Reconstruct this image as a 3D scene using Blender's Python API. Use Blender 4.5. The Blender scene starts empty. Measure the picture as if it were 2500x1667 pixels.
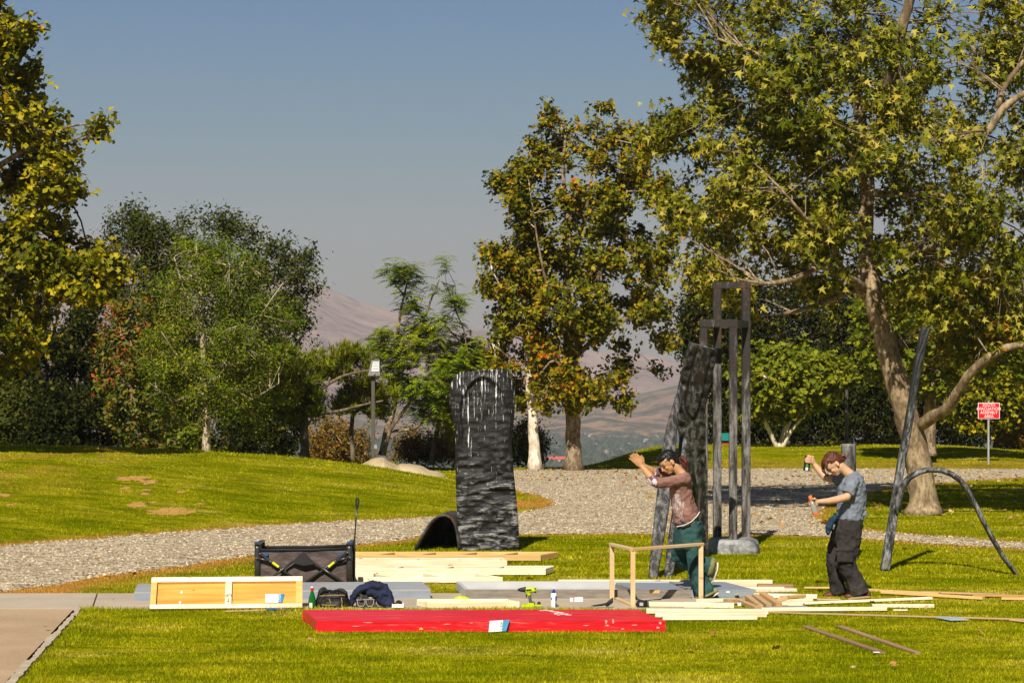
import bpy, math, random
import numpy as np
from mathutils import Vector, Matrix, Euler
random.seed(7); rng = np.random.default_rng(7)
SC = bpy.context.scene
COL = SC.collection
# ------------------------------------------------------------------ camera, sky, sun, exposure
F = 5200.0; CX = 1250.0; HY = 960.0; CH = 2.1        # focal length, centre and horizon in photo pixels; eye height in metres
cam_data = bpy.data.cameras.new('camera'); cam = bpy.data.objects.new('camera', cam_data); COL.objects.link(cam)
cam_data.sensor_width = 36.0; cam_data.lens = F / 2500 * 36.0
cam_data.shift_y = (HY - 833.5) / 2500.0
cam_data.clip_start = 0.5; cam_data.clip_end = 30000
cam.location = (0, 0, CH); cam.rotation_euler = (math.radians(90), 0, 0)
SC.camera = cam
SUN_EL = math.radians(43); SUN_DX = 0.22              # light travels away from the camera and a little to the right
trav = Vector((SUN_DX, 1.0, 0)).normalized() * math.cos(SUN_EL) + Vector((0, 0, -math.sin(SUN_EL)))
sun_data = bpy.data.lights.new('sun', 'SUN'); sun_data.energy = 5.0; sun_data.angle = math.radians(0.53)
sun_data.color = (1.0, 0.93, 0.80)
sun = bpy.data.objects.new('sun', sun_data); COL.objects.link(sun)
sun.rotation_euler = trav.to_track_quat('-Z', 'Y').to_euler(); sun.location = (0, -20, 40)
W = bpy.data.worlds.new('World'); SC.world = W; W.use_nodes = True
nt = W.node_tree; nt.nodes.clear()
wo = nt.nodes.new('ShaderNodeOutputWorld'); bg = nt.nodes.new('ShaderNodeBackground')
sky = nt.nodes.new('ShaderNodeTexSky'); sky.sky_type = 'NISHITA'; sky.sun_disc = False
sky.sun_elevation = SUN_EL; sky.sun_rotation = math.atan2(-trav.x, -trav.y)
sky.air_density = 1.0; sky.dust_density = 0.6; sky.ozone_density = 2.0; sky.altitude = 200
# smog layer all round the horizon, fading upward into the blue
tc = nt.nodes.new('ShaderNodeTexCoord'); sx = nt.nodes.new('ShaderNodeSeparateXYZ')
nt.links.new(tc.outputs['Generated'], sx.inputs[0])
rmp = nt.nodes.new('ShaderNodeValToRGB'); cr = rmp.color_ramp
cr.elements[0].position = 0.0; cr.elements[0].color = (2.70, 2.45, 2.42, 1)
cr.elements[1].position = 1.0; cr.elements[1].color = (0.16, 0.40, 1.10, 1)
for p_, c_ in ((0.03, (2.55, 2.55, 2.36, 1)), (0.07, (1.75, 2.72, 2.90, 1)), (0.12, (0.62, 2.35, 3.45, 1)), (0.175, (0.08, 1.70, 3.75, 1)), (0.28, (0.42, 1.15, 2.3, 1)), (0.5, (0.25, 0.60, 1.45, 1))):
    e_ = cr.elements.new(p_); e_.color = c_
nt.links.new(sx.outputs['Z'], rmp.inputs['Fac'])
mx = nt.nodes.new('ShaderNodeMix'); mx.data_type = 'RGBA'; mx.inputs[0].default_value = 0.92
nt.links.new(sky.outputs[0], mx.inputs[6]); nt.links.new(rmp.outputs[0], mx.inputs[7])
nt.links.new(mx.outputs[2], bg.inputs[0]); bg.inputs[1].default_value = 0.081
nt.links.new(bg.outputs[0], wo.inputs[0])
vs = SC.view_settings; vs.view_transform = 'Standard'; vs.look = 'None'; vs.gamma = 1.0; vs.use_curve_mapping = False
vs.exposure = 0.42
SC.render.film_transparent = False
SC.cycles.max_bounces = 7; SC.cycles.transparent_max_bounces = 8; SC.cycles.volume_bounces = 0
SC.cycles.diffuse_bounces = 3; SC.cycles.caustics_reflective = False; SC.cycles.caustics_refractive = False
SC.cycles.use_denoising = True

# ------------------------------------------------------------------ helpers: places
def sm(a, b, x):
    t = np.clip((np.asarray(x, float) - a) / (b - a), 0, 1); return t * t * (3 - 2 * t)
def P(px, py, Y):
    """a place at distance Y that the photo shows at (px, py)"""
    return Vector(((px - CX) * Y / F, Y, CH - (py - HY) * Y / F))
def vnoise(x, y, seed=0):
    """2-D value noise, vectorised"""
    x = np.asarray(x, float); y = np.asarray(y, float)
    xi = np.floor(x).astype(np.int64); yi = np.floor(y).astype(np.int64); fx = x - xi; fy = y - yi
    fx = fx * fx * (3 - 2 * fx); fy = fy * fy * (3 - 2 * fy)
    def h(a, b):
        n = (a * 374761393 + b * 668265263 + seed * 1442695041) & 0xffffffff
        n = ((n ^ (n >> 13)) * 1274126177) & 0xffffffff
        return ((n ^ (n >> 16)) & 0xffff) / 65535.0
    return (h(xi, yi) * (1 - fx) + h(xi + 1, yi) * fx) * (1 - fy) + (h(xi, yi + 1) * (1 - fx) + h(xi + 1, yi + 1) * fx) * fy
def fbm(x, y, o=4, seed=0):
    s = 0; a = 0.5
    for i in range(o):
        s = s + a * vnoise(x * 2 ** i + 17.3 * i, y * 2 ** i - 9.1 * i, seed + i); a *= 0.5
    return s
CRX = [-30, -15, -11.06, -8.8, -6.63, -4.9, -3.1, -1.33, -0.5, 0.3]
CRZ = [1.0, 0.98, 0.95, 0.93, 0.82, 0.70, 0.50, 0.22, 0.05, 0.0]
YGX = [-20, -11, -7.04, -5.7, -3.9, -1.65, 0.3]
YGY = [18, 24.5, 29.3, 31.2, 33.8, 35.8, 38.0]
def hz(X, Y):
    X = np.asarray(X, float); Y = np.asarray(Y, float)
    c = np.interp(X, CRX, CRZ); yg = np.interp(X, YGX, YGY)
    up = np.clip((Y - yg) / (46 - yg), 0, 1); up = np.sin(up * np.pi / 2) ** 1.3
    z = c * up
    z = z - c * sm(46, 58, Y) * 1.1 * (Y > 46)
    hump = 0.36 * sm(1.2, 5.5, X) * sm(58.8, 68, Y) * (1 - 0.55 * sm(14, 18, X))
    z = z + hump
    z = z + 0.10 * sm(6.5, 12, X) * sm(38, 43, Y) * (1 - sm(45, 50, Y))      # the lawn island under the big tree swells a little
    edge = 60.0 + 12 * sm(1.2, 6, X) + 12 * sm(-1.5, -6, X)
    d = np.maximum(Y - edge, 0)
    z = z - np.where(d < 8, d * d * 0.02, 1.28 + (d - 8) * 0.36)
    z = z + 0.03 * (vnoise(X * .35, Y * .22, 3) - .5) * sm(36, 46, Y) + 0.05 * (vnoise(X * .6, Y * .3, 5) - .5) * np.clip(c, 0, 1) * up
    return z
def H(x, y): return float(hz(x, y))
def G(px, py, z=0.0):
    """the spot on the ground that the photo shows at (px, py)"""
    Y = CH * F / max(py - HY, 1)
    for _ in range(25):
        X = (px - CX) * Y / F
        Y = 0.5 * Y + 0.5 * (CH - H(X, Y) - z) * F / max(py - HY, 1)
    X = (px - CX) * Y / F
    return Vector((X, Y, H(X, Y) + z))
def GY(px, py): return G(px, py).y

# ------------------------------------------------------------------ helpers: meshes and objects
WL = {}
class MB:
    def __init__(s): s.v = []; s.f = []; s.m = []
    def add(s, verts, faces, mi=0):
        o = len(s.v); s.v.extend([Vector(p) for p in verts]); s.f.extend([tuple(i + o for i in q) for q in faces]); s.m.extend([mi] * len(faces)); return s
    def box(s, c, d, rot=None, mi=0):
        hx, hy, hz_ = d[0] / 2, d[1] / 2, d[2] / 2
        vs_ = [Vector((x, y, z)) for z in (-hz_, hz_) for x, y in ((-hx, -hy), (hx, -hy), (hx, hy), (-hx, hy))]
        if rot is not None: vs_ = [rot @ v for v in vs_]
        c = Vector(c)
        return s.add([v + c for v in vs_], [(0, 3, 2, 1), (4, 5, 6, 7), (0, 1, 5, 4), (1, 2, 6, 5), (2, 3, 7, 6), (3, 0, 4, 7)], mi)
    def bar(s, a, b, w, h, up=(0, 0, 1), mi=0):
        """box beam from a to b, w across, h along 'up'"""
        a = Vector(a); b = Vector(b); t = (b - a).normalized(); up = Vector(up)
        n = t.cross(up)
        if n.length < 1e-4: n = t.cross(Vector((1, 0, 0)))
        n.normalize(); u = n.cross(t)
        q = [(-1, -1), (1, -1), (1, 1), (-1, 1)]
        vs_ = [p + n * x * w / 2 + u * y * h / 2 for p in (a, b) for x, y in q]
        return s.add(vs_, [(3, 2, 1, 0), (4, 5, 6, 7), (0, 1, 5, 4), (1, 2, 6, 5), (2, 3, 7, 6), (3, 0, 4, 7)], mi)
    def tube(s, pts, rad, n=8, fl=None, cap=True, rnd=False, ax=(0, 1, 0), wob=None, mi=0):
        """tube through pts; rad per point; fl: half-width along ax per point (oval)"""
        pts = [Vector(p) for p in pts]; rad = [rad] * len(pts) if not hasattr(rad, '__len__') else list(rad)
        fl = rad[:] if fl is None else ([fl] * len(pts) if not hasattr(fl, '__len__') else list(fl))
        if rnd:
            t0 = (pts[0] - pts[1]).normalized(); t1 = (pts[-1] - pts[-2]).normalized()
            A = []; 
            for k in (1.0, .87, .5): A.append((pts[0] + t0 * rad[0] * k, max(.05, math.sqrt(max(0, 1 - k * k)))))
            B = []
            for k in (.5, .87, 1.0): B.append((pts[-1] + t1 * rad[-1] * k, max(.05, math.sqrt(max(0, 1 - k * k)))))
            r0, r1, f0, f1 = rad[0], rad[-1], fl[0], fl[-1]
            pts = [p for p, _ in A] + pts + [p for p, _ in B]
            rad = [r0 * k for _, k in A] + rad + [r1 * k for _, k in B]
            fl = [f0 * k for _, k in A] + fl + [f1 * k for _, k in B]
        ax = Vector(ax); o = len(s.v); N = len(pts)
        for i, p in enumerate(pts):
            t = (pts[min(i + 1, N - 1)] - pts[max(i - 1, 0)])
            t = t.normalized() if t.length > 1e-9 else Vector((0, 0, 1))
            a = ax - t * ax.dot(t)
            if a.length < .08: a = Vector((1, 0, 0)) - t * t.x
            a.normalize(); b = t.cross(a)
            for k in range(n):
                th = 2 * math.pi * k / n; w_ = 1 if wob is None else wob(i, th)
                s.v.append(p + (b * math.cos(th) * rad[i] + a * math.sin(th) * fl[i]) * w_)
        for i in range(N - 1):
            for k in range(n):
                s.f.append((o + i * n + k, o + i * n + (k + 1) % n, o + (i + 1) * n + (k + 1) % n, o + (i + 1) * n + k)); s.m.append(mi)
        if cap:
            s.f.append(tuple(o + k for k in range(n))[::-1]); s.m.append(mi)
            s.f.append(tuple(o + (N - 1) * n + k for k in range(n))); s.m.append(mi)
        return s
    def ell(s, c, r, M=None, nu=14, nv=9, mi=0):
        o = len(s.v); c = Vector(c)
        for j in range(nv + 1):
            ph = math.pi * j / nv
            for i in range(nu):
                th = 2 * math.pi * i / nu
                v = Vector((r[0] * math.sin(ph) * math.cos(th), r[1] * math.sin(ph) * math.sin(th), r[2] * math.cos(ph))) if 0 < j < nv else Vector((0.0005 * math.cos(th), 0.0005 * math.sin(th), r[2] * math.cos(ph)))
                if M is not None: v = M @ v
                s.v.append(c + v)
        for j in range(nv):
            for i in range(nu):
                s.f.append((o + j * nu + i, o + (j + 1) * nu + i, o + (j + 1) * nu + (i + 1) % nu, o + j * nu + (i + 1) % nu)); s.m.append(mi)
        s.f.append(tuple(o + k for k in range(nu))); s.f.append(tuple(o + nv * nu + k for k in range(nu))[::-1]); s.m += [mi, mi]
        return s
    def lathe(s, c, prof, n=16, M=None, mi=0):
        o = len(s.v); c = Vector(c)
        for r, z in prof:
            for k in range(n):
                th = 2 * math.pi * k / n; v = Vector((r * math.cos(th), r * math.sin(th), z))
                if M is not None: v = M @ v
                s.v.append(c + v)
        N = len(prof)
        for i in range(N - 1):
            for k in range(n):
                s.f.append((o + i * n + k, o + i * n + (k + 1) % n, o + (i + 1) * n + (k + 1) % n, o + (i + 1) * n + k)); s.m.append(mi)
        s.f.append(tuple(o + k for k in range(n))[::-1]); s.f.append(tuple(o + (N - 1) * n + k for k in range(n))); s.m += [mi, mi]
        return s
    def prism(s, poly, d, mi=0):
        """closed outline (list of points) pushed along vector d"""
        n = len(poly); d = Vector(d); a = [Vector(p) for p in poly]
        return s.add(a + [p + d for p in a], [tuple(range(n))[::-1], tuple(range(n, 2 * n))] + [(i, (i + 1) % n, n + (i + 1) % n, n + i) for i in range(n)], mi)
    def build(s, name, mats, parent=None, loc=None, smooth=False, rot=None):
        """link as ONE object; vertices are in world places unless rot given (then local)"""
        base = WL[parent.name] if parent else Vector((0, 0, 0))
        if loc is None:
            if parent: loc = base
            else:
                n = len(s.v); cx = sum(v.x for v in s.v) / n; cy = sum(v.y for v in s.v) / n; loc = Vector((cx, cy, min(v.z for v in s.v)))
        loc = Vector(loc)
        me = bpy.data.meshes.new(name)
        me.from_pydata([tuple(v - loc) for v in s.v] if rot is None else [tuple(v) for v in s.v], [], s.f)
        if not isinstance(mats, (list, tuple)): mats = [mats]
        for m_ in mats: me.materials.append(m_)
        if len(mats) > 1: me.polygons.foreach_set('material_index', s.m)
        if smooth: me.polygons.foreach_set('use_smooth', [True] * len(me.polygons))
        me.update()
        o = bpy.data.objects.new(name, me); COL.objects.link(o)
        o.location = loc - base; WL[o.name] = loc
        if rot is not None: o.rotation_euler = rot
        if parent: o.parent = parent
        return o
def npmesh(name, V, Fc, mats, parent=None, loc=(0, 0, 0), nper=3, smooth=False, mi=None):
    """fast mesh: V (n,3), Fc (m,nper)"""
    base = WL[parent.name] if parent else Vector((0, 0, 0)); loc = Vector(loc) if parent is None else base
    me = bpy.data.meshes.new(name); V = np.asarray(V, np.float32) - np.array(loc, np.float32)
    Fc = np.asarray(Fc, np.int32)
    me.vertices.add(len(V)); me.vertices.foreach_set('co', V.ravel())
    me.loops.add(Fc.size); me.loops.foreach_set('vertex_index', Fc.ravel())
    me.polygons.add(len(Fc)); me.polygons.foreach_set('loop_start', np.arange(0, Fc.size, Fc.shape[1], dtype=np.int32))
    try: me.polygons.foreach_set('loop_total', np.full(len(Fc), Fc.shape[1], np.int32))
    except Exception: pass
    if not isinstance(mats, (list, tuple)): mats = [mats]
    for m_ in mats: me.materials.append(m_)
    if mi is not None: me.polygons.foreach_set('material_index', np.asarray(mi, np.int32))
    if smooth: me.polygons.foreach_set('use_smooth', np.ones(len(Fc), bool))
    me.update(calc_edges=True)
    o = bpy.data.objects.new(name, me); COL.objects.link(o); o.location = loc - base; WL[o.name] = loc
    if parent: o.parent = parent
    return o
def tag(o, label=None, cat=None, group=None, kind=None):
    if label: o['label'] = label
    if cat: o['category'] = cat
    if group: o['group'] = group
    if kind: o['kind'] = kind
    return o
def empty(name, loc, label, cat, group=None):
    o = bpy.data.objects.new(name, None); COL.objects.link(o); o.location = loc; o.empty_display_size = .2; WL[o.name] = Vector(loc)
    return tag(o, label, cat, group)

# ------------------------------------------------------------------ helpers: materials
def M_(name):
    m = bpy.data.materials.new(name); m.use_nodes = True; n = m.node_tree; b = n.nodes['Principled BSDF']; return m, n, b
def ramp(n, fac, stops):
    r = n.nodes.new('ShaderNodeValToRGB'); c = r.color_ramp
    while len(c.elements) < len(stops): c.elements.new(.5)
    for e, (p, col) in zip(c.elements, stops): e.position = p; e.color = (*col, 1)
    n.links.new(fac, r.inputs['Fac']); return r.outputs[0]
def coords(n, scale=(1, 1, 1), kind='Object', src=None):
    mp = n.nodes.new('ShaderNodeMapping'); mp.inputs['Scale'].default_value = scale
    if src is None:
        if kind == 'World':
            g = n.nodes.new('ShaderNodeNewGeometry'); src = g.outputs['Position']
        else:
            t = n.nodes.new('ShaderNodeTexCoord'); src = t.outputs['Object']
    n.links.new(src, mp.inputs[0]); return mp.outputs[0]
def noise(n, vec, scale, detail=4, rough=.55, dist=0):
    t = n.nodes.new('ShaderNodeTexNoise'); t.inputs['Scale'].default_value = scale; t.inputs['Detail'].default_value = detail
    t.inputs['Roughness'].default_value = rough; t.inputs['Distortion'].default_value = dist
    n.links.new(vec, t.inputs['Vector']); return t.outputs['Fac']
def mixc(n, fac, a, b, blend='MIX'):
    m = n.nodes.new('ShaderNodeMix'); m.data_type = 'RGBA'; m.blend_type = blend
    for s_, v in ((0, fac), (6, a), (7, b)):
        if hasattr(v, 'node'): n.links.new(v, m.inputs[s_])
        else: m.inputs[s_].default_value = v if s_ == 0 else (*v, 1)
    return m.outputs[2]
def math_(n, op, a, b=0.0):
    m = n.nodes.new('ShaderNodeMath'); m.operation = op
    for i, v in enumerate((a, b)):
        if hasattr(v, 'node'): n.links.new(v, m.inputs[i])
        else: m.inputs[i].default_value = v
    return m.outputs[0]
def bump(n, b, h, strength=.3, dist=.01):
    u = n.nodes.new('ShaderNodeBump'); u.inputs['Strength'].default_value = strength; u.inputs['Distance'].default_value = dist
    n.links.new(h, u.inputs['Height']); n.links.new(u.outputs[0], b.inputs['Normal'])
def mat(name, c1, c2=None, rough=.7, scale=8, stretch=(1, 1, 1), bmp=.15, bd=.01, metal=0, kind='Object', lo=.35, hi=.65, spec=.3, detail=4):
    m, n, b = M_(name)
    b.inputs['Roughness'].default_value = rough; b.inputs['Metallic'].default_value = metal; b.inputs['Specular IOR Level'].default_value = spec
    c2 = c2 or tuple(x * .8 for x in c1)
    f = noise(n, coords(n, stretch, kind), scale, detail)
    n.links.new(ramp(n, f, [(lo, c2), (hi, c1)]), b.inputs['Base Color'])
    if bmp: bump(n, b, f, bmp, bd)
    return m
def wood(name, light, dark, knot, grain=1.0, rough=.65, kd=.12, stain=.55):
    """lumber: grain runs along local x"""
    m, n, b = M_(name); b.inputs['Roughness'].default_value = rough; b.inputs['Specular IOR Level'].default_value = .25
    oi = n.nodes.new('ShaderNodeObjectInfo'); add = n.nodes.new('ShaderNodeVectorMath'); add.operation = 'ADD'
    t = n.nodes.new('ShaderNodeTexCoord'); sc_ = n.nodes.new('ShaderNodeVectorMath'); sc_.operation = 'SCALE'
    cmb = n.nodes.new('ShaderNodeCombineXYZ'); 
    for i in range(3): n.links.new(oi.outputs['Random'], cmb.inputs[i])
    n.links.new(cmb.outputs[0], sc_.inputs[0]); sc_.inputs['Scale'].default_value = 37.0
    n.links.new(t.outputs['Object'], add.inputs[0]); n.links.new(sc_.outputs[0], add.inputs[1]); src = add.outputs[0]
    g1 = noise(n, coords(n, (1.2, 26, 26), src=src), 2.2 * grain, 5, .6, .6)
    g2 = noise(n, coords(n, (.9, 3, 3), src=src), 1.6, 3)
    col = ramp(n, g1, [(.33, dark), (.62, light)])
    col = mixc(n, math_(n, 'MULTIPLY', g2, .55), col, tuple(x * .86 for x in dark), 'MIX')
    vr = n.nodes.new('ShaderNodeTexVoronoi'); vr.inputs['Scale'].default_value = 3.1; vr.feature = 'F1'
    n.links.new(coords(n, (1.0, 2.2, 2.2), src=src), vr.inputs['Vector'])
    kf = ramp(n, vr.outputs['Distance'], [(.035, (1, 1, 1)), (kd, (0, 0, 0))])
    col = mixc(n, math_(n, 'MULTIPLY', kf, .7), col, knot)
    sep = n.nodes.new('ShaderNodeMath'); sep.operation = 'FRACT'; n.links.new(math_(n, 'MULTIPLY', oi.outputs['Random'], 7.31), sep.inputs[0])
    g3 = noise(n, coords(n, (1.1, 2, 2), src=src), 1.3, 3)
    col = mixc(n, math_(n, 'MULTIPLY', ramp(n, g3, [(.42, (0, 0, 0)), (.62, (1, 1, 1))]), math_(n, 'MULTIPLY', sep.outputs[0], stain)), col, (.60, .30, .08))
    hv = n.nodes.new('ShaderNodeHueSaturation'); n.links.new(col, hv.inputs['Color'])
    n.links.new(math_(n, 'ADD', math_(n, 'MULTIPLY', oi.outputs['Random'], .28), .84), hv.inputs['Value'])
    n.links.new(hv.outputs[0], b.inputs['Base Color']); bump(n, b, g1, .2, .003); return m
def leafmat(name, stops, per_obj=False, trans=.30, rough=.55, spec=.12):
    m, n, b = M_(name); out = n.nodes['Material Output']
    if per_obj:
        oi = n.nodes.new('ShaderNodeObjectInfo'); rnd = oi.outputs['Random']
    else:
        g = n.nodes.new('ShaderNodeNewGeometry'); rnd = g.outputs['Random Per Island']
    big = noise(n, coords(n, (1, 1, 1), 'World'), .55, 2)
    fac = math_(n, 'ADD', math_(n, 'MULTIPLY', rnd, .75), math_(n, 'MULTIPLY', math_(n, 'SUBTRACT', big, .5), .9))
    col = ramp(n, math_(n, 'ADD', fac, .12), stops)
    b.inputs['Roughness'].default_value = rough; b.inputs['Specular IOR Level'].default_value = spec
    n.links.new(col, b.inputs['Base Color'])
    tr = n.nodes.new('ShaderNodeBsdfTranslucent'); ms = n.nodes.new('ShaderNodeMixShader'); ms.inputs[0].default_value = trans
    hs = n.nodes.new('ShaderNodeHueSaturation'); hs.inputs['Value'].default_value = 1.1; hs.inputs['Saturation'].default_value = 1.1
    n.links.new(col, hs.inputs['Color']); n.links.new(hs.outputs[0], tr.inputs[0])
    n.links.new(b.outputs[0], ms.inputs[1]); n.links.new(tr.outputs[0], ms.inputs[2]); n.links.new(ms.outputs[0], out.inputs[0])
    return m
# ------------------------------------------------------------------ ground materials
def grass_color(n, blades=False):
    """yellow-green lawn with tired straw patches, dark lush patches and faint mowing streaks; same field for turf and blades"""
    p = coords(n, (1, 1, 1), 'World')
    a = noise(n, coords(n, (.55, .9, 1), 'World'), 1.0, 4, .6)
    c = ramp(n, a, [(.30, (.16, .20, .001)), (.43, (.325, .335, .002)), (.57, (.50, .445, .012)), (.75, (.70, .56, .11))])
    b = noise(n, coords(n, (.9, 2.4, 1), 'World'), 1.3, 5, .7)
    c = mixc(n, ramp(n, b, [(.47, (0, 0, 0)), (.62, (.75, .75, .75))]), c, (.12, .165, .001))
    f = noise(n, coords(n, (5, 9, 5), 'World'), 2.6, 5, .75)
    c = mixc(n, ramp(n, f, [(.38, (.85, .85, .85)), (.56, (0, 0, 0))]), c, (.13, .14, .001))
    at = n.nodes.new('ShaderNodeAttribute'); at.attribute_name = 'dry'
    dn = noise(n, coords(n, (3, 5, 3), 'World'), 2.2, 4, .7)
    df = math_(n, 'MULTIPLY', math_(n, 'ADD', at.outputs['Fac'], math_(n, 'SUBTRACT', dn, .55)), 1.6)
    dfc = n.nodes.new('ShaderNodeClamp'); n.links.new(df, dfc.inputs[0])
    c = mixc(n, dfc.outputs[0] if blades else ramp(n, df, [(.35, (0, 0, 0)), (.75, (1, 1, 1))]), c, (.52, .27, .05))
    return c
m_lawn, n, b = M_('lawn'); b.inputs['Roughness'].default_value = .9; b.inputs['Specular IOR Level'].default_value = 0
n.links.new(grass_color(n), b.inputs['Base Color'])
h1 = noise(n, coords(n, (1, 1.0, 1), 'World'), 42, 3, .7); h2 = noise(n, coords(n, (1, 1, 1), 'World'), 7, 4, .65)
bump(n, b, math_(n, 'ADD', h1, math_(n, 'MULTIPLY', h2, 2.2)), 1.0, .07)
m_blade, n, b = M_('grass_blades'); b.inputs['Roughness'].default_value = .8; b.inputs['Specular IOR Level'].default_value = .05
g_ = n.nodes.new('ShaderNodeNewGeometry')
gc = grass_color(n, True)
hs = n.nodes.new('ShaderNodeHueSaturation'); n.links.new(gc, hs.inputs['Color'])
n.links.new(math_(n, 'ADD', math_(n, 'MULTIPLY', g_.outputs['Random Per Island'], 1.1), .6), hs.inputs['Value'])
n.links.new(hs.outputs[0], b.inputs['Base Color'])
tr = n.nodes.new('ShaderNodeBsdfTranslucent'); ms = n.nodes.new('ShaderNodeMixShader'); ms.inputs[0].default_value = .3
n.links.new(hs.outputs[0], tr.inputs[0]); n.links.new(b.outputs[0], ms.inputs[1]); n.links.new(tr.outputs[0], ms.inputs[2])
n.links.new(ms.outputs[0], n.nodes['Material Output'].inputs[0])
def gravelmat(name, pal):
    m, n, b = M_(name); b.inputs['Roughness'].default_value = .9; b.inputs['Specular IOR Level'].default_value = .15
    v = n.nodes.new('ShaderNodeTexVoronoi'); v.inputs['Scale'].default_value = 1; n.links.new(coords(n, (22, 22, 22), 'World'), v.inputs['Vector'])
    big = noise(n, coords(n, (1, 1.4, 1), 'World'), .8, 4)
    sep = n.nodes.new('ShaderNodeSeparateColor'); n.links.new(v.outputs['Color'], sep.inputs[0])
    c = ramp(n, sep.outputs[0], pal)
    c = mixc(n, ramp(n, big, [(.42, (0, 0, 0)), (.7, (.55, .55, .55))]), c, (.42, .33, .21))
    wear = noise(n, coords(n, (.7, 2.2, 1), 'World'), .9, 5, .7)
    c = mixc(n, ramp(n, wear, [(.50, (0, 0, 0)), (.68, (.55, .55, .55))]), c, (.24, .17, .10))
    n.links.new(c, b.inputs['Base Color']); bump(n, b, v.outputs['Distance'], .9, .03); return m
GP = [(0, (.09, .07, .045)), (.25, (.25, .19, .12)), (.6, (.48, .385, .25)), (1, (.76, .64, .45))]
m_gravel = gravelmat('gravel', GP)
m_stone, n, b = M_('gravel_stones'); b.inputs['Roughness'].default_value = .85
g_ = n.nodes.new('ShaderNodeNewGeometry'); n.links.new(ramp(n, g_.outputs['Random Per Island'], GP), b.inputs['Base Color'])
m_conc = mat('concrete', (.46, .38, .28), (.38, .31, .23), .85, 1.6, bmp=.05, kind='World', detail=8)
m_walk, n, b = M_('tan_walkway'); b.inputs['Roughness'].default_value = .95
f1 = noise(n, coords(n, (1, 1, 1), 'World'), 1.1, 5, .6); f2 = noise(n, coords(n, (1, 1, 1), 'World'), 60, 3, .8)
c = ramp(n, f1, [(.3, (.38, .25, .135)), (.7, (.52, .36, .21))]); c = mixc(n, ramp(n, f2, [(.4, (.5, .5, .5)), (.6, (0, 0, 0))]), c, (.22, .16, .11))
n.links.new(c, b.inputs['Base Color']); bump(n, b, f2, .6, .01)
m_kerb = mat('pale_kerb', (.48, .40, .30), (.36, .29, .20), .9, 5, bmp=.4, kind='World')
m_soil = mat('bare_soil', (.50, .25, .08), (.34, .21, .04), .95, 9, bmp=.5, bd=.02, kind='World')
m_joint = mat('joint_dirt', (.16, .11, .07), None, .95)

# ------------------------------------------------------------------ ground: outlines of gravel on the ground, from spots in the photo
def poly_ground(pts):
    out = []
    for i in range(len(pts)):
        a = pts[i]; b_ = pts[(i + 1) % len(pts)]
        k = max(1, int(math.hypot(b_[0] - a[0], (b_[1] - a[1]) * 3) / 60))
        for j in range(k): 
            g = G(a[0] + (b_[0] - a[0]) * j / k, a[1] + (b_[1] - a[1]) * j / k); out.append((g.x, g.y))
    return np.array(out)
GRAV = [(-260, 1352), (0, 1333), (300, 1310), (650, 1284), (1010, 1266), (1200, 1256), (1300, 1249), (1352, 1238), (1346, 1222), (1310, 1207), (1266, 1200), (1240, 1188), (1200, 1150),
        (1400, 1146), (1700, 1145), (2100, 1145), (2500, 1146), (2800, 1146), (2850, 1165), (2500, 1165), (2300, 1178), (2160, 1192), (2060, 1215), (2000, 1245), (1985, 1262), (2010, 1283), (2200, 1304), (2500, 1325), (2800, 1345), (2800, 1362),
        (2500, 1341), (2250, 1326), (2050, 1311), (1850, 1305), (1500, 1303), (1280, 1304), (1040, 1308), (960, 1322), (800, 1336), (620, 1355), (440, 1384), (250, 1407), (120, 1432), (0, 1446), (-260, 1470)]
GPOLY = poly_ground(GRAV)
def sdf(X, Y, poly):
    """signed distance, positive inside"""
    X = np.asarray(X, float); Y = np.asarray(Y, float); d = np.full(X.shape, 1e9); ins = np.zeros(X.shape, bool)
    for i in range(len(poly)):
        x0, y0 = poly[i]; x1, y1 = poly[(i + 1) % len(poly)]
        dx, dy = x1 - x0, y1 - y0; t = np.clip(((X - x0) * dx + (Y - y0) * dy) / (dx * dx + dy * dy + 1e-12), 0, 1)
        d = np.minimum(d, np.hypot(X - x0 - t * dx, Y - y0 - t * dy))
        c = ((y0 > Y) != (y1 > Y)) & (X < (x1 - x0) * (Y - y0) / (y1 - y0 + 1e-12) + x0); ins ^= c
    return np.where(ins, d, -d)
def fan(nu, nY, y0, y1, u0=-1.35, u1=1.35):
    Yr = y0 * (y1 / y0) ** np.linspace(0, 1, nY); u = np.linspace(u0, u1, nu)
    U, Yg = np.meshgrid(u, Yr); X = U * (Yg * .24 + 3.0); return X, Yg
def gridfaces(nY, nu):
    i = np.arange(nY - 1)[:, None] * nu + np.arange(nu - 1)[None]; i = i.ravel()
    return np.stack([i, i + 1, i + nu + 1, i + nu], 1)
# concrete and walkway outlines (ground places)
C_TL = G(-300, 1452); 
YC1 = GY(200, 1450); YC0 = GY(300, 1487)          # far and near edges of the concrete path
XCe = G(1700, 1465).x
WALK_R0 = G(205, 1487); WALK_R1 = G(45, 1667)
def in_conc(X, Y, m=0.0): return (Y > YC0 - m) & (Y < YC1 + m) & (X < XCe + m)
def in_walk(X, Y, m=0.0):
    t = (Y - WALK_R1.y) / (WALK_R0.y - WALK_R1.y); xr = WALK_R1.x + (WALK_R0.x - WALK_R1.x) * t
    return (Y < YC0 + .01) & (X < xr + m)
nu, nY = 250, 250
X, Yg = fan(nu, nY, 5.0, 130.0)
Z = hz(X, Yg); lowered = in_conc(X, Yg, -.03) | in_walk(X, Yg, -.03)
Z = Z + .012 * (fbm(X * 2, Yg * 2, 3, 9) - .5) * (1 - lowered)
Z = Z - .05 * lowered
lawn = npmesh('lawn', np.stack([X, Yg, Z], -1).reshape(-1, 3), gridfaces(nY, nu), m_lawn, smooth=True); tag(lawn, kind='structure')
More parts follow.
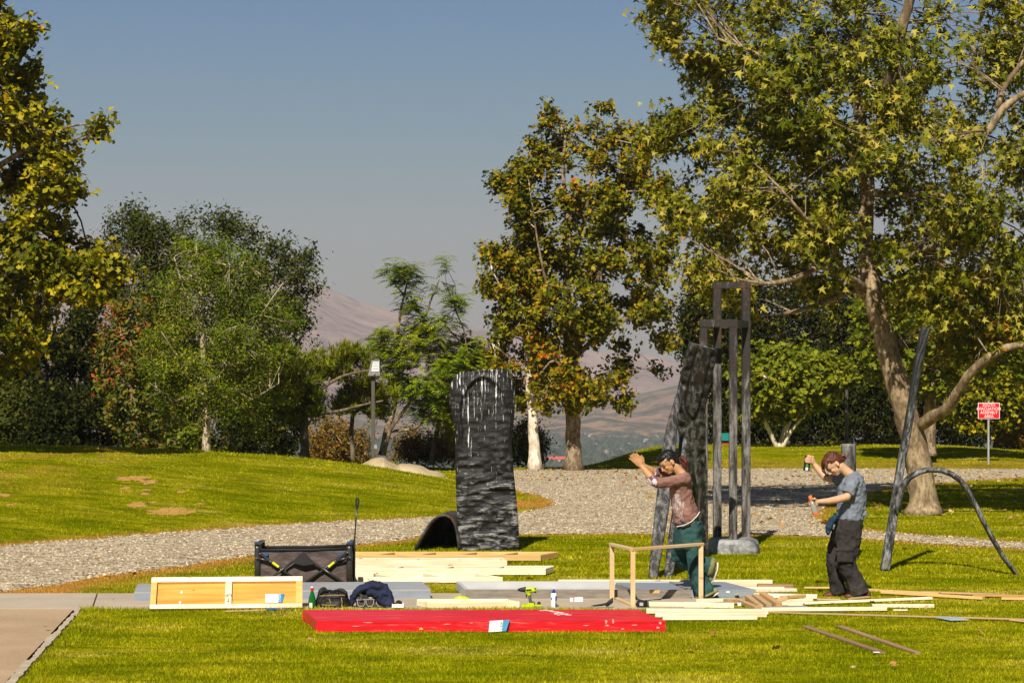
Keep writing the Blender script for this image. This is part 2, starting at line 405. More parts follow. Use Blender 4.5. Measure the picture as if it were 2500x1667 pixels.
lawn['label'] = 'yellow green park lawn with a mound on the left'
SD = sdf(X, Yg, GPOLY)
def dryness(X, Y, S):
    far = .95 * np.exp(-np.abs(S) / (.30 + .25 * sm(30, 24, Y))) * (X < -1.5)                         # rusty dead strip along the left path
    mid = .75 * np.exp(-np.abs(S) / .30) * (X >= -1.5)
    d = np.maximum(far, mid)
    tip = np.exp(-(((X - .25) / 1.3) ** 2 + ((Y - 40.5) / 1.5) ** 2)) * .95                          # parched tongue behind the slab
    mo = .35 * sm(-5, -9, X) * sm(31, 38, Y) * (vnoise(X * 1.3, Y * .8, 44) > .5)
    rh = .35 * sm(58, 60, Y) * (1 - sm(62, 64, Y)) * (X > 4)
    dc = .9 * np.exp(-np.abs(Y - YC1 - .28) / .25) * (X < -4.7) + .9 * sm(24.0, 23.3, Y) * (Y > YC1) * sm(-4.3, -4.9, X)
    return np.maximum.reduce([d, tip, mo, rh, dc])
def set_attr(o, name, vals):
    a = o.data.attributes.new(name, 'FLOAT', 'POINT'); a.data.foreach_set('value', np.asarray(vals, np.float32).ravel())
set_attr(lawn, 'dry', dryness(X, Yg, SD))
# gravel sheet
nu2, nY2 = 480, 380
X, Yg = fan(nu2, nY2, 20.0, 60.5, -1.1, 1.1)
S = sdf(X, Yg, GPOLY) + .28 * (fbm(X * 1.5, Yg * 1.5, 4, 21) - .47)
Z = hz(X, Yg) + np.clip(S * .12, -.03, .022)
fc = gridfaces(nY2, nu2); ok = (S.ravel()[fc] > -.02).all(1) & ~(in_conc(X, Yg, .05).ravel()[fc].any(1))
used = np.unique(fc[ok]); remap = -np.ones(X.size, int); remap[used] = np.arange(len(used))
gravel = npmesh('gravel_path', np.stack([X, Yg, Z], -1).reshape(-1, 3)[used], remap[fc[ok]], m_gravel, smooth=True); tag(gravel, 'pale grey crushed stone path and yard', kind='structure')

def scatter(nn, y0, y1, margin=1.0, power=1.0):
    Y = y0 + (y1 - y0) * rng.random(nn) ** power; X = (rng.random(nn) * 2 - 1) * (Y * .2404 + margin); return X, Y
# loose stones
sx_, sy_ = scatter(125000, 22, 59, .8)
keep = (sdf(sx_, sy_, GPOLY) + .5 * (fbm(sx_ * 1.5, sy_ * 1.5, 4, 21) - .52) > -.05) & ~in_conc(sx_, sy_)
sx_, sy_ = sx_[keep], sy_[keep]; nst = len(sx_)
T = np.array([(1, 0, 0), (-.5, .87, 0), (-.5, -.87, 0), (.1, .1, .8), (.2, -.1, -.5)], float)
TF = np.array([(0, 1, 3), (1, 2, 3), (2, 0, 3)])
r = (.012 + .020 * rng.random(nst) ** 2)[:, None, None]; a = rng.random(nst) * 6.28
R = np.zeros((nst, 3, 3)); R[:, 0, 0] = np.cos(a); R[:, 0, 1] = -np.sin(a); R[:, 1, 0] = np.sin(a); R[:, 1, 1] = np.cos(a); R[:, 2, 2] = 1
V = np.einsum('nij,kj->nki', R, T[:4] * np.array([1, .8, .8])) * r + rng.normal(0, .004, (nst, 4, 3)); V += np.stack([sx_, sy_, hz(sx_, sy_) + .018], -1)[:, None]
st = npmesh('gravel_stones', V.reshape(-1, 3), (TF[None] + 4 * np.arange(nst)[:, None, None]).reshape(-1, 3), m_stone); tag(st, 'loose pale stones lying over the gravel yard', kind='stuff')
# grass blades
def blades(name, nn, y0, y1, hgt, wid, power=1.0, label='', filt=None):
    X, Y = scatter(nn, y0, y1, 1.2, power)
    S = sdf(X, Y, GPOLY); k = (S < .10 * rng.random(nn)) & ~in_conc(X, Y, -.01) & ~in_walk(X, Y, -.02)
    if filt is not None: k &= filt(X, Y)
    X, Y, S = X[k], Y[k], S[k]; nn = len(X); Z = hz(X, Y)
    a = rng.random(nn) * 6.28; hh = hgt * (.5 + .9 * rng.random(nn)) * (.65 + .7 * vnoise(X * 1.7, Y * 1.7, 70)); w_ = wid * (.6 + .8 * rng.random(nn))
    lean = rng.normal(0, .55, (nn, 2)) * hh[:, None]
    ca, sa = np.cos(a) * w_, np.sin(a) * w_
    V = np.empty((nn, 3, 3)); V[:, 0] = np.stack([X - ca, Y - sa, Z - .01], -1); V[:, 1] = np.stack([X + ca, Y + sa, Z - .01], -1)
    V[:, 2] = np.stack([X + lean[:, 0], Y + lean[:, 1], Z + hh], -1)
    o = npmesh(name, V.reshape(-1, 3), np.arange(nn * 3).reshape(-1, 3), m_blade)
    set_attr(o, 'dry', np.repeat(dryness(X, Y, S) * .8, 3)); return tag(o, label, kind='stuff')
blades('grass', 360000, 14.6, 24, .018, .0042, 1.25, 'short grass blades on the near lawn')
blades('grass', 190000, 24, 44, .026, .007, 1.1, 'short grass blades on the middle lawn and the mound')
blades('grass', 60000, 44, 74, .035, .012, 1.0, 'short grass blades on the far lawn')
# longer uncut fringe along the concrete
def fr(X, Y): return (np.abs(Y - YC0 + .05) < .12) | (np.abs(Y - YC1 - .05) < .10) & (X > -4.3) | (np.abs(X - (WALK_R1.x + (WALK_R0.x - WALK_R1.x) * (Y - WALK_R1.y) / (WALK_R0.y - WALK_R1.y)) - .12) < .06) & (Y < YC0)
blades('grass', 300000, 15, 23, .034, .005, 1.0, 'longer grass fringe along the concrete edges', fr)

# concrete slabs, each its own piece
conc = empty('concrete_path', (0, YC0, 0), 'pale concrete path of long poured slabs crossing the lawn', None); conc['kind'] = 'structure'; 
jx = [G(-700, 1470).x, None, G(900, 1470).x, XCe]
def slab(x0, x0b, x1, x1b):
    mb = MB(); g = .008
    mb.add([(x0 + g, YC0, -.1), (x1 - g, YC0, -.1), (x1b - g, YC1, -.1), (x0b + g, YC1, -.1), (x0 + g, YC0, .012), (x1 - g, YC0, .012), (x1b - g, YC1, .012), (x0b + g, YC1, .012)],
           [(3, 2, 1, 0), (4, 5, 6, 7), (0, 1, 5, 4), (1, 2, 6, 5), (2, 3, 7, 6), (3, 0, 4, 7)]); return mb.build('slab', m_conc, conc)
ja, jb = G(225, 1487).x, G(238, 1450).x
slab(jx[0], jx[0], ja, jb); slab(ja, jb, jx[2], jx[2]); slab(jx[2], jx[2], XCe, XCe)
mb = MB(); mb.add([(jx[0], YC0 + .02, -.02), (XCe - .05, YC0 + .02, -.02), (XCe - .05, YC1 - .02, -.02), (jx[0], YC1 - .02, -.02)], [(0, 1, 2, 3)]); mb.build('joint_dirt', m_joint, conc)
# tan walkway with pale kerb strip
def xr(Y): return WALK_R1.x + (WALK_R0.x - WALK_R1.x) * (Y - WALK_R1.y) / (WALK_R0.y - WALK_R1.y)
ys = np.linspace(5, YC0 - .012, 60)
mb = MB()
for i in range(59):
    a, b_ = ys[i], ys[i + 1]; mb.add([(-14, a, .004), (xr(a) - .10, a, .004), (xr(b_) - .10, b_, .004), (-14, b_, .004)], [(0, 1, 2, 3)])
tag(mb.build('walkway', m_walk, loc=(-6, 18, 0)), 'tan compacted walkway with pale edging', kind='structure')
kerb = empty('walkway_edging', (xr(18), 18, 0), 'pale broken edging strip between tan walkway and lawn', None); kerb['kind'] = 'structure'
for side in (0, 1):
    y = 10.0 if side == 0 else 19.0
    while y < YC0 - .05:
        L = random.uniform(.22, .5) if side == 0 else .6; y2 = min(y + L, YC0 - .015); mb = MB(); w_ = random.uniform(.055, .085)
        off = 0 if side == 0 else -1.22; z = random.uniform(.012, .022)
        pts = []
        for t in np.linspace(0, 1, 5): yy = y + (y2 - y) * t; pts.append((xr(yy) + off + random.uniform(-.006, .014) - .02, yy, -.05))
        for t in np.linspace(1, 0, 5): yy = y + (y2 - y) * t; pts.append((xr(yy) + off - w_ - random.uniform(-.006, .012), yy, -.05))
        mb.prism(pts, (0, 0, .05 + z)); mb.build('edging_stone', m_kerb, kerb); y = y2 + .006
# bare soil scars in the mound
def scar(px, py, rx, ry, seed):
    c = G(px, py); n_ = 64; pts = []
    for i in range(n_):
        th = 2 * math.pi * i / n_; k = .45 + .8 * float(vnoise(3 + 2.2 * math.cos(th), 3 + 2.2 * math.sin(th), seed)) + .75 * (float(vnoise(i * .9, seed, 3)) - .2); g = G(px + rx * math.cos(th) * k + ry, py + ry * math.sin(th) * k); pts.append((g.x, g.y, g.z + .006))
    mb = MB(); cc = (c.x, c.y, c.z + .008); mb.add([cc] + pts, [(0, 1 + i, 1 + (i + 1) % n_) for i in range(n_)])
    tag(mb.build('soil_scar', m_soil), kind='structure')
for i, a in enumerate([(318, 1168, 34, 5), (358, 1177, 18, 5), (305, 1192, 12, 3), (350, 1206, 12, 3), (330, 1232, 22, 6), (412, 1248, 42, 8), (358, 1196, 10, 2), (440, 1201, 10, 2), (375, 1226, 9, 2), (488, 1230, 12, 2), (100, 1134, 18, 2), (8, 1209, 16, 3), (200, 1138, 10, 2), (25, 1232, 12, 2), (345, 1142, 6, 2)]): scar(*a, 50 + i)
# ------------------------------------------------------------------ valley, foothills and mountains
def m_hill(name, lo, hi, veg, sc, vt):
    m, n, b = M_(name); b.inputs['Roughness'].default_value = 1; b.inputs['Specular IOR Level'].default_value = 0
    f = noise(n, coords(n, (1, 1, 1), 'World'), sc, 8, .65); v = noise(n, coords(n, (1, 1, 1), 'World'), sc * 3.2, 6, .7)
    c = ramp(n, f, [(.35, lo), (.65, hi)]); c = mixc(n, ramp(n, v, vt), c, veg); n.links.new(c, b.inputs['Base Color']); return m
m_mtn = m_hill('mountain_rock', (.20, .12, .11), (.44, .29, .23), (.11, .08, .08), .004, [(.47, (0, 0, 0)), (.6, (.8, .8, .8))])
m_foot = m_hill('foothill_chaparral', (.20, .12, .08), (.32, .20, .13), (.04, .055, .04), .0045, [(.44, (0, 0, 0)), (.54, (.9, .9, .9))])
m_val = m_hill('valley_trees', (.025, .055, .05), (.065, .09, .075), (.16, .16, .13), .012, [(.58, (0, 0, 0)), (.7, (.6, .6, .6))])
VZ = -62.0
def terrain(name, x0, x1, nx, y0, y1, ny, fn, m, label):
    xs = np.linspace(x0, x1, nx); ys_ = y0 * (y1 / y0) ** np.linspace(0, 1, ny); X, Y = np.meshgrid(xs, ys_)
    o = npmesh(name, np.stack([X, Y, fn(X, Y)], -1).reshape(-1, 3), gridfaces(ny, nx), m, smooth=True); return tag(o, label, kind='structure')
def zval(X, Y):
    z0 = np.where(Y < 300, -20 - (Y - 100) * .21, VZ); return np.maximum(z0, VZ) + 5 * (fbm(X * .006, Y * .006, 4, 2) - .5)
terrain('valley_floor', -2600, 2600, 120, 128, 4200, 90, zval, m_val, 'tree covered valley floor with scattered houses')
RX = [-700, -200, 200, 450, 780, 900, 1000, 1100, 1175, 1300, 1500, 1800, 2200, 2700]; RY = [520, 540, 565, 610, 690, 735, 775, 792, 805, 830, 870, 900, 905, 915]
def ridged(x, y, o=5, seed=0):
    s = 0; a = .5; w_ = 1
    for i in range(o):
        nse = 1 - np.abs(2 * vnoise(x * 2 ** i + 7 * i, y * 2 ** i, seed + i) - 1); s = s + a * nse * nse * w_; w_ = np.clip(nse * 1.6, .3, 1); a *= .5
    return s
def zmtn(X, Y):
    D = 7000.0; px = CX + X * F / D; top = CH + (HY - np.interp(px, RX, RY)) * D / F
    t = np.clip((Y - 4300) / (D - 4300), 0, 1); back = np.clip((Y - D) / 1500, 0, 1)
    r_ = ridged(X * .0011, Y * .0007, 5, 31)
    z = VZ + (top - VZ) * (t ** 1.15) + (r_ - .5) * 240 * np.sin(np.clip(t, 0, 1) * math.pi) ** .8 + (ridged(X * .004, Y * .003, 3, 77) - .5) * 30 * t
    return z - back * 160
terrain('mountains', -2700, 2700, 320, 4000, 8500, 120, zmtn, m_mtn, 'hazy mauve mountain range behind the valley')
FX = [-400, 300, 800, 1000, 1150, 1300, 1400, 1500, 1600, 1700, 1900, 2300, 2900]; FY = [1010, 1000, 990, 990, 990, 992, 985, 970, 948, 925, 915, 925, 940]
def zfoot(X, Y):
    D = 4600.0; px = CX + X * F / D; top = CH + (HY - np.interp(px, FX, FY)) * D / F
    t = np.clip((Y - 3000) / (D - 3000), 0, 1); back = np.clip((Y - D) / 700, 0, 1)
    return VZ - 3 + (top - VZ) * t ** 1.3 + (ridged(X * .0022, Y * .0013, 5, 11) - .42) * 75 * np.sin(t * math.pi) ** .7 - back * 60
terrain('foothills', -2300, 2300, 250, 2900, 5400, 100, zfoot, m_foot, 'brown and green foothills above the valley town')
# valley town
m_wall = mat('cream_wall', (.50, .43, .34), None, .9, 2, bmp=0); m_wallw = mat('white_wall', (.62, .58, .52), None, .9, 2, bmp=0); m_tan = mat('tan_wall', (.42, .29, .2), None, .9, 2, bmp=0)
m_roof = mat('red_roof', (.62, .10, .06), (.5, .08, .05), .9, 2, bmp=0); m_roofb = mat('grey_roof', (.30, .26, .24), None, .9, 2, bmp=0); m_win = mat('dark_window', (.05, .06, .08), None, .3, 2, bmp=0)
def house(px, py, w_, d_, h_, wallm, roofm, label, windows=0):
    Y = (CH - VZ) * F / (py - HY); p = P(px, py, Y); p.z = VZ + 2
    e = empty('house', p, label, 'house', 'houses in the valley')
    a = random.uniform(-.5, .5) if not windows else .12; R = Matrix.Rotation(a, 3, 'Z')
    mb = MB(); mb.box(p + Vector((0, 0, h_ / 2 - 3)), (w_, d_, h_ + 6), R); mb.build('wall', wallm, e)
    mb = MB(); o_ = .6; q = [(-w_ / 2 - o_, -d_ / 2 - o_, h_), (w_ / 2 + o_, -d_ / 2 - o_, h_), (w_ / 2 + o_, d_ / 2 + o_, h_), (-w_ / 2 - o_, d_ / 2 + o_, h_), (-w_ / 2 + d_ * .3, 0, h_ + d_ * .28), (w_ / 2 - d_ * .3, 0, h_ + d_ * .28)]
    mb.add([p + R @ Vector(v) for v in q], [(3, 2, 1, 0), (0, 1, 5, 4), (2, 3, 4, 5), (1, 2, 5), (3, 0, 4)]); mb.build('roof', roofm, e)
    for k in range(windows):
        mb = MB(); x = -w_ / 2 + (k + .5) * w_ / windows; mb.box(p + R @ Vector((x, -d_ / 2 - .02, h_ * .55)), (w_ / windows * .4, .3, h_ * .4), R); mb.build('window', m_win, e)
house(1360, 1136, 20, 9, 3.6, m_wallw, m_roof, 'low white building with a long red roof seen left of the dark sycamore trunk', 5)
hs_ = [(1425, 1090, m_wall, m_roofb, 'cream house nearest the right side of the dark sycamore trunk'), (1455, 1094, m_tan, m_roofb, 'tan house second from the dark sycamore trunk in the valley'),
 (1512, 1107, m_wallw, m_roofb, 'white house just above the shaded lawn hump'), (1578, 1082, m_wallw, m_roofb, 'bright white villa halfway down the valley slope'),
 (1500, 1075, m_wall, m_roofb, 'small cream house left of the bright villa'), (1352, 1050, m_wallw, m_roofb, 'pale house high between the two sycamore trunks'), (1342, 1055, m_wall, m_roofb, 'cream house beside the highest pale house between the trunks'),
 (1572, 1062, m_wallw, m_roofb, 'long pale building at the foot of the brown slope'), (1590, 1063, m_tan, m_roofb, 'tan building at the foot of the brown slope'), (1601, 1072, m_wall, m_roofb, 'cream house left of the leaning sculpture'),
 (1440, 1070, m_wall, m_roofb, 'faint cream house above the tan one'), (1535, 1092, m_wall, m_roofb, 'cream house between the white house and the villa'), (1480, 1112, m_tan, m_roofb, 'tan roofed house just over the lawn edge'), (970, 1060, m_wall, m_roofb, 'cream house seen through the gap right of the lamp post'), (955, 1078, m_wallw, m_roofb, 'white house seen low through the gap right of the lamp post')]
for px, py, wm, rm, lb in hs_:
    Yh = (CH - VZ) * F / (py - HY); house(px, py, random.uniform(5, 12) * Yh / 2500 * .6, 6, 2.6, wm, rm, lb)
# clumps of far valley trees as one mass
nn = 9000; Yv = 700 + 3000 * rng.random(nn) ** .8; Xv = (rng.random(nn) * 2 - 1) * Yv * .27; ph = rng.random(nn) * 6.28
T8 = np.array([(1, 0, 0), (0, 1, 0), (-1, 0, 0), (0, -1, 0), (0, 0, 1.0), (.7, .7, .6), (-.7, -.7, .6)], float)
F8 = np.array([(0, 1, 4), (1, 2, 4), (2, 3, 4), (3, 0, 4)])
rr = (3 + 5 * rng.random(nn))[:, None, None]; zc = zval(Xv, Yv)
V = T8[None, :5] * rr + rng.normal(0, 1.0, (nn, 5, 3)) + np.stack([Xv, Yv, zc], -1)[:, None]
m_vt = leafmat('valley_foliage', [(0, (.015, .035, .03)), (.5, (.035, .06, .045)), (.85, (.08, .09, .06)), (1, (.13, .11, .07))], trans=0)
tag(npmesh('valley_trees', V.reshape(-1, 3), (F8[None] + 5 * np.arange(nn)[:, None, None]).reshape(-1, 3), m_vt), 'distant tree cover of the valley town', kind='stuff')
# smoggy air
mh = bpy.data.materials.new('haze'); mh.use_nodes = True; n = mh.node_tree; n.nodes.remove(n.nodes['Principled BSDF'])
pv = n.nodes.new('ShaderNodeVolumePrincipled'); pv.inputs['Color'].default_value = (.79, .755, .78, 1); pv.inputs['Density'].default_value = .00014; pv.inputs['Anisotropy'].default_value = 0
n.links.new(pv.outputs[0], n.nodes['Material Output'].inputs['Volume'])
mb = MB(); mb.box((0, 4190, 290), (5900, 8700, 740)); tag(mb.build('haze', mh, loc=(0, 4190, -80)), 'pale smoggy air over the valley', kind='stuff')

# ------------------------------------------------------------------ trees
K = 2500 / 2352.0
def leaf_template(kind):
    if kind == 'maple':
        o = [(0, 0), (.14, .04), (.52, -.02), (.27, .22), (.66, .58), (.22, .42), (.15, .60), (0, 1.2), (-.15, .60), (-.22, .42), (-.66, .58), (-.27, .22), (-.52, -.02), (-.14, .04)]
        V = np.array([(x, y - .35, .10 * abs(x) * 1.6 - .10 * y * y) for x, y in o])
        Fc = np.array([(0, 1, 3), (1, 2, 3), (0, 3, 5), (3, 4, 5), (0, 5, 6), (0, 6, 7), (0, 7, 8), (0, 8, 9), (0, 9, 11), (9, 10, 11), (0, 11, 13), (11, 12, 13)]); return V, Fc
    if kind == 'maple_small':
        o = [(0, -.4), (.6, -.25), (.20, .0), (.55, .45), (0, .95), (-.55, .45), (-.20, 0), (-.6, -.25)]
        V = np.array([(x, y, .1 * abs(x)) for x, y in o]); Fc = np.array([(0, 1, 2), (0, 2, 3), (0, 3, 4), (0, 4, 5), (0, 5, 6), (0, 6, 7)]); return V, Fc
    if kind == 'oval':
        return np.array([(0, -.6, 0), (.3, 0, .06), (0, .6, 0), (-.3, 0, .06)]), np.array([(0, 1, 2), (0, 2, 3)])
    if kind == 'tuft':
        V = []; Fc = []; r_ = random.Random(5)
        for i in range(11):
            th = r_.uniform(0, 6.28); el = r_.uniform(.25, 1.2); d = np.array([math.cos(th) * math.cos(el), math.sin(th) * math.cos(el), math.sin(el)]); s_ = np.cross(d, (0, .3, 1)); s_ = s_ / np.linalg.norm(s_) * .055
            k = len(V); V += [-s_, s_, d * r_.uniform(.7, 1.15)]; Fc.append((k, k + 1, k + 2))
        return np.array(V), np.array(Fc)
    if kind == 'frond':
        V = []; Fc = []
        for i in range(6):
            y = i / 6.0; z = -.35 * y * y
            for s_ in (-1, 1):
                k = len(V); L = .36 * math.sin(math.pi * (y * .8 + .18)); V += [(0, y, z), (0, y + .16, z - .01), (s_ * L, y + .22, z - .06)]; Fc.append((k, k + 1, k + 2))
        return np.array(V, float), np.array(Fc)
def rand_frames(nrm, r, vert=0.0):
    """frames whose z is nrm and whose y (leaf axis) is random or hangs down"""
    n_ = len(nrm); z = nrm / np.linalg.norm(nrm, axis=1, keepdims=True); y = r.normal(0, 1, (n_, 3)); y[:, 2] -= vert
    y = y - z * (y * z).sum(1, keepdims=True); y /= np.linalg.norm(y, axis=1, keepdims=True); x = np.cross(y, z); return np.stack([x, y, z], -1)
def inpoly(x, y, poly): return sdf(x, y, np.array(poly, float)) > 0
def tree(name, label, base, trunk, limbs, outline, Yc, depth, nclus, nleaf, leafk, leafs, spread, bark, lm, seed, group=None, holes=(), gap=0.0, gsc=.012, vert=.7, twr=.010, lens=1.0, indiv=0, indmat=None, twbark=None, topo=.5, cat='tree', scale=K, down=0, sub=1, sprig=.1, nrand=.75, clump=0.0):
    """outline in photo places (x scale); the crown fills it at distance Yc with half-depth 'depth'"""
    r = np.random.default_rng(seed); rr_ = random.Random(seed)
    root = empty(name, base, label, cat, group)
    kp = []
    def wob(i, th): return 1 + .06 * math.sin(3 * th + i * 1.7) + .05 * math.sin(5 * th - i)
    def dens(pl):
        out = []
        for i in range(len(pl) - 1):
            a, b_ = np.array(pl[i]), np.array(pl[i + 1]); k = 4
            for j in range(k): out.append(a + (b_ - a) * j / k)
        out.append(np.array(pl[-1])); return out
    def smooth_(pl):
        q = dens(pl)
        for _ in range(3): q = [q[0]] + [(q[i - 1] + 2 * q[i] + q[i + 1]) / 4 for i in range(1, len(q) - 1)] + [q[-1]]
        return q
    tr_ = smooth_([(*P(x * scale, y * scale, Y_), R_) for x, y, Y_, R_ in trunk]) if trunk else []
    if tr_:
        mb = MB(); pts = [Vector(q[:3]) for q in tr_]; rad = [q[3] for q in tr_]
        if pts[0].z < 2: rad[0] *= 1.45; rad[1] *= 1.15
        mb.tube(pts, rad, 14, wob=wob); mb.build('trunk', bark, root, smooth=True); kp += [(q, R_) for q, R_ in zip(pts, rad)][6:]
    for L in limbs:
        q = smooth_([(*P(x * scale, y * scale, Y_), R_) for x, y, Y_, R_ in L]); mb = MB(); pts = [Vector(a[:3]) for a in q]; mb.tube(pts, [a[3] for a in q], 8, wob=wob); mb.build('limb', bark, root, smooth=True)
        kp += [(p, a[3]) for p, a in zip(pts, q)][3:]
    ol = np.array(outline, float) * scale; x0, y0 = ol.min(0); x1, y1 = ol.max(0)
    cs = []; bs = 8; hub = None
    while len(cs) < nclus:
        xs = x0 + (x1 - x0) * r.random(4000); ys_ = y0 + (y1 - y0) * r.random(4000); sd = sdf(xs, ys_, ol); k = sd > 0
        if gap: k &= (vnoise(xs * gsc, ys_ * gsc, seed) > gap) | (r.random(4000) < .10)
        for hx, hy, hrx, hry, pr in holes: k &= ~(((xs / scale - hx) / hrx) ** 2 + ((ys_ / scale - hy) / hry) ** 2 < 1) | (r.random(4000) < pr)
        xs, ys_, sd = xs[k], ys_[k], sd[k]
        for a, b_, d in zip(xs, ys_, sd):
            thick = depth * math.sqrt(min(1.0, d * Yc / F / (depth * .9) + .05)); s_ = r.uniform(-1, 1); s_ = math.copysign(abs(s_) ** .6, s_)
            h0 = P(a, b_, Yc + s_ * thick)
            if clump <= 0: cs.append(h0)
            else:      # a bough: flattened group of leaf sprigs that slopes outward and down
                k_ = int(r.integers(5, 13)); cr_ = clump * r.uniform(.6, 1.3); cr_ = min(cr_, d * Yc / F * .9 + .12); sl = r.normal(-.1, .25)
                for _ in range(k_):
                    ox, oy = r.normal(0, cr_ * .62, 2); cs.append(h0 + Vector((ox, oy, r.normal(0, cr_ * .24) + sl * ox - .12 * abs(ox))))
            if len(cs) >= nclus: break
    C = np.array([tuple(c) for c in cs])
    C = C[C[:, 2] > .15]
    cpx = (CX + C[:, 0] * F / C[:, 1]) / scale; cpy = (HY - (C[:, 2] - CH) * F / C[:, 1]) / scale
    for hx, hy, hrx, hry, pr in holes:
        if pr < .12: k = ((cpx - hx) / hrx) ** 2 + ((cpy - hy) / hry) ** 2 > 1; C = C[k]; cpx = cpx[k]; cpy = cpy[k]
    cen = C.mean(0)
    # twigs
    if kp:
        KP = np.array([tuple(p) for p, _ in kp]); D2 = ((C[:, None] - KP[None]) ** 2).sum(-1); near = np.argmin(D2 * r.uniform(.6, 1.6, D2.shape) + .6 * np.maximum(KP[None, :, 2] - C[:, None, 2], 0) ** 2, 1)
        # secondary hubs so that twigs branch
        hubs = r.choice(len(C), max(4, len(C) // 9), replace=False); VH = []; FH = []
        def addtw(a, b_, ra, rb, sag):
            k = len(VH); m_ = (a + b_) / 2 + np.array([r.normal(0, .13), r.normal(0, .13), sag + r.normal(0, .05)]) * np.linalg.norm(b_ - a)
            for p, rd in ((a, ra), (a * .25 + m_ * .5 + b_ * .25, (ra * 2 + rb) / 3), (b_, rb)):
                for j in range(3): th = 2.1 * j; VH.append(p + np.array([math.cos(th) * rd, math.sin(th) * rd * .7, math.sin(th + .8) * rd]))
            for s_ in range(2):
                for j in range(3): FH.append((k + s_ * 3 + j, k + s_ * 3 + (j + 1) % 3, k + s_ * 3 + 3 + (j + 1) % 3, k + s_ * 3 + 3 + j))
        HB = C[hubs]
        for h_ in hubs: addtw(KP[near[h_]], C[h_], twr * 2.0, twr * 1.1, .05)
        d2 = ((C[:, None] - HB[None]) ** 2).sum(-1); nh = np.argmin(d2, 1)
        for i in range(len(C)): addtw(HB[nh[i]], C[i], twr * 1.1, twr * .4, .06)
        npmesh('twigs', np.array(VH), np.array(FH), twbark or bark, root)['kind'] = 'stuff'
    # leaves
    n_ = len(C) * nleaf; ci = np.repeat(np.arange(len(C)), nleaf); csz = (.6 + .8 * r.random(len(C)))[ci]
    od = C - cen; od /= np.linalg.norm(od, axis=1, keepdims=True) + 1e-6
    dr = od * .7 + r.normal(0, .55, C.shape) + np.array([0, 0, sprig]); dr /= np.linalg.norm(dr, axis=1, keepdims=True)
    off = dr[ci] * (r.uniform(-1.35, 1.35, n_) * spread * csz)[:, None] + r.normal(0, 1, (n_, 3)) * spread * .40 * csz[:, None]; pos = C[ci] + off
    up = np.array([0, 0, 1.0]); outw = (C[ci] - cen); outw /= np.linalg.norm(outw, axis=1, keepdims=True) + 1e-6
    tosun = -np.array(trav)
    nrm = topo * up + .35 * outw + .35 * tosun + r.normal(0, nrand, (n_, 3)); R = rand_frames(nrm, r, vert)
    V, Fc = leaf_template(leafk); s_ = leafs * (.55 + .75 * r.random(n_)) * lens
    pos = pos - R[:, :, 1] * 0
    W_ = np.einsum('nij,kj->nki', R, V) * s_[:, None, None] + pos[:, None]
    if down: W_[..., 2] = np.where(W_[..., 2] < 0.03, .03, W_[..., 2])
    if indiv:
        front = np.argsort(pos[:, 1] - .25 * np.abs(pos[:, 0] - cen[0]) * 0 - s_ * 3)[:indiv * 6]; pick = r.choice(front, indiv, replace=False)
        me = bpy.data.meshes.new('leaf'); me.from_pydata([tuple(v) for v in V], [], [tuple(f) for f in Fc]); me.materials.append(indmat); base = WL[root.name]
        for i in pick:
            o = bpy.data.objects.new('leaf', me); COL.objects.link(o); o.parent = root
            mw = Matrix([[*R[i][0]], [*R[i][1]], [*R[i][2]]]).to_4x4(); mw.translation = Vector(pos[i]) - base; o.matrix_local = mw @ Matrix.Scale(float(s_[i]) * 1.05, 4)
        kk = np.ones(n_, bool); kk[pick] = False; W_ = W_[kk]; n_ = len(W_)
    nv = len(V); cr_ = npmesh('crown', W_.reshape(-1, 3), (Fc[None] + nv * np.arange(n_)[:, None, None]).reshape(-1, 3), lm, root); cr_['kind'] = 'stuff'
    return root
def barkmat(name, a, b_, c_, sc=3.5, patch=(.42, .55), st=(1, 1, .45)):
    m, n, bb = M_(name); bb.inputs['Roughness'].default_value = .85; bb.inputs['Specular IOR Level'].default_value = .15
    f = noise(n, coords(n, st, 'World'), sc, 5, .6, 1.2); g = noise(n, coords(n, st, 'World'), sc * 3.5, 5, .7)
    c = ramp(n, f, [(patch[0], a), (patch[1], b_)]); c = mixc(n, ramp(n, g, [(.45, (0, 0, 0)), (.62, (.75, .75, .75))]), c, c_); n.links.new(c, bb.inputs['Base Color']); bump(n, bb, g, .5, .03); return m
b_syc = barkmat('sycamore_bark', (.20, .14, .08), (.40, .30, .175), (.11, .07, .04), 4.5)
b_pale = barkmat('pale_sycamore_bark', (.62, .54, .42), (.80, .72, .60), (.40, .24, .13), 3.0, (.40, .5))
b_dark = barkmat('dark_bark', (.10, .075, .05), (.20, .15, .10), (.05, .04, .03))
b_mid = barkmat('mottled_bark', (.16, .11, .07), (.36, .27, .17), (.08, .06, .04), 5)
b_twig = barkmat('pale_twig_bark', (.38, .30, .18), (.5, .42, .27), (.3, .2, .12))
l_syc = leafmat('sycamore_leaves', [(0, (.035, .055, .002)), (.30, (.085, .10, .003)), (.58, (.20, .19, .006)), (.84, (.38, .32, .04)), (.96, (.42, .30, .04)), (1, (.46, .15, .008))], trans=.12, rough=.5, spec=.15)
l_syc1 = leafmat('sycamore_leaf', [(0, (.05, .08, .003)), (.4, (.14, .15, .006)), (.8, (.30, .265, .03)), (.97, (.42, .26, .03)), (1, (.46, .16, .010))], True, .12, .5, .15)
l_autumn = leafmat('turning_leaves', [(0, (.03, .05, .002)), (.3, (.085, .10, .003)), (.58, (.19, .175, .004)), (.82, (.34, .24, .006)), (.95, (.44, .18, .006)), (1, (.46, .10, .006))], trans=.12)
l_left = leafmat('yellowing_leaves', [(0, (.035, .055, .002)), (.3, (.10, .11, .003)), (.6, (.25, .22, .004)), (.87, (.44, .34, .010)), (1, (.46, .20, .01))], trans=.14)
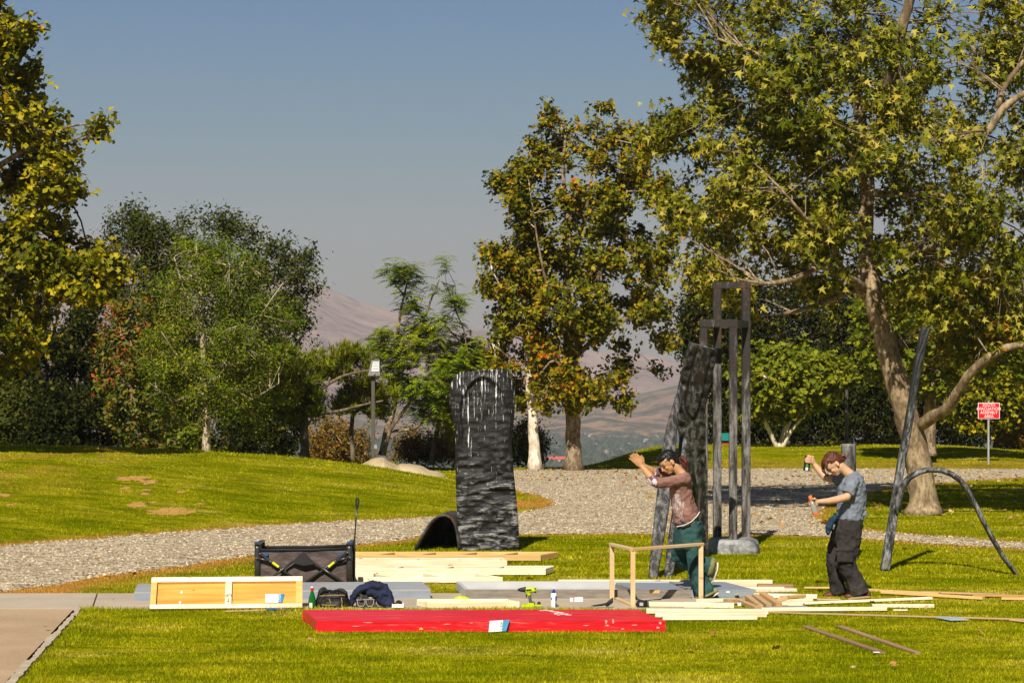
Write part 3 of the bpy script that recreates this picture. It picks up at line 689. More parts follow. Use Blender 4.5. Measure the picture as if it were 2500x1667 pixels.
l_oak = leafmat('oak_leaves', [(0, (.018, .030, .003)), (.45, (.045, .058, .005)), (.8, (.095, .10, .009)), (1, (.18, .16, .02))], trans=.15)
l_olive = leafmat('airy_olive_leaves', [(0, (.04, .08, .003)), (.5, (.12, .16, .004)), (.85, (.26, .27, .008)), (1, (.38, .34, .02))])
l_pine = leafmat('pine_needles', [(0, (.03, .06, .003)), (.4, (.12, .16, .004)), (.8, (.28, .29, .008)), (1, (.34, .18, .03))], trans=.2)
l_jac = leafmat('fern_leaves', [(0, (.04, .09, .003)), (.5, (.15, .21, .006)), (.85, (.30, .33, .012)), (1, (.40, .36, .02))])
l_lime = leafmat('lime_leaves', [(0, (.07, .11, .008)), (.5, (.18, .21, .010)), (.85, (.30, .30, .015)), (1, (.36, .32, .02))])
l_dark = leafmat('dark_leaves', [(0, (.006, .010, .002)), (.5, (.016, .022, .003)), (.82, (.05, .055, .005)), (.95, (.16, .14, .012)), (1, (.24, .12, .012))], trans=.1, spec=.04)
l_brown = leafmat('brown_leaves', [(0, (.04, .05, .006)), (.4, (.15, .10, .010)), (.75, (.32, .15, .018)), (1, (.40, .24, .03))])
l_red = leafmat('red_green_leaves', [(0, (.03, .05, .008)), (.35, (.07, .10, .01)), (.7, (.20, .19, .015)), (.88, (.28, .09, .012)), (1, (.55, .05, .02))], trans=.25)

def WB(px, py, Y=None):
    if Y is None: return G(px, py)
    X = (px - CX) * Y / F; return Vector((X, Y, H(X, Y)))
# the big sycamore (trunk and limbs follow the photo)
tree('sycamore_tree', 'huge sycamore with thick leaning mottled trunk, right of the person in the grey tee', WB(2256, 1252),
     [(2122, 1180, 37, .27), (2118, 1120, 37, .235), (2108, 1050, 37, .22), (2085, 960, 36.9, .21), (2060, 880, 36.8, .20), (2035, 790, 36.8, .185), (2008, 690, 36.8, .17), (1990, 600, 36.9, .15), (1985, 520, 37, .14), (1995, 420, 37, .12), (1985, 330, 37.1, .11), (1965, 200, 37.2, .09), (1970, 60, 37.2, .07), (1980, -60, 37.2, .05)],
     [[(2100, 985, 37, .11), (2140, 958, 36.5, .11), (2178, 940, 36, .10), (2200, 900, 35.7, .085), (2225, 860, 35.4, .08), (2262, 826, 35.1, .075), (2310, 796, 34.9, .065), (2370, 790, 34.8, .05), (2440, 760, 34.6, .05)],
      [(1992, 665, 36.9, .09), (1950, 640, 36.2, .07), (1900, 600, 35.6, .06), (1830, 640, 35.2, .05), (1760, 655, 34.9, .035), (1690, 640, 34.6, .02)],
      [(1992, 655, 36.9, .08), (1940, 672, 36.4, .06), (1880, 705, 36, .05), (1800, 720, 35.7, .03)],
      [(1990, 690, 36.9, .06), (1930, 610, 36.0, .05), (1900, 560, 35.3, .04), (1850, 500, 34.8, .03), (1790, 430, 34.5, .02)],
      [(1985, 430, 37, .08), (1960, 360, 36.3, .07), (1920, 280, 35.6, .05), (1850, 200, 35.2, .04), (1760, 130, 35, .03), (1650, 90, 34.8, .02)],
      [(1985, 440, 37, .08), (2060, 450, 36.6, .05), (2150, 440, 36, .04), (2240, 480, 35.6, .03)],
      [(1992, 400, 37, .09), (2030, 250, 36.9, .09), (2062, 105, 36.0, .085), (2080, 40, 35.8, .085), (2098, -40, 35.6, .08)],
      [(2205, 318, 35.0, .05), (2262, 312, 34.8, .07), (2285, 280, 34.7, .065), (2305, 245, 34.6, .06), (2350, 215, 34.6, .05), (2420, 190, 34.5, .045)],
      [(2290, 250, 34.7, .05), (2310, 190, 34.6, .04), (2352, 140, 34.6, .035)],
      [(2010, 560, 37, .07), (2080, 600, 36.3, .05), (2140, 560, 35.6, .04), (2230, 560, 35, .03)]],
     [(1500, -120), (1508, 100), (1530, 128), (1600, 160), (1560, 180), (1598, 240), (1500, 262), (1498, 322), (1560, 380), (1500, 420), (1545, 480), (1600, 560), (1570, 640), (1640, 690), (1700, 740), (1790, 730), (1850, 700), (1930, 700), (1990, 690), (2060, 690), (2090, 740), (2140, 780), (2200, 810), (2352, 830), (2480, 800), (2520, 500), (2520, -120)],
     37.0, 3.6, 2800, 18, 'maple', .116, .20, b_syc, l_syc, 11, group='sycamore trees', sprig=-.15, clump=.50, holes=((1790, 690, 200, 75, .55), (2080, 15, 27, 95, .0), (1992, 520, 24, 95, .04), (2272, 160, 40, 105, .12), (2300, 330, 40, 60, .2), (2310, 80, 50, 40, .4), (1995, 450, 30, 45, .1), (2010, 600, 28, 90, .12), (1985, 480, 25, 60, .1)), gap=.14, gsc=.012, vert=1.1, twr=.0065, twbark=b_mid, indiv=290, indmat=l_syc1)
# sycamores right of the tall slab
tree('sycamore_tree', 'slim pale barked sycamore with orange tinted leaves just right of the tall dark slab', WB(1305, 1145, 58),
     [(1229, 1080, 58, .17), (1226, 1000, 58, .14), (1222, 930, 58, .13), (1216, 880, 58, .12), (1210, 760, 58, .10), (1200, 640, 58, .08), (1190, 520, 58, .05), (1170, 440, 58, .03)],
     [[(1212, 800, 58, .045), (1170, 700, 57.5, .03), (1130, 620, 57, .015)], [(1205, 700, 58, .05), (1235, 600, 58, .04), (1250, 500, 58, .02)], [(1216, 860, 58, .035), (1170, 820, 57.5, .022), (1130, 790, 57, .01)]],
     [(1140, 400), (1180, 410), (1235, 500), (1262, 640), (1266, 800), (1250, 900), (1215, 940), (1180, 900), (1130, 870), (1122, 780), (1145, 720), (1110, 640), (1112, 570), (1155, 500), (1130, 450)],
     58, 1.7, 600, 24, 'maple_small', .088, .20, b_pale, l_autumn, 21, 'sycamore trees', gap=.30, gsc=.03, clump=.28, sprig=.35, twr=.010)
tree('sycamore_tree', 'dark trunked sycamore with turning leaves standing on the gravel edge, second right of the slab', WB(1400, 1145, 57.6),
     [(1317, 1080, 57.6, .22), (1317, 1010, 57.6, .20), (1316, 950, 57.6, .20), (1308, 890, 57.6, .17), (1302, 820, 57.6, .14), (1306, 740, 57.6, .12), (1300, 640, 57.6, .10), (1310, 520, 57.6, .07), (1290, 400, 57.6, .05), (1300, 300, 57.6, .03)],
     [[(1306, 880, 57.6, .10), (1330, 800, 57.2, .08), (1345, 740, 57, .07), (1360, 680, 56.8, .06), (1400, 560, 56.6, .04), (1440, 440, 56.5, .025)], [(1304, 840, 57.6, .08), (1380, 760, 57.2, .06), (1430, 740, 56.8, .05), (1490, 700, 56.6, .03)],
      [(1310, 900, 57.6, .07), (1380, 860, 57, .05), (1440, 890, 56.6, .03)], [(1302, 780, 57.6, .06), (1260, 680, 57, .04), (1235, 560, 56.6, .03), (1215, 420, 56.5, .02)], [(1306, 640, 57.6, .06), (1350, 480, 57.2, .04), (1370, 320, 57, .02)], [(1306, 860, 57.6, .06), (1270, 820, 57, .04), (1240, 860, 56.6, .02)]],
     [(1198, 345), (1225, 305), (1268, 250), (1300, 270), (1325, 310), (1345, 300), (1362, 250), (1398, 245), (1412, 300), (1450, 285), (1495, 320), (1525, 440), (1545, 560), (1545, 700), (1530, 800), (1500, 880), (1440, 930), (1340, 950), (1262, 955), (1235, 890), (1215, 760), (1195, 560), (1172, 450)],
     57.6, 2.2, 1700, 19, 'maple_small', .094, .20, b_mid, l_autumn, 22, 'sycamore trees', holes=((1435, 720, 25, 45, .3), (1490, 560, 18, 40, .3)), clump=.30, gap=.33, gsc=.03, sprig=.35, twr=.0065, twbark=b_twig)
# left sycamore
tree('sycamore_tree', 'yellowing sycamore cut off by the left edge of the picture', WB(-260, 1200, 42),
     [(-245, 1140, 42, .30), (-235, 900, 42, .24), (-215, 700, 42, .2), (-190, 500, 42, .16), (-160, 300, 42, .12), (-120, 100, 42, .08)],
     [[(-215, 720, 42, .10), (-100, 650, 41.9, .06), (40, 600, 42.2, .04), (150, 590, 42.3, .02), (230, 610, 42.3, .01)], [(-190, 500, 42, .10), (-60, 420, 41.6, .07), (60, 340, 41.2, .05), (150, 290, 41, .03), (200, 285, 41, .015)],
      [(-170, 360, 42, .09), (-40, 240, 41.7, .06), (20, 130, 41.4, .04), (40, 50, 41.2, .02)], [(-200, 600, 42, .09), (-40, 560, 41.6, .06), (80, 480, 41.2, .04), (140, 430, 41, .02)]],
     [(-230, 60), (-60, -60), (10, 15), (45, 40), (70, 90), (60, 150), (72, 200), (105, 245), (140, 268), (190, 250), (232, 285), (190, 345), (190, 385), (172, 440), (120, 500), (165, 530), (140, 555), (200, 575), (262, 560), (290, 590), (270, 640), (235, 680), (150, 700), (80, 740), (60, 830), (-40, 900), (-230, 920)],
     42, 2.4, 1900, 19, 'maple_small', .100, .19, b_mid, l_left, 23, 'sycamore trees', gap=.36, gsc=.022, clump=.30, vert=.9)
# oak mass on the left
tree('oak_tree', 'broad dark oak with rounded spiky crown behind the mound', WB(505, 1100, 66),
     [(560, 1050, 66, .2), (560, 900, 66, .18), (540, 760, 66, .14), (520, 640, 66, .1)], [[(550, 820, 66, .1), (640, 720, 66, .07), (700, 640, 66, .03)], [(545, 800, 66, .1), (430, 700, 66, .07), (330, 600, 66, .04)], [(560, 860, 66, .08), (660, 800, 66, .05)]],
     [(205, 545), (235, 505), (290, 500), (312, 470), (335, 505), (380, 505), (420, 498), (445, 520), (490, 495), (530, 505), (560, 500), (590, 545), (640, 530), (660, 555), (690, 545), (712, 590), (738, 640), (715, 690), (735, 710), (695, 760), (690, 815), (660, 860), (690, 960), (640, 1045), (420, 1045), (230, 1010), (190, 700)],
     66, 3.0, 2500, 28, 'oval', .115, .27, b_dark, l_oak, 31, 'trees behind the mound', gap=.18, gsc=.02, vert=0, twr=.01, sprig=.9, clump=.35)
tree('olive_tree', 'airy yellow green tree with slim pale trunk in front of the dark oak', WB(503, 1105, 52),
     [(474, 1048, 52, .10), (474, 960, 52, .085), (470, 880, 52, .07), (465, 780, 52, .06), (462, 680, 52, .045), (450, 560, 52, .02)],
     [[(472, 930, 52, .026), (420, 840, 51.5, .016), (370, 760, 51, .009)], [(470, 900, 52, .026), (540, 820, 51.5, .016), (600, 720, 51, .009), (650, 650, 51, .012)], [(466, 800, 52, .026), (520, 700, 51.5, .016), (560, 600, 51.3, .015)], [(466, 760, 52, .022), (420, 660, 51.6, .012), (400, 590, 51.5, .012)], [(472, 960, 52, .022), (560, 930, 51.4, .014), (640, 880, 51, .007)], [(472, 960, 52, .022), (400, 920, 51.4, .014), (345, 880, 51, .007)]],
     [(395, 590), (450, 540), (500, 560), (560, 590), (610, 640), (660, 680), (690, 750), (670, 850), (640, 930), (590, 990), (540, 940), (480, 950), (430, 960), (380, 960), (340, 900), (335, 820), (370, 720), (380, 650)],
     52, 1.7, 1300, 28, 'oval', .066, .26, b_twig, l_olive, 32, 'trees behind the mound', gap=.16, gsc=.02, vert=0, twr=.006, clump=.22)
tree('pistache_tree', 'thin tree with scattered red leaves between the yellowing sycamore and the airy tree', WB(330, 1100, 56),
     [(308, 1045, 56, .09), (306, 960, 56, .08), (302, 860, 56, .06), (300, 760, 56, .04)], [[(303, 880, 56, .04), (350, 790, 55.6, .03), (380, 720, 55.4, .02)], [(303, 880, 56, .04), (250, 800, 55.6, .02)]],
     [(250, 700), (330, 680), (400, 680), (430, 760), (400, 850), (380, 950), (440, 1040), (300, 1045), (240, 960), (225, 820)],
     56, 1.4, 420, 20, 'oval', .13, .25, b_mid, l_red, 33, 'trees behind the mound', gap=.2, gsc=.02, vert=.3, twr=.008, twbark=b_twig)
tree('dark_tree', 'shadowy evergreen filling the gap below the yellowing sycamore', WB(120, 1095, 60),
     [(120, 1035, 60, .16), (125, 900, 60, .13), (130, 780, 60, .09)], [[(125, 860, 60, .07), (60, 780, 60, .04)], [(125, 880, 60, .07), (200, 790, 60, .04)]],
     [(-80, 760), (60, 700), (140, 700), (220, 730), (290, 800), (330, 900), (330, 1045), (-80, 1040)],
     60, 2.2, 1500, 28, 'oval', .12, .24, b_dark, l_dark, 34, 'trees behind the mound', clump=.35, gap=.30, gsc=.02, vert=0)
tree('yellow_shrub', 'low yellow green shrub with pink blooms at the foot of the oak', WB(400, 1100, 56), [], [], [(370, 1040), (380, 980), (430, 960), (470, 1000), (460, 1046)], 56, .6, 90, 22, 'oval', .10, .2, b_dark, l_lime, 35, 'shrubs behind the mound', cat='shrub', down=0)
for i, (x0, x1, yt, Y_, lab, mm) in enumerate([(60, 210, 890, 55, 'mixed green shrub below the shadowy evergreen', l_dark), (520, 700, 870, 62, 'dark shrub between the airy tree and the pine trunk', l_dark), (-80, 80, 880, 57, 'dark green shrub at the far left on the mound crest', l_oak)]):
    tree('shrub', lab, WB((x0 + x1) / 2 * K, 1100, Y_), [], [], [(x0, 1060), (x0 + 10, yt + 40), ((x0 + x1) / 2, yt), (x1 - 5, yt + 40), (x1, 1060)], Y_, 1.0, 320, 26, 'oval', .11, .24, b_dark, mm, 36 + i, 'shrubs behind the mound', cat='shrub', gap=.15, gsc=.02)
# pine
tree('pine_tree', 'young pine with tufted needle pads left of the lamp post', WB(745, 1120, 55),
     [(700, 1052, 55, .115), (700, 1000, 55, .10), (697, 940, 55, .11), (690, 880, 55, .09), (685, 830, 55, .05)],
     [[(697, 930, 55, .06), (740, 890, 54.6, .05), (790, 860, 54.4, .04), (850, 850, 54.2, .02)], [(695, 900, 55, .05), (640, 890, 54.6, .03)], [(700, 945, 55, .05), (760, 950, 54.5, .045), (830, 930, 54.2, .03), (880, 920, 54, .02)], [(692, 860, 55, .04), (740, 820, 54.6, .03)]],
     [(640, 830), (650, 800), (690, 805), (720, 800), (735, 815), (770, 795), (800, 800), (840, 810), (858, 850), (850, 880), (800, 880), (770, 870), (735, 880), (745, 930), (735, 975), (700, 965), (640, 960), (615, 930), (640, 880)],
     55, 1.2, 250, 11, 'tuft', .22, .16, b_dark, l_pine, 41, 'pine trees', vert=0, twr=.012, gap=.3, gsc=.022, topo=1.6, nrand=.4, sprig=.2)
tree('pine_tree', 'second pine behind the lamp post with low hanging needle pads', WB(900, 1125, 56),
     [(812, 1060, 56, .06), (806, 1000, 56, .06), (812, 930, 56, .05), (800, 880, 56, .04)], [[(810, 950, 56, .04), (860, 920, 55.6, .03), (895, 930, 55.4, .02)], [(808, 930, 56, .03), (770, 920, 55.8, .02)]],
     [(770, 900), (800, 890), (850, 880), (905, 900), (905, 945), (870, 965), (830, 940), (800, 960), (765, 950)],
     55.6, .9, 90, 10, 'tuft', .21, .15, b_dark, l_pine, 42, 'pine trees', vert=0, twr=.010, topo=1.6, nrand=.4)
# fern leaved trees
tree('jacaranda_tree', 'feathery jacaranda with several bare slanting stems above the boulder', WB(930, 1128, 58),
     [(878, 1045, 58, .08), (885, 990, 58, .07), (905, 950, 58, .06), (915, 880, 58, .05), (912, 760, 58, .045), (925, 690, 58, .03), (938, 640, 58, .02)],
     [[(882, 1040, 58, .06), (895, 985, 57.8, .055), (930, 940, 57.6, .05), (960, 900, 57.6, .035)], [(900, 990, 58, .04), (960, 985, 57.8, .04), (985, 950, 57.6, .03), (1020, 940, 57.5, .02)], [(912, 860, 58, .04), (960, 780, 57.7, .035), (985, 700, 57.6, .03), (1010, 640, 57.6, .015)],
      [(912, 800, 58, .03), (880, 780, 57.8, .02), (868, 760, 57.7, .015)], [(965, 770, 57.7, .02), (1030, 720, 57.6, .015), (1060, 700, 57.6, .01)]],
     [(884, 625), (905, 605), (950, 612), (975, 640), (1000, 605), (1040, 592), (1052, 640), (1045, 670), (1072, 690), (1050, 750), (1010, 770), (1030, 800), (1090, 790), (1100, 860), (1090, 930), (1030, 960), (985, 965), (950, 930), (905, 900), (865, 850), (850, 790), (880, 750), (935, 745), (960, 720), (925, 700), (940, 660), (905, 650)],
     58, 1.6, 400, 9, 'frond', .34, .19, b_mid, l_jac, 51, None, vert=.1, twr=.010, gap=.28, gsc=.022, topo=1.5, nrand=.35, sprig=0)
tree('young_tree', 'leaning young tree with thin dark trunk left of the tall slab', WB(1052, 1138, 60),
     [(990, 1068, 60, .08), (995, 1030, 60, .07), (1008, 970, 60, .06), (1022, 900, 60, .05), (1040, 830, 60, .03)], [[(1015, 930, 60, .03), (1060, 880, 59.7, .02), (1090, 850, 59.6, .01)]],
     [(1020, 790), (1060, 770), (1110, 790), (1130, 860), (1110, 960), (1060, 1040), (1020, 1000), (1030, 900), (1000, 850)],
     60, 1.1, 230, 8, 'frond', .28, .18, b_dark, l_lime, 52, None, vert=.3, gap=.15, gsc=.02)
for i, (x0, x1, yt, yb, Y_, mm, lab, den) in enumerate([(705, 850, 955, 1062, 60, l_brown, 'rusty brown brush behind the pine and lamp post', 300), (900, 1045, 985, 1078, 62, l_brown, 'olive brown brush behind the boulder', 330), (1175, 1262, 960, 1082, 61, l_oak, 'dark leafy bush between the slab and the pale sycamore', 260), (1100, 1190, 930, 1085, 63, l_brown, 'brown bush partly hidden by the tall slab', 230), (1000, 1080, 920, 1075, 64, l_brown, 'brown bush behind the leaning young tree', 180)]):
    tree('brush', lab, WB((x0 + x1) / 2 * K, 1120, Y_), [], [[((x0 + x1) / 2, yb, Y_, .03), ((x0 + x1) / 2 + 20, (yt + yb) / 2, Y_, .015)]], [(x0, yb), (x0 + 12, yt + 35), ((x0 * 2 + x1) / 3, yt + 5), ((x0 + 2 * x1) / 3, yt + 18), (x1 - 8, yt + 45), (x1, yb)], Y_, .9, den, 22, 'oval', .085, .20, b_twig, mm, 60 + i, 'brush beyond the lawn', cat='bush', gap=.2, gsc=.03)
# behind on the right
tree('lime_tree', 'bright yellow green tree with forked pale trunk on the far lawn', WB(1905, 1098, 69),
     [(1790, 1034, 69, .12), (1800, 1000, 69, .10), (1815, 960, 69, .08), (1830, 900, 69, .05)], [[(1788, 1034, 69, .09), (1765, 985, 68.8, .07), (1742, 930, 68.6, .05), (1735, 880, 68.6, .03)], [(1796, 1030, 69, .08), (1815, 990, 68.8, .06), (1850, 950, 68.6, .04), (1880, 920, 68.6, .03)]],
     [(1690, 850), (1720, 820), (1770, 800), (1830, 800), (1880, 815), (1950, 830), (1960, 880), (1920, 930), (1870, 930), (1830, 960), (1770, 960), (1720, 950), (1700, 900)],
     69, 1.8, 420, 22, 'maple_small', .13, .25, b_pale, l_lime, 71, 'trees at the back of the right lawn', gap=.2, gsc=.02)
tree('sycamore_tree', 'second sycamore trunk standing behind the huge leaning one', WB(2268, 1110, 62),
     [(2133, 1046, 62, .2), (2134, 1000, 62, .19), (2136, 940, 62, .18), (2140, 860, 62, .15), (2150, 740, 62, .1)], [[(2140, 860, 62, .08), (2220, 780, 61.5, .05)], [(2140, 860, 62, .08), (2060, 780, 61.5, .05)]],
     [(1960, 700), (2050, 650), (2200, 640), (2352, 660), (2480, 700), (2480, 870), (2352, 880), (2250, 860), (2180, 900), (2080, 900), (1990, 840)],
     62, 2.4, 560, 22, 'maple_small', .14, .28, b_mid, l_lime, 72, 'sycamore trees', gap=.2, gsc=.02)
hd = [(1630, 1790, 640, 'dark evergreen left of the chair sculpture legs'), (1575, 1720, 640, 'dark evergreen between the turning sycamore and the chair sculpture'), (1760, 1930, 640, 'dark evergreen behind the forked lime tree'), (1900, 2080, 660, 'dark evergreen behind the grey tee person'), (2050, 2220, 700, 'dark evergreen behind the leaning sycamore trunk'), (2200, 2380, 720, 'dark evergreen behind the red sign'), (2330, 2500, 740, 'dark evergreen at the right edge behind the red sign')]
for i, (x0, x1, yt, lab) in enumerate(hd):
    xm = (x0 + x1) / 2; Y_ = 78 + (i % 3) * 2.5; bot = 1046 if xm > 1700 else 860
    if i == 1: bot = 830
    tree('evergreen_tree', lab, WB(xm * K, 1100, Y_), [(xm, 1050, Y_, .16), (xm + 8, 950, Y_, .14), (xm - 5, 820, Y_, .1)], [[(xm, 900, Y_, .06), (xm + 50, 820, Y_, .03)], [(xm, 920, Y_, .06), (xm - 50, 840, Y_, .03)]],
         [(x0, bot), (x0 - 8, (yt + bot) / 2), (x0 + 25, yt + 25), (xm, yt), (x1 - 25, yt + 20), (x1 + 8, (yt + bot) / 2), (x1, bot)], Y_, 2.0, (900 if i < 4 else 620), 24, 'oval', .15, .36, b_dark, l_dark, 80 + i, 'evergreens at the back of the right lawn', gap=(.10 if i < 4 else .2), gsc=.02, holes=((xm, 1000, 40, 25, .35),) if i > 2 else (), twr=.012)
tree('shrub', 'tawny dry brush behind the foot of the red sign', WB(2440, 1105, 74), [], [], [(2230, 1046), (2250, 990), (2330, 975), (2420, 990), (2430, 1050)], 74, .8, 220, 18, 'oval', .10, .2, b_dark, l_brown, 95, cat='shrub', gap=.2)
tree('shrub', 'yellow leaved shrub above the red sign at the edge of the evergreens', WB(2400, 1105, 73), [], [], [(2170, 960), (2200, 860), (2280, 840), (2352, 860), (2400, 900), (2352, 960), (2260, 990)], 73, 1.0, 210, 20, 'maple_small', .12, .24, b_dark, l_left, 96, cat='shrub', gap=.25)
# fallen leaves
def fallen(nn, f_, label, sz=.07):
    X, Y = f_(nn); n_ = len(X); V, Fc = leaf_template('maple_small'); nrm = np.tile([0, 0, 1.0], (n_, 1)) + rng.normal(0, .35, (n_, 3)); R = rand_frames(nrm, rng)
    s_ = sz * (.5 + .8 * rng.random(n_)); W_ = np.einsum('nij,kj->nki', R, V) * s_[:, None, None] + np.stack([X, Y, hz(X, Y) + .045], -1)[:, None]
    l_f = leafmat('fallen_leaves', [(0, (.22, .10, .03)), (.5, (.42, .22, .06)), (1, (.6, .42, .18))], trans=.1)
    tag(npmesh('fallen_leaves', W_.reshape(-1, 3), (Fc[None] + len(V) * np.arange(n_)[:, None, None]).reshape(-1, 3), l_f), label, kind='stuff')
fallen(0, lambda k: (lambda Y: (rng.uniform(2.5, 13, len(Y)), Y))(rng.uniform(33, 57, 900)), 'dry leaves fallen on gravel and lawn round the big sycamore')
fallen(0, lambda k: (lambda Y: (rng.uniform(-1, 1, len(Y)) * Y * .24, Y))(rng.uniform(16, 29, 90)), 'few dry leaves blown over the near lawn', .045)
fallen(0, lambda k: (lambda Y: (rng.uniform(-1, 4, len(Y)), Y))(rng.uniform(50, 59.5, 350)), 'dry leaves fallen along the far gravel edge', .055)
# ------------------------------------------------------------------ stone, lamp, sign
m_rock = mat('sandstone', (.46, .36, .22), (.34, .25, .14), .9, 2.2, bmp=.5, bd=.05, kind='World')
def boulder(pts, Y, dy, name, label, seed, group=None):
    """pts: (x, top y, bottom y)"""
    n_ = len(pts); mb = MB(); rings = []
    for i, (px, t, b_) in enumerate(pts):
        top = P(px, t, Y); zg = H(top.x, Y) - .15; hh = max(.06, top.z - zg); ring = []
        for k in range(11):
            th = math.pi * k / 10; w_ = dy * (.55 + .45 * math.sin(math.pi * (i + .5) / n_)); rr = 1 + .16 * (float(vnoise(i * .7, k * .6, seed)) - .5)
            ring.append((top.x + .12 * (float(vnoise(i * 1.1, k * .9, seed + 1)) - .5), Y - math.cos(th) * w_ * rr, zg + hh * math.sin(th) ** .6 * (1 if k in (4, 5, 6) else rr)))
        rings.append(ring)
    v = [p for r_ in rings for p in r_]; f = [(i * 11 + k, i * 11 + k + 1, (i + 1) * 11 + k + 1, (i + 1) * 11 + k) for i in range(n_ - 1) for k in range(10)]
    f += [tuple(range(11)), tuple(range((n_ - 1) * 11, n_ * 11))[::-1]]
    mb.add(v, f); o = mb.build(name, m_rock, smooth=False); tag(o, label, 'boulder', group); return o
boulder([(884, 1140, 0), (893, 1127, 0), (910, 1119, 0), (930, 1115, 0), (940, 1117, 0), (952, 1127, 0), (968, 1135, 0), (980, 1142, 0)], 48.5, .7, 'boulder', 'taller peaked tan boulder at the end of the mound', 3, 'boulders at the end of the mound')
boulder([(962, 1142, 0), (975, 1131, 0), (1000, 1132, 0), (1025, 1137, 0), (1045, 1147, 0), (1070, 1152, 0), (1085, 1160, 0), (1094, 1171, 0)], 47.6, .6, 'boulder', 'long low tan boulder sloping down behind the tall slab', 9, 'boulders at the end of the mound')
m_pole = mat('painted_post', (.10, .085, .07), None, .5, 4, bmp=0); m_bronze = mat('bronze_housing', (.055, .035, .022), None, .45, 4, bmp=0); m_lens = mat('lamp_glass', (.13, .16, .16), None, .35, 3, bmp=0, spec=.4)
m_plate = mat('pale_plate', (.30, .33, .33), None, .5, 3, bmp=0)
Yl = 54.0; s_ = Yl / F; base = WB(911, 1120, Yl); lamp = empty('floodlight_post', base, 'square floodlight on a thin dark post above the boulder', 'lamp')
mb = MB(); top = P(911, 912, Yl); mb.bar(base - Vector((0, 0, .1)), Vector((base.x, base.y, top.z)), .085, .085, up=(0, 1, 0)); mb.build('post', m_pole, lamp)
mb = MB(); fr_ = [P(898, 917, Yl - .18), P(928, 917, Yl - .18), P(927, 879, Yl - .02), P(907, 879, Yl - .02)]; mb.prism([fr_[0], fr_[1], fr_[2], fr_[3]], (0, .28, .0)); mb.build('housing', m_bronze, lamp)
def inset(q, a, b_, c, d, off=-.006):
    q = [Vector(v) for v in q]; f_ = lambda u, v: q[0] * (1 - u) * (1 - v) + q[1] * u * (1 - v) + q[2] * u * v + q[3] * (1 - u) * v
    return [f_(a, c) + Vector((0, off, 0)), f_(b_, c) + Vector((0, off, 0)), f_(b_, d) + Vector((0, off, 0)), f_(a, d) + Vector((0, off, 0))]
mb = MB(); mb.prism(inset(fr_, .22, .92, .28, .9), (0, -.01, 0)); gl = mb.build('lens', m_lens, lamp)
mb = MB(); [mb.prism(inset(fr_, .30, .84, a, a + .06, -.018), (0, -.006, 0)) for a in (.42, .60, .78)]; mb.build('louvre', m_plate, gl)
mb = MB(); mb.lathe(P(914, 911, Yl - .19), [(.001, -.01), (.03, -.01), (.03, .01), (.001, .01)], 10, Matrix.Rotation(math.pi / 2, 3, 'X')); mb.build('sensor', m_plate, lamp)
mb = MB(); mb.box(P(917, 1090, Yl - .06), (.07, .02, .10)); mb.build('tag_plate', m_plate, lamp)
# sign
m_red = mat('sign_red', (.72, .012, .02), None, .4, 3, bmp=0); m_white = mat('sign_white', (.85, .85, .85), None, .5, 3, bmp=0); m_galv = mat('galvanised_post', (.36, .36, .36), (.28, .28, .29), .5, 8, bmp=.1)
def text_mesh(s, size, m, parent, loc, rotm, name, align='CENTER', ext=.002):
    cu = bpy.data.curves.new(name, 'FONT'); cu.body = s; cu.size = size; cu.align_x = align; cu.align_y = 'CENTER'; cu.extrude = ext; cu.resolution_u = 3
    o = bpy.data.objects.new(name, cu); COL.objects.link(o); dg = bpy.context.evaluated_depsgraph_get(); me = bpy.data.meshes.new_from_object(o.evaluated_get(dg)); bpy.data.objects.remove(o)
    me.name = name; me.materials.clear(); me.materials.append(m); o = bpy.data.objects.new(name, me); COL.objects.link(o)
    base = WL[parent.name] if parent else Vector((0, 0, 0)); M4 = rotm.to_4x4(); M4.translation = Vector(loc) - base; o.matrix_local = M4; WL[o.name] = Vector(loc)
    if parent: o.parent = parent; 
    o.matrix_local = M4
    return o
sb = G(2413, 1133); Ys = sb.y; sign = empty('evacuation_sign', sb, 'red sign reading SOUTH EVACUATION ASSEMBLY AREA on a grey post', 'sign')
mb = MB(); pt = P(2413, 979, Ys); mb.bar(sb - Vector((0, 0, .1)), Vector((sb.x, Ys, pt.z)), .05, .035, up=(0, 1, 0)); mb.build('post', m_galv, sign)
a_, b_ = P(2387, 1022, Ys), P(2440, 983, Ys); c_ = (a_ + b_) / 2; w_, h_ = b_.x - a_.x, b_.z - a_.z
mb = MB(); mb.box((c_.x, Ys - .035, c_.z), (w_, .006, h_)); mb.build('panel', m_white, sign)
mb = MB(); mb.box((c_.x, Ys - .042, c_.z), (w_ - .03, .004, h_ - .03)); pn = mb.build('red_face', m_red, sign)
RX90 = Matrix.Rotation(math.pi / 2, 3, 'X')
for i, t in enumerate(('SOUTH', 'EVACUATION', 'ASSEMBLY', 'AREA')):
    text_mesh(t, .118, m_white, sign, (c_.x, Ys - .047, c_.z + h_ * (.345 - .23 * i)), RX90 @ Matrix.Diagonal((.93, 1, 1)), 'lettering')
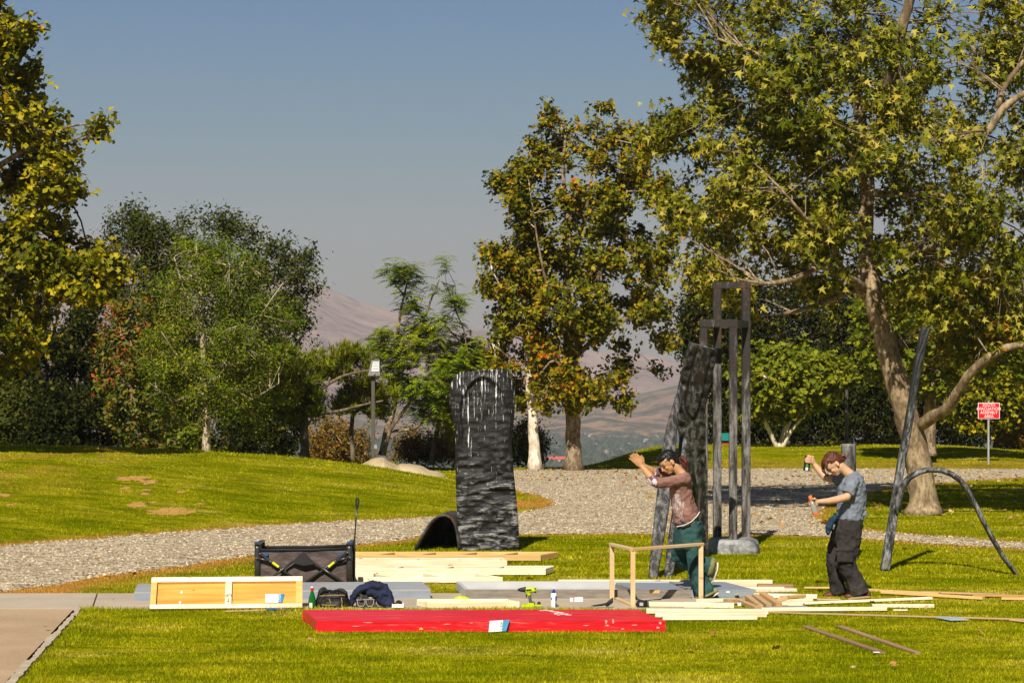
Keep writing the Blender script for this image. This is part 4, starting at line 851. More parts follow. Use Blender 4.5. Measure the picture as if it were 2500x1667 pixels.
# teal seat and dark pole far right
m_teal = mat('teal_plastic', (.01, .22, .20), None, .5, 3, bmp=0); m_rseat = mat('red_plastic', (.45, .02, .02), None, .5, 3, bmp=0)
Yt = 74.0; tb = WB(1772, 1095, Yt); ch = empty('play_seat', tb, 'small teal backed red seat seen between the chair sculpture legs', 'seat')
mb = MB(); mb.box(P(1772, 1066, Yt + .1), (.30, .06, .26)); mb.build('backrest', m_teal, ch)
mb = MB(); mb.box(P(1772, 1083, Yt - .1), (.30, .36, .06)); mb.build('seat', m_rseat, ch)
for k in (-1, 1): mb = MB(); q = P(1772, 1085, Yt - .1) + Vector((k * .13, 0, 0)); mb.bar(q, Vector((q.x, q.y, tb.z - .05)), .04, .04, up=(0, 1, 0)); mb.build('leg', m_rseat, ch)
Yt = 71; tb = WB(2067, 1098, Yt); q = P(2067, 905, Yt); mb = MB(); mb.tube([tb - Vector((0, 0, .1)), Vector((tb.x, Yt, q.z))], .055, 8); tag(mb.build('steel_post', m_pole), 'plain dark post among the evergreens behind the grey tee person', 'post')
# ------------------------------------------------------------------ sculptures
def charmat(name, dark, lite, st, sc=2.5, lo=.48, hi=.64, drips=None, top=None, rust=0.0, ridge=0.0):
    m, n, b = M_(name); b.inputs['Roughness'].default_value = .55; b.inputs['Specular IOR Level'].default_value = .35
    f = noise(n, coords(n, st, 'World'), sc, 8, .68, .4); fine = noise(n, coords(n, (1, 1, 1), 'World'), 14, 6, .7)
    fac = f
    if top:
        g = n.nodes.new('ShaderNodeNewGeometry'); s3 = n.nodes.new('ShaderNodeSeparateXYZ'); n.links.new(g.outputs['Position'], s3.inputs[0])
        mr = n.nodes.new('ShaderNodeMapRange'); mr.inputs[1].default_value = top[0]; mr.inputs[2].default_value = top[1]; mr.inputs[3].default_value = 0; mr.inputs[4].default_value = -top[2]
        n.links.new(s3.outputs['Z'], mr.inputs[0]); fac = math_(n, 'ADD', f, mr.outputs[0])
    if ridge:   # shade of the carved relief put into the colour: grooves darkened, raised ridges lightened
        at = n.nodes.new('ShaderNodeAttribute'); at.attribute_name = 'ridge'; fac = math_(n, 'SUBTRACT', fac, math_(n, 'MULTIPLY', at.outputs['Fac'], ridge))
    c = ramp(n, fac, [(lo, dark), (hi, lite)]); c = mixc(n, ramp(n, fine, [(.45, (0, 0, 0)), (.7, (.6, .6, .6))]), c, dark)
    if rust: c = mixc(n, ramp(n, noise(n, coords(n, (3, 3, 1), 'World'), 1.1, 5, .7), [(.56, (0, 0, 0)), (.72, (rust,) * 3)]), c, (.16, .06, .02))
    if drips:
        g = n.nodes.new('ShaderNodeNewGeometry'); s3 = n.nodes.new('ShaderNodeSeparateXYZ'); n.links.new(g.outputs['Position'], s3.inputs[0])
        d = noise(n, coords(n, (42, 1, 2.6), 'World'), 1.0, 5, .75)
        mr = n.nodes.new('ShaderNodeMapRange'); mr.inputs[1].default_value = drips[0]; mr.inputs[2].default_value = drips[1]; mr.inputs[3].default_value = -.05; mr.inputs[4].default_value = .055; n.links.new(s3.outputs['Z'], mr.inputs[0])
        c = mixc(n, ramp(n, math_(n, 'ADD', d, mr.outputs[0]), [(.625, (0, 0, 0)), (.655, (1, 1, 1))]), c, (.8, .8, .78))
    n.links.new(c, b.inputs['Base Color']); bump(n, b, math_(n, 'ADD', f, math_(n, 'MULTIPLY', fine, .5)), .7, .02); return m
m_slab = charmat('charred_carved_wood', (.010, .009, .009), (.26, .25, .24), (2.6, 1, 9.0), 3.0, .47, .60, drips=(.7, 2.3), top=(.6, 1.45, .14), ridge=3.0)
m_post = charmat('weathered_grey_timber', (.028, .021, .017), (.23, .22, .21), (9, 9, 1.5), 1.7, .42, .60, top=(1.9, 3.0, .16), rust=.8)
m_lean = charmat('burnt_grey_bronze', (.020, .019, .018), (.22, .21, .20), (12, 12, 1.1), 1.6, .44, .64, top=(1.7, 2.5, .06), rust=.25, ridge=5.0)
m_arch = charmat('brushed_dark_timber', (.022, .021, .020), (.27, .265, .26), (5, 5, 1.6), 2.6, .44, .6, top=(1.3, 2.2, .16))
m_curl = charmat('dark_curled_iron', (.02, .018, .016), (.12, .11, .105), (2, 2, 2), 2.0, .45, .66, rust=.9)
m_plinth = charmat('mottled_concrete', (.06, .06, .06), (.36, .36, .35), (1, 1, 1), 4.0, .40, .6, rust=.3)
def ribbon(rows, th, nc, disp=None, edge=.25):
    """rows: (xl, xr, yl, yr, Y) in photo places; returns MB of a closed carved slab of thickness th"""
    mb = MB(); R_ = len(rows); f0 = 0
    for i, (xl, xr_, yl, yr, Y) in enumerate(rows):
        for j in range(nc + 1):
            u = j / nc; p = P(xl + (xr_ - xl) * u, yl + (yr - yl) * u, Y); e = min(u, 1 - u) * 2; rd = th * edge * (1 - min(1, e * 3)) ** 2
            d = disp(u, i / (R_ - 1)) if disp else 0; mb.v.append(p + Vector((0, rd - d, 0)))
        for j in range(nc + 1):
            u = j / nc; p = P(xl + (xr_ - xl) * u, yl + (yr - yl) * u, Y); e = min(u, 1 - u) * 2; rd = th * edge * (1 - min(1, e * 3)) ** 2; mb.v.append(p + Vector((0, th - rd, 0)))
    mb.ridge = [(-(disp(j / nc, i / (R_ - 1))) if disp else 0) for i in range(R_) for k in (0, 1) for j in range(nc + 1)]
    n1 = nc + 1; st = 2 * n1
    for i in range(R_ - 1):
        for j in range(nc):
            a = i * st + j; mb.f.append((a, a + 1, a + st + 1, a + st)); b_ = a + n1; mb.f.append((b_ + st, b_ + st + 1, b_ + 1, b_))
        a = i * st; mb.f.append((a, a + st, a + st + n1, a + n1)); a = i * st + nc; mb.f.append((a + n1, a + n1 + st, a + st, a))
    for i in (0, R_ - 1):
        for j in range(nc):
            a = i * st + j; q = (a, a + n1, a + n1 + 1, a + 1); mb.f.append(q if i == 0 else q[::-1])
    mb.m = [0] * len(mb.f); return mb
def rows_from(L, R, n_, Y0, Y1, y0=None, y1=None):
    """L, R: lists of (x, y) edges, bottom to top"""
    ly = [p[1] for p in L][::-1]; lx = [p[0] for p in L][::-1]; ry = [p[1] for p in R][::-1]; rx = [p[0] for p in R][::-1]
    yb, yt = L[0][1], L[-1][1]; out = []
    for i in range(n_):
        t = i / (n_ - 1); out.append((None, t))
    res = []
    for _, t in out:
        yl = L[0][1] + (L[-1][1] - L[0][1]) * t; yr = R[0][1] + (R[-1][1] - R[0][1]) * t
        xl = np.interp(yl, ly, lx); x_r = np.interp(yr, ry, rx); res.append((float(xl), float(x_r), yl, yr, Y0 + (Y1 - Y0) * t))
    return res
Yb = GY(1190, 1343)
slab_l = [(1121, 1344), (1117, 1290), (1113, 1200), (1111, 1100), (1110, 1050), (1103, 1015), (1098, 985), (1098, 960), (1102, 935), (1110, 917), (1128, 908), (1165, 903)]
slab_r = [(1268, 1344), (1266, 1280), (1261, 1220), (1254, 1150), (1250, 1080), (1253, 1040), (1257, 1000), (1257, 960), (1252, 935), (1245, 915), (1238, 903.5), (1225, 901)]
def d_slab(u, t):
    x = u; ch_ = float(vnoise(u * 7 + 3 * float(vnoise(u * 2, t * 9, 5)), t * 46, 8)); low = 1 - sm(.45, .62, t)
    d = (ch_ - .5) * (.018 + .045 * float(low))
    d += (float(vnoise(u * 16, t * 60, 12)) - .5) * .012
    # sunken arched field with a raised rim
    cy = .70; rx_, ry_ = .40, .26
    if t > cy: e = math.hypot((u - .52) / rx_, (t - cy) / ry_)
    else: e = abs(u - .52) / rx_
    if t > .60:
        k = min(1, (t - .60) / .06); d += k * (.035 * float(sm(.97, 1.03, e)) + .03 * math.exp(-((e - 1.0) / .045) ** 2))
    b_ = min(u, 1 - u); d += .02 * float(sm(.10, .06, b_)) * float(low)
    return d
slb = empty('carved_slab_sculpture', G(1190, 1343), 'tall rounded black slab with chiselled face and white drips, left centre of the lawn', 'sculpture', 'dark sculptures on the lawn')
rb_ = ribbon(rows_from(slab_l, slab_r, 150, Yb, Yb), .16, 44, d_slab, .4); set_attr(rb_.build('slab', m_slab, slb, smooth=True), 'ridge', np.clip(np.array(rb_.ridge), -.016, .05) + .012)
# curled half pipe
prof = [(1008, 1344), (1020, 1322), (1033, 1297), (1047, 1276), (1060, 1263), (1073, 1256), (1088, 1254), (1103, 1262), (1112, 1276), (1119, 1298), (1123, 1322), (1124, 1344)]
mb = MB(); Yc0, dep, th_ = Yb - .05, .95, .035
def offp(i, o_):
    a = prof[max(i - 1, 0)]; b_ = prof[min(i + 1, len(prof) - 1)]; dx, dy = b_[0] - a[0], b_[1] - a[1]; L = math.hypot(dx, dy); return (prof[i][0] + dy / L * o_, prof[i][1] - dx / L * o_)
np_ = len(prof); s_ = F / Yc0
for k in range(7):
    Y_ = Yc0 + dep * k / 6; sc_ = 1
    for i in range(np_):
        for o_ in (0, -th_ * s_):
            q = offp(i, o_); p = P(q[0], q[1], Yc0); wob_ = .012 * (float(vnoise(i * .8, k * .9, 4)) - .5); mb.v.append(Vector((p.x + .10 * k / 6 + wob_, Y_, max(p.z, 0) + wob_)))
w2 = np_ * 2
for k in range(6):
    for i in range(np_ - 1):
        a = k * w2 + i * 2; mb.f += [(a, a + 2, a + w2 + 2, a + w2), (a + 1 + w2, a + 3 + w2, a + 3, a + 1)]
    a = k * w2; mb.f += [(a, a + w2, a + w2 + 1, a + 1)]; a = k * w2 + w2 - 2; mb.f += [(a + 1, a + w2 + 1, a + w2, a)]
for k in (0, 6):
    for i in range(np_ - 1): a = k * w2 + i * 2; mb.f.append((a, a + 1, a + 3, a + 2) if k == 0 else (a + 2, a + 3, a + 1, a))

o_ = 6 * w2
mb.f.append(tuple(o_ + i * 2 + 1 for i in range(np_)))
mb.m = [0] * len(mb.f)
crl = mb.build('curled_shell', m_curl, smooth=True); tag(crl, 'low curled dark shell open to the viewer, touching the left foot of the tall slab', 'sculpture', 'dark sculptures on the lawn')
# leaning tripod sculpture
lean = empty('leaning_tripod_sculpture', G(1655, 1405), 'leaning burnt looking slab on split legs behind the woman in green jeans', 'sculpture', 'dark sculptures on the lawn')
Ya, Yt_, Yr = GY(1605, 1412), 25.9, 27.4
def d_lean(u, t):
    d = .010 * (float(vnoise(u * 6, t * 60, 14)) - .5)
    if t > .42:
        zig = math.sin((t * 95 + (u > .5) * 2 + 3 * abs(u - .12))); band = math.exp(-((u - .16) / .08) ** 2) + .8 * math.exp(-((u - .88) / .10) ** 2); d -= .034 * max(0, zig) * band
    cx_, cy_ = .56, .78; e = math.hypot((u - cx_) / .26, (t - cy_) / .13) if t < .80 else abs(u - cx_) / .26
    if t < .965: d += -.035 * math.exp(-((e - 1) / .10) ** 2) * float(sm(.62, .66, t))
    d += .014 * math.sin(u * 14) * (t < .5)
    return d
L_ = [(1683, 1360), (1680, 1300), (1675, 1230), (1668, 1150), (1660, 1080), (1652, 1020), (1649, 990), (1655, 950), (1665, 905), (1674, 870), (1683, 838), (1684, 834)]
R_ = [(1730, 1360), (1729, 1300), (1728, 1200), (1724, 1100), (1722, 1010), (1725, 985), (1733, 950), (1741, 910), (1748, 880), (1753, 861), (1753, 855), (1751, 853)]
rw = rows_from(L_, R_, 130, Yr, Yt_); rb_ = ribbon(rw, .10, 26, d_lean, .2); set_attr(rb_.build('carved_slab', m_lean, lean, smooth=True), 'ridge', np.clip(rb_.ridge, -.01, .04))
L_ = [(1583, 1412), (1590, 1340), (1598, 1260), (1605, 1200), (1612, 1130), (1620, 1080), (1628, 1040), (1640, 1000), (1652, 962), (1662, 930)]
R_ = [(1606, 1415), (1618, 1340), (1630, 1270), (1640, 1200), (1648, 1130), (1652, 1080), (1655, 1040), (1657, 1010), (1664, 985), (1670, 960)]
ribbon(rows_from(L_, R_, 60, Ya, 25.6), .09, 10, lambda u, t: .02 * (float(vnoise(u * 4, t * 40, 18)) - .5), .3).build('leg', m_lean, lean, smooth=True)
L_ = [(1622, 1410), (1628, 1340), (1640, 1260), (1648, 1200), (1655, 1120), (1660, 1060)]; R_ = [(1642, 1411), (1656, 1340), (1668, 1260), (1672, 1200), (1676, 1120), (1678, 1060)]
ribbon(rows_from(L_, R_, 50, Ya + .12, 25.9), .08, 8, lambda u, t: .018 * (float(vnoise(u * 4, t * 40, 19)) - .5), .3).build('leg', m_lean, lean, smooth=True)
L_ = [(1679, 1417), (1682, 1360), (1686, 1290)]; R_ = [(1692, 1417), (1696, 1360), (1700, 1290)]
ribbon(rows_from(L_, R_, 12, Ya - .05, 25.4), .07, 4, None, .3).build('leg', m_lean, lean, smooth=True)
# tall chair of square posts
Yf, Yk = 28.05, 28.55
tc_ = empty('chair_tower_sculpture', G(1788, 1346), 'towering chair made of long square grey posts on a rounded stone base', 'sculpture', 'dark sculptures on the lawn')
def sqpost(xl, xr_, yt, yb, Y, name='leg'):
    a, b_ = P((xl + xr_) / 2, yb, Y), P((xl + xr_) / 2, yt, Y); w_ = (xr_ - xl) * Y / F; mb = MB(); n_ = 40
    for i in range(n_ + 1):
        z = a.z + (b_.z - a.z) * i / n_
        for cx_, cy_ in ((-1, -.8), (-.8, -1), (.8, -1), (1, -.8), (1, .8), (.8, 1), (-.8, 1), (-1, .8)):
            k = .5 * w_ * (1 + .07 * (float(vnoise(z * 4 + cx_, Y + cy_, int(xl))) - .5)); mb.v.append(Vector((a.x + cx_ * k, Y + cy_ * k, z)))
    for i in range(n_):
        for k in range(8): mb.f.append((i * 8 + k, i * 8 + (k + 1) % 8, (i + 1) * 8 + (k + 1) % 8, (i + 1) * 8 + k))
    mb.f += [tuple(range(8))[::-1], tuple(range(n_ * 8, n_ * 8 + 8))]; mb.m = [0] * len(mb.f); return mb.build(name, m_post, tc_)
sqpost(1708, 1727.5, 800, 1318, Yf); sqpost(1780, 1799.5, 800, 1318, Yf); sqpost(1741, 1761, 705, 1313, Yk); sqpost(1811, 1831.5, 705, 1313, Yk)
def beam(a, b_, w_, h_, name): mb = MB(); mb.bar(a, b_, w_, h_); return mb.build(name, m_post, tc_)
pw = .108
zs = P(0, 789, Yf).z; beam(Vector((P(1708, 789, Yf).x, Yf, zs)), Vector((P(1799.5, 789, Yf).x, Yf, zs)), pw + .004, .098, 'seat_rail')
beam(Vector((P(1741, 789, Yk).x - .002, Yk, zs)), Vector((P(1831.5, 789, Yk).x + .002, Yk, zs)), pw + .004, .094, 'seat_rail')
for xa, xb in ((1717.5, 1751), (1789.7, 1821)):
    a, b_ = P(xa, 789, Yf), P(xb, 789, Yk); a.z = b_.z = zs; d = (b_ - a).normalized(); beam(a + d * .06, b_ - d * .06, pw - .006, .090, 'seat_rail')
zt = P(0, 696, Yk).z; beam(Vector((P(1741, 0, Yk).x - .001, Yk, zt)), Vector((P(1831.5, 0, Yk).x + .001, Yk, zt)), pw + .002, .085, 'top_rail')
mb = MB(); cb = P(1786, 1330, 28.35); ring = []
for j, (k, z) in enumerate(((1.0, -.03), (1.0, .05), (.97, .12), (.90, .165), (.80, .18))):
    for i in range(20):
        th = 2 * math.pi * i / 20; sx2 = abs(math.cos(th)) ** .5 * math.copysign(1, math.cos(th)); sy2 = abs(math.sin(th)) ** .5 * math.copysign(1, math.sin(th)); w_ = 1 + .03 * (float(vnoise(i, j, 6)) - .5)
        mb.v.append(Vector((cb.x + .02 + .335 * k * sx2 * w_, 28.3 + .44 * k * sy2 * w_, z)))
for j in range(4):
    for i in range(20): mb.f.append((j * 20 + i, j * 20 + (i + 1) % 20, (j + 1) * 20 + (i + 1) % 20, (j + 1) * 20 + i))
mb.f.append(tuple(range(80, 100))); mb.m = [0] * len(mb.f); mb.build('base', m_plinth, tc_, smooth=False)
# upright blade with arch
Yp = GY(2160, 1393); ar = empty('blade_and_arch_sculpture', G(2163, 1392), 'tall tapering dark blade with a thin arch springing to the right, beside the huge sycamore', 'sculpture', 'dark sculptures on the lawn')
L_ = [(2150, 1393), (2157, 1345), (2165, 1300), (2174, 1240), (2182, 1190), (2192, 1130), (2205, 1060), (2218, 985), (2228, 920), (2238, 860), (2246, 815), (2251, 797)]
R_ = [(2174, 1391), (2181, 1345), (2188, 1300), (2196, 1240), (2202, 1190), (2212, 1130), (2226, 1060), (2238, 985), (2248, 920), (2260, 860), (2269, 815), (2273, 799)]
ribbon(rows_from(L_, R_, 90, Yp, Yp + .15), .10, 12, lambda u, t: .03 * (float(vnoise(u * 3 + t * 22, t * 42 - u * 6, 28)) - .5), .35).build('blade', m_arch, ar, smooth=True)
A_ = [(2192, 1250, 9), (2194, 1215, 9), (2203, 1188, 8.5), (2220, 1165, 8), (2245, 1151, 7.5), (2270, 1146, 7), (2300, 1148, 7), (2325, 1158, 7), (2345, 1173, 7), (2362, 1196, 6.5), (2380, 1230, 6), (2400, 1272, 5.5), (2425, 1318, 5.5), (2452, 1364, 5.5), (2484, 1404, 5.5)]
Ya2 = GY(2482, 1402); mb = MB(); n_ = len(A_); mb.tube([P(x, y, Yp + .05 + (Ya2 - Yp - .05) * max(0, i - 3) / (n_ - 4)) for i, (x, y, r_) in enumerate(A_)], [r_ / 207 for _, _, r_ in A_], 10, fl=[.085] * n_)
mb.build('arch', m_arch, ar, smooth=True)
# grey post behind person
L_ = [(2080, 1366), (2070, 1250), (2060, 1150), (2055, 1083)]; R_ = [(2095, 1366), (2093, 1250), (2091, 1150), (2091, 1083)]
gp = ribbon(rows_from(L_, R_, 40, GY(2088, 1366), GY(2088, 1366)), .12, 8, lambda u, t: .01 * (float(vnoise(u * 5, t * 30, 33)) - .5), .2).build('standing_post_sculpture', m_post, smooth=True)
tag(gp, 'flat topped grey post standing behind the person in the grey tee', 'sculpture', 'dark sculptures on the lawn')
# ------------------------------------------------------------------ lumber
w_pale = wood('pale_pine', (.95, .88, .70), (.78, .62, .38), (.30, .13, .04), .8, kd=.13)
w_orange = wood('golden_pine', (.76, .54, .24), (.58, .34, .11), (.30, .13, .04))
w_brown = wood('brown_board', (.42, .27, .15), (.26, .15, .08), (.14, .07, .04))
w_tan = wood('tan_offcut', (.58, .40, .22), (.42, .27, .13), (.20, .10, .05))
w_dark = wood('dark_board', (.16, .10, .07), (.10, .06, .045), (.05, .03, .02))
m_ply = wood('plywood_sheet', (.76, .42, .09), (.46, .19, .02), (.18, .07, .015), .3, kd=.07)
m_grey = mat('grey_paint', (.26, .29, .34), (.22, .245, .29), .45, 3, (1, 4, 4), bmp=.05, spec=.4); m_greyl = mat('pale_grey_paint', (.50, .50, .49), (.44, .44, .43), .5, 4, bmp=.05)
m_greyw = mat('bare_grey_wood', (.26, .22, .18), (.17, .145, .12), .8, 6, (1, 6, 6), bmp=.3, detail=8)
def plank(a, ang, L, w_, h_, m, parent=None, name='board', pitch=0.0, roll=0.0):
    """box with local x along its length; a = near-left-bottom corner in the world"""
    bx = []; e = .004
    for x in (0, L):
        for y, z in ((0, e), (e, 0), (w_ - e, 0), (w_, e), (w_, h_ - e), (w_ - e, h_), (e, h_), (0, h_ - e)): bx.append((x, y, z))
    mb = MB(); mb.add(bx, [tuple(range(8)), tuple(range(8, 16))[::-1]] + [(8 + k, 8 + (k + 1) % 8, (k + 1) % 8, k) for k in range(8)])
    o = mb.build(name, m, parent, loc=a, rot=(roll, -pitch, ang)); return o
def board(x0, y0, x1, y1, w_, h_, m, label=None, z=0.0, name='board', cat='board', group=None, dz=0.0):
    """lies with its near lower edge from photo place (x0,y0) to (x1,y1)"""
    a, b_ = G(x0, y0, z), G(x1, y1, z + dz); 
    if z: a = G(x0, y0, z); 
    d = b_ - a; ang = math.atan2(d.y, d.x); L = math.hypot(d.x, d.y)
    o = plank(a, ang, L, w_, h_, m, name=name, pitch=math.atan2(d.z, L))
    if label: tag(o, label, cat, group)
    return o
def ladder(x0, y0, x1, y1, depth, h_, m, n_, label, name='ladder_frame', skew=0.0, th=.038, backm=None, xl=None, panel=None, sl=None):
    a, b_ = G(x0, y0), G(x1, y1); d = b_ - a; ang = math.atan2(d.y, d.x); L = math.hypot(d.x, d.y); e = empty(name, a, label, 'timber frame', None)
    ux = Vector((math.cos(ang), math.sin(ang), 0)); uy = Vector((-math.sin(ang), math.cos(ang), 0)); z = Vector((0, 0, .012))
    plank(a + z, ang, L, th, h_, m, e, 'rail'); off = ux * skew + uy * (depth - th); plank(a + off + z, ang, L, th, h_, backm or m, e, 'rail')
    cross = (uy * (depth - 2 * th) + ux * skew); ca = math.atan2(cross.y, cross.x); cl = math.hypot(cross.x, cross.y)
    for i in range(n_):
        t = i / (n_ - 1); p = a + ux * (th + (L - th) * t) + uy * (th + .001) + z + Vector((0, 0, -.001 if 0 < i < n_ - 1 else 0)) + ux * (skew * .1 if skew else 0)
        if i == n_ - 1: p = a + ux * L + uy * (th + .001) + z
        plank(p, ca, cl - .002, th, h_ - .003, m, e, 'cross_block')
    if panel: q = plank(a + uy * th * .5 + Vector((0, 0, .004)), ang, L * .99, depth - th, .008, panel, e, 'panel')
    return e
ladder(700, 1371, 1320, 1371, .56, .075, w_orange, 7, 'golden ladder frame farthest back, just in front of the tall slab', skew=.22)
ladder(720, 1387, 1238, 1387, .42, .085, w_pale, 6, 'pale ladder frame second from the back with a dark strip below it', skew=-.05, xl=0)
board(690, 1386.5, 1132, 1386.5, .03, .030, w_dark, 'dark narrow strip lying at the foot of the second ladder frame', name='strip')
ladder(700, 1405.5, 1332, 1405.5, .42, .075, w_pale, 6, 'pale knotty ladder frame third from the back reaching farthest right', skew=.10)
ladder(720, 1424.5, 1227, 1424.5, .60, .062, w_pale, 5, 'pale ladder frame nearest the wagon with slanted cross pieces', skew=-.28)
board(972, 1424, 1140, 1423, .07, .018, w_tan, 'thin tan offcut in front of the nearest ladder frame', z=.005, name='offcut', group='loose boards')
board(577, 1413, 640, 1413, .2, .02, w_brown, 'reddish board end poking out left of the wagon', group='loose boards')
# grey boxes
def tray(x0, y0, x1, y1, depth, h_, skew, label, flipped, m_f, m_top, m_in, z=.012, name='painted_platform'):
    a, b_ = G(x0, y0), G(x1, y1); d = b_ - a; ang = math.atan2(d.y, d.x); L = math.hypot(d.x, d.y); e = empty(name, a, label, 'platform')
    ux = Vector((math.cos(ang), math.sin(ang), 0)); uy = Vector((-math.sin(ang), math.cos(ang), 0)); zz = Vector((0, 0, z)); th = .038; sk = ux * skew
    def quad(o_, p, q, hgt, z0, m, nm):
        mb = MB(); b0 = a + o_ + zz + Vector((0, 0, z0)); mb.prism([b0, b0 + p, b0 + p + q, b0 + q], (0, 0, hgt)); return mb.build(nm, m, e)
    top = .018
    hs = h_ - (0 if flipped else top)
    cr = (uy * depth + sk)
    quad(Vector((0, 0, 0)), ux * L, uy * th, hs, 0, m_f, 'side_board'); quad(cr - uy * th, ux * L, uy * th, hs, 0, m_in, 'side_board')
    inner = cr - uy * 2 * th - uy * .002
    for t in (0, 1): quad(uy * (th + .001) + ux * (t * (L - th)), ux * th, inner, hs - .002, 0, m_f if t else m_in, 'end_board')
    if flipped: quad(uy * th * 1.02 + ux * th, ux * (L - 2 * th), inner * .99, .015, 0, m_in, 'panel')
    else: quad(Vector((0, 0, 0)), ux * L, cr, top, hs + .0005, m_top, 'top_panel')
    return e
tray(328, 1469, 1051, 1462.5, .92, .092, -.04, 'long grey painted platform lying on the path behind the propped plywood panel', False, m_grey, mat('grey_top', (.36, .36, .36), (.30, .31, .33), .45, 3, bmp=.05), m_greyw)
tray(1136, 1463, 1688, 1463, 1.0, .088, -.12, 'open upside down grey tray with bare wood front edge, behind the green drill', True, m_greyw, m_grey, m_greyl)
tray(1560, 1459.2, 1842, 1459.2, .88, .085, -.22, 'flat grey painted platform under the stepping woman', False, m_grey, m_grey, m_greyw, z=.004)
# the red platform
m_redp, n, b = M_('worn_red_paint'); b.inputs['Roughness'].default_value = .42; b.inputs['Specular IOR Level'].default_value = .4
f = noise(n, coords(n, (1.0, 9, 14)), 3.2, 8, .75); f2 = noise(n, coords(n, (.8, 2, 2)), 1.2, 3)
c = ramp(n, f, [(.36, (.42, .004, .008)), (.5, (.68, .006, .014)), (.66, (.82, .016, .03))]); c = mixc(n, ramp(n, math_(n, 'ADD', f, math_(n, 'MULTIPLY', f2, .3)), [(.715, (0, 0, 0)), (.84, (.5, .5, .5))]), c, (.80, .30, .24))
n.links.new(c, b.inputs['Base Color']); bump(n, b, f, .15, .004)
fl, fr2, br, bl = G(773, 1541.5), G(1624.5, 1541.5), G(1557, 1515), G(741, 1515)
HR = .098; fl, fr2 = G(773, 1541.5), G(1624.5, 1541.5)
def zat(px, py, z): Y = (CH - z) * F / (py - HY); return Vector(((px - CX) * Y / F, Y, 0))
bl, br = zat(740, 1488, HR), zat(1556.5, 1487.5, HR)
rp = empty('red_platform', fl, 'long low bright red painted platform in the foreground', 'platform')
fl.z = fr2.z = 0
def lerp(a, b_, t): return a + (b_ - a) * t
mb = MB(); mb.prism([fl + Vector((0, 0, HR - .018)), fr2 + Vector((0, 0, HR - .018)), br + Vector((0, 0, HR - .018)), bl + Vector((0, 0, HR - .018))], (0, 0, .018)); mb.build('top_panel', m_redp, rp)
sy = Vector((0, .038, 0)); e3 = Vector((0, .003, 0))
mb = MB(); mb.prism([fl + e3, fr2 + e3, fr2 + sy, fl + sy], (0, 0, HR - .0185)); mb.build('side_board', m_redp, rp)
mb = MB(); mb.prism([bl - sy, br - sy, br - e3, bl - e3], (0, 0, HR - .0185)); mb.build('side_board', m_redp, rp)
for p, q, s_ in ((fl, bl, 1), (fr2, br, -1)):
    d = (q - p).normalized(); o_ = Vector((.038 * s_, 0, 0)); a, b2 = p + d * .040 + Vector((.002 * s_, 0, 0)), q - d * .041 + Vector((.002 * s_, 0, 0)); poly = [a, a + o_, b2 + o_, b2]
    mb = MB(); mb.prism(poly if s_ > 0 else poly[::-1], (0, 0, HR - .0185)); mb.build('end_board', m_redp, rp)
m_bare = mat('chipped_paint', (.85, .84, .80), (.7, .45, .4), .8, 20, bmp=0)
def chip(px, py, w_, d_, seed, par, m, front=False, rot=0.0):
    r_ = random.Random(seed); c0 = zat(px, py, HR) if not front else None; mb = MB(); n_ = 11; pts = []
    for i in range(n_):
        th = 2 * math.pi * i / n_; k = r_.uniform(.55, 1.15); x, y = w_ * math.cos(th) * k, d_ * math.sin(th) * k; x, y = x * math.cos(rot) - y * math.sin(rot), x * math.sin(rot) + y * math.cos(rot)
        pts.append(Vector((c0.x + x, c0.y + y, HR + .001)) if not front else Vector((P(px, py, fl.y).x + x, fl.y - .0015, P(px, py, fl.y).z + y)))
    if front: mb.prism(pts[::-1], (0, -.001, 0))
    else: mb.prism(pts, (0, 0, .0012))
    return mb.build('paint_chip', m, par)
for i, (x, y, w_, d_) in enumerate([(1322, 1485.8 + 4, .03, .02), (1341, 1490, .045, .035), (1352, 1492.5, .05, .03), (1366, 1495.2, .055, .05), (1378, 1498.3, .06, .05), (1358, 1498, .03, .03), (1388, 1500.5, .03, .03), (1364, 1501, .02, .02), (1331, 1488.4, .02, .02)]): chip(x, y, w_, d_, i, rp, m_bare, rot=-.5)
m_pink = mat('worn_edge', (.80, .36, .30), (.72, .2, .16), .8, 20, bmp=0)
for i, (x, y, w_, d_) in enumerate([(1480, 1517, .012, .022), (1497, 1515.5, .010, .022), (1483, 1526, .02, .010), (1550, 1525, .03, .006), (1519, 1534, .018, .006), (1430, 1526, .04, .004), (1092, 1523, .03, .005), (1150, 1520, .02, .006), (1612, 1520, .015, .012), (1606, 1531, .02, .010), (1200, 1516, .03, .004), (900, 1519, .05, .003), (870, 1528, .04, .003)]): chip(x, y, w_, d_, 40 + i, rp, m_pink, True)
m_tape = mat('yellow_tape', (.75, .42, .05), None, .6, 10, bmp=0); chip(1028, 1534, .020, .014, 77, rp, m_tape, True)
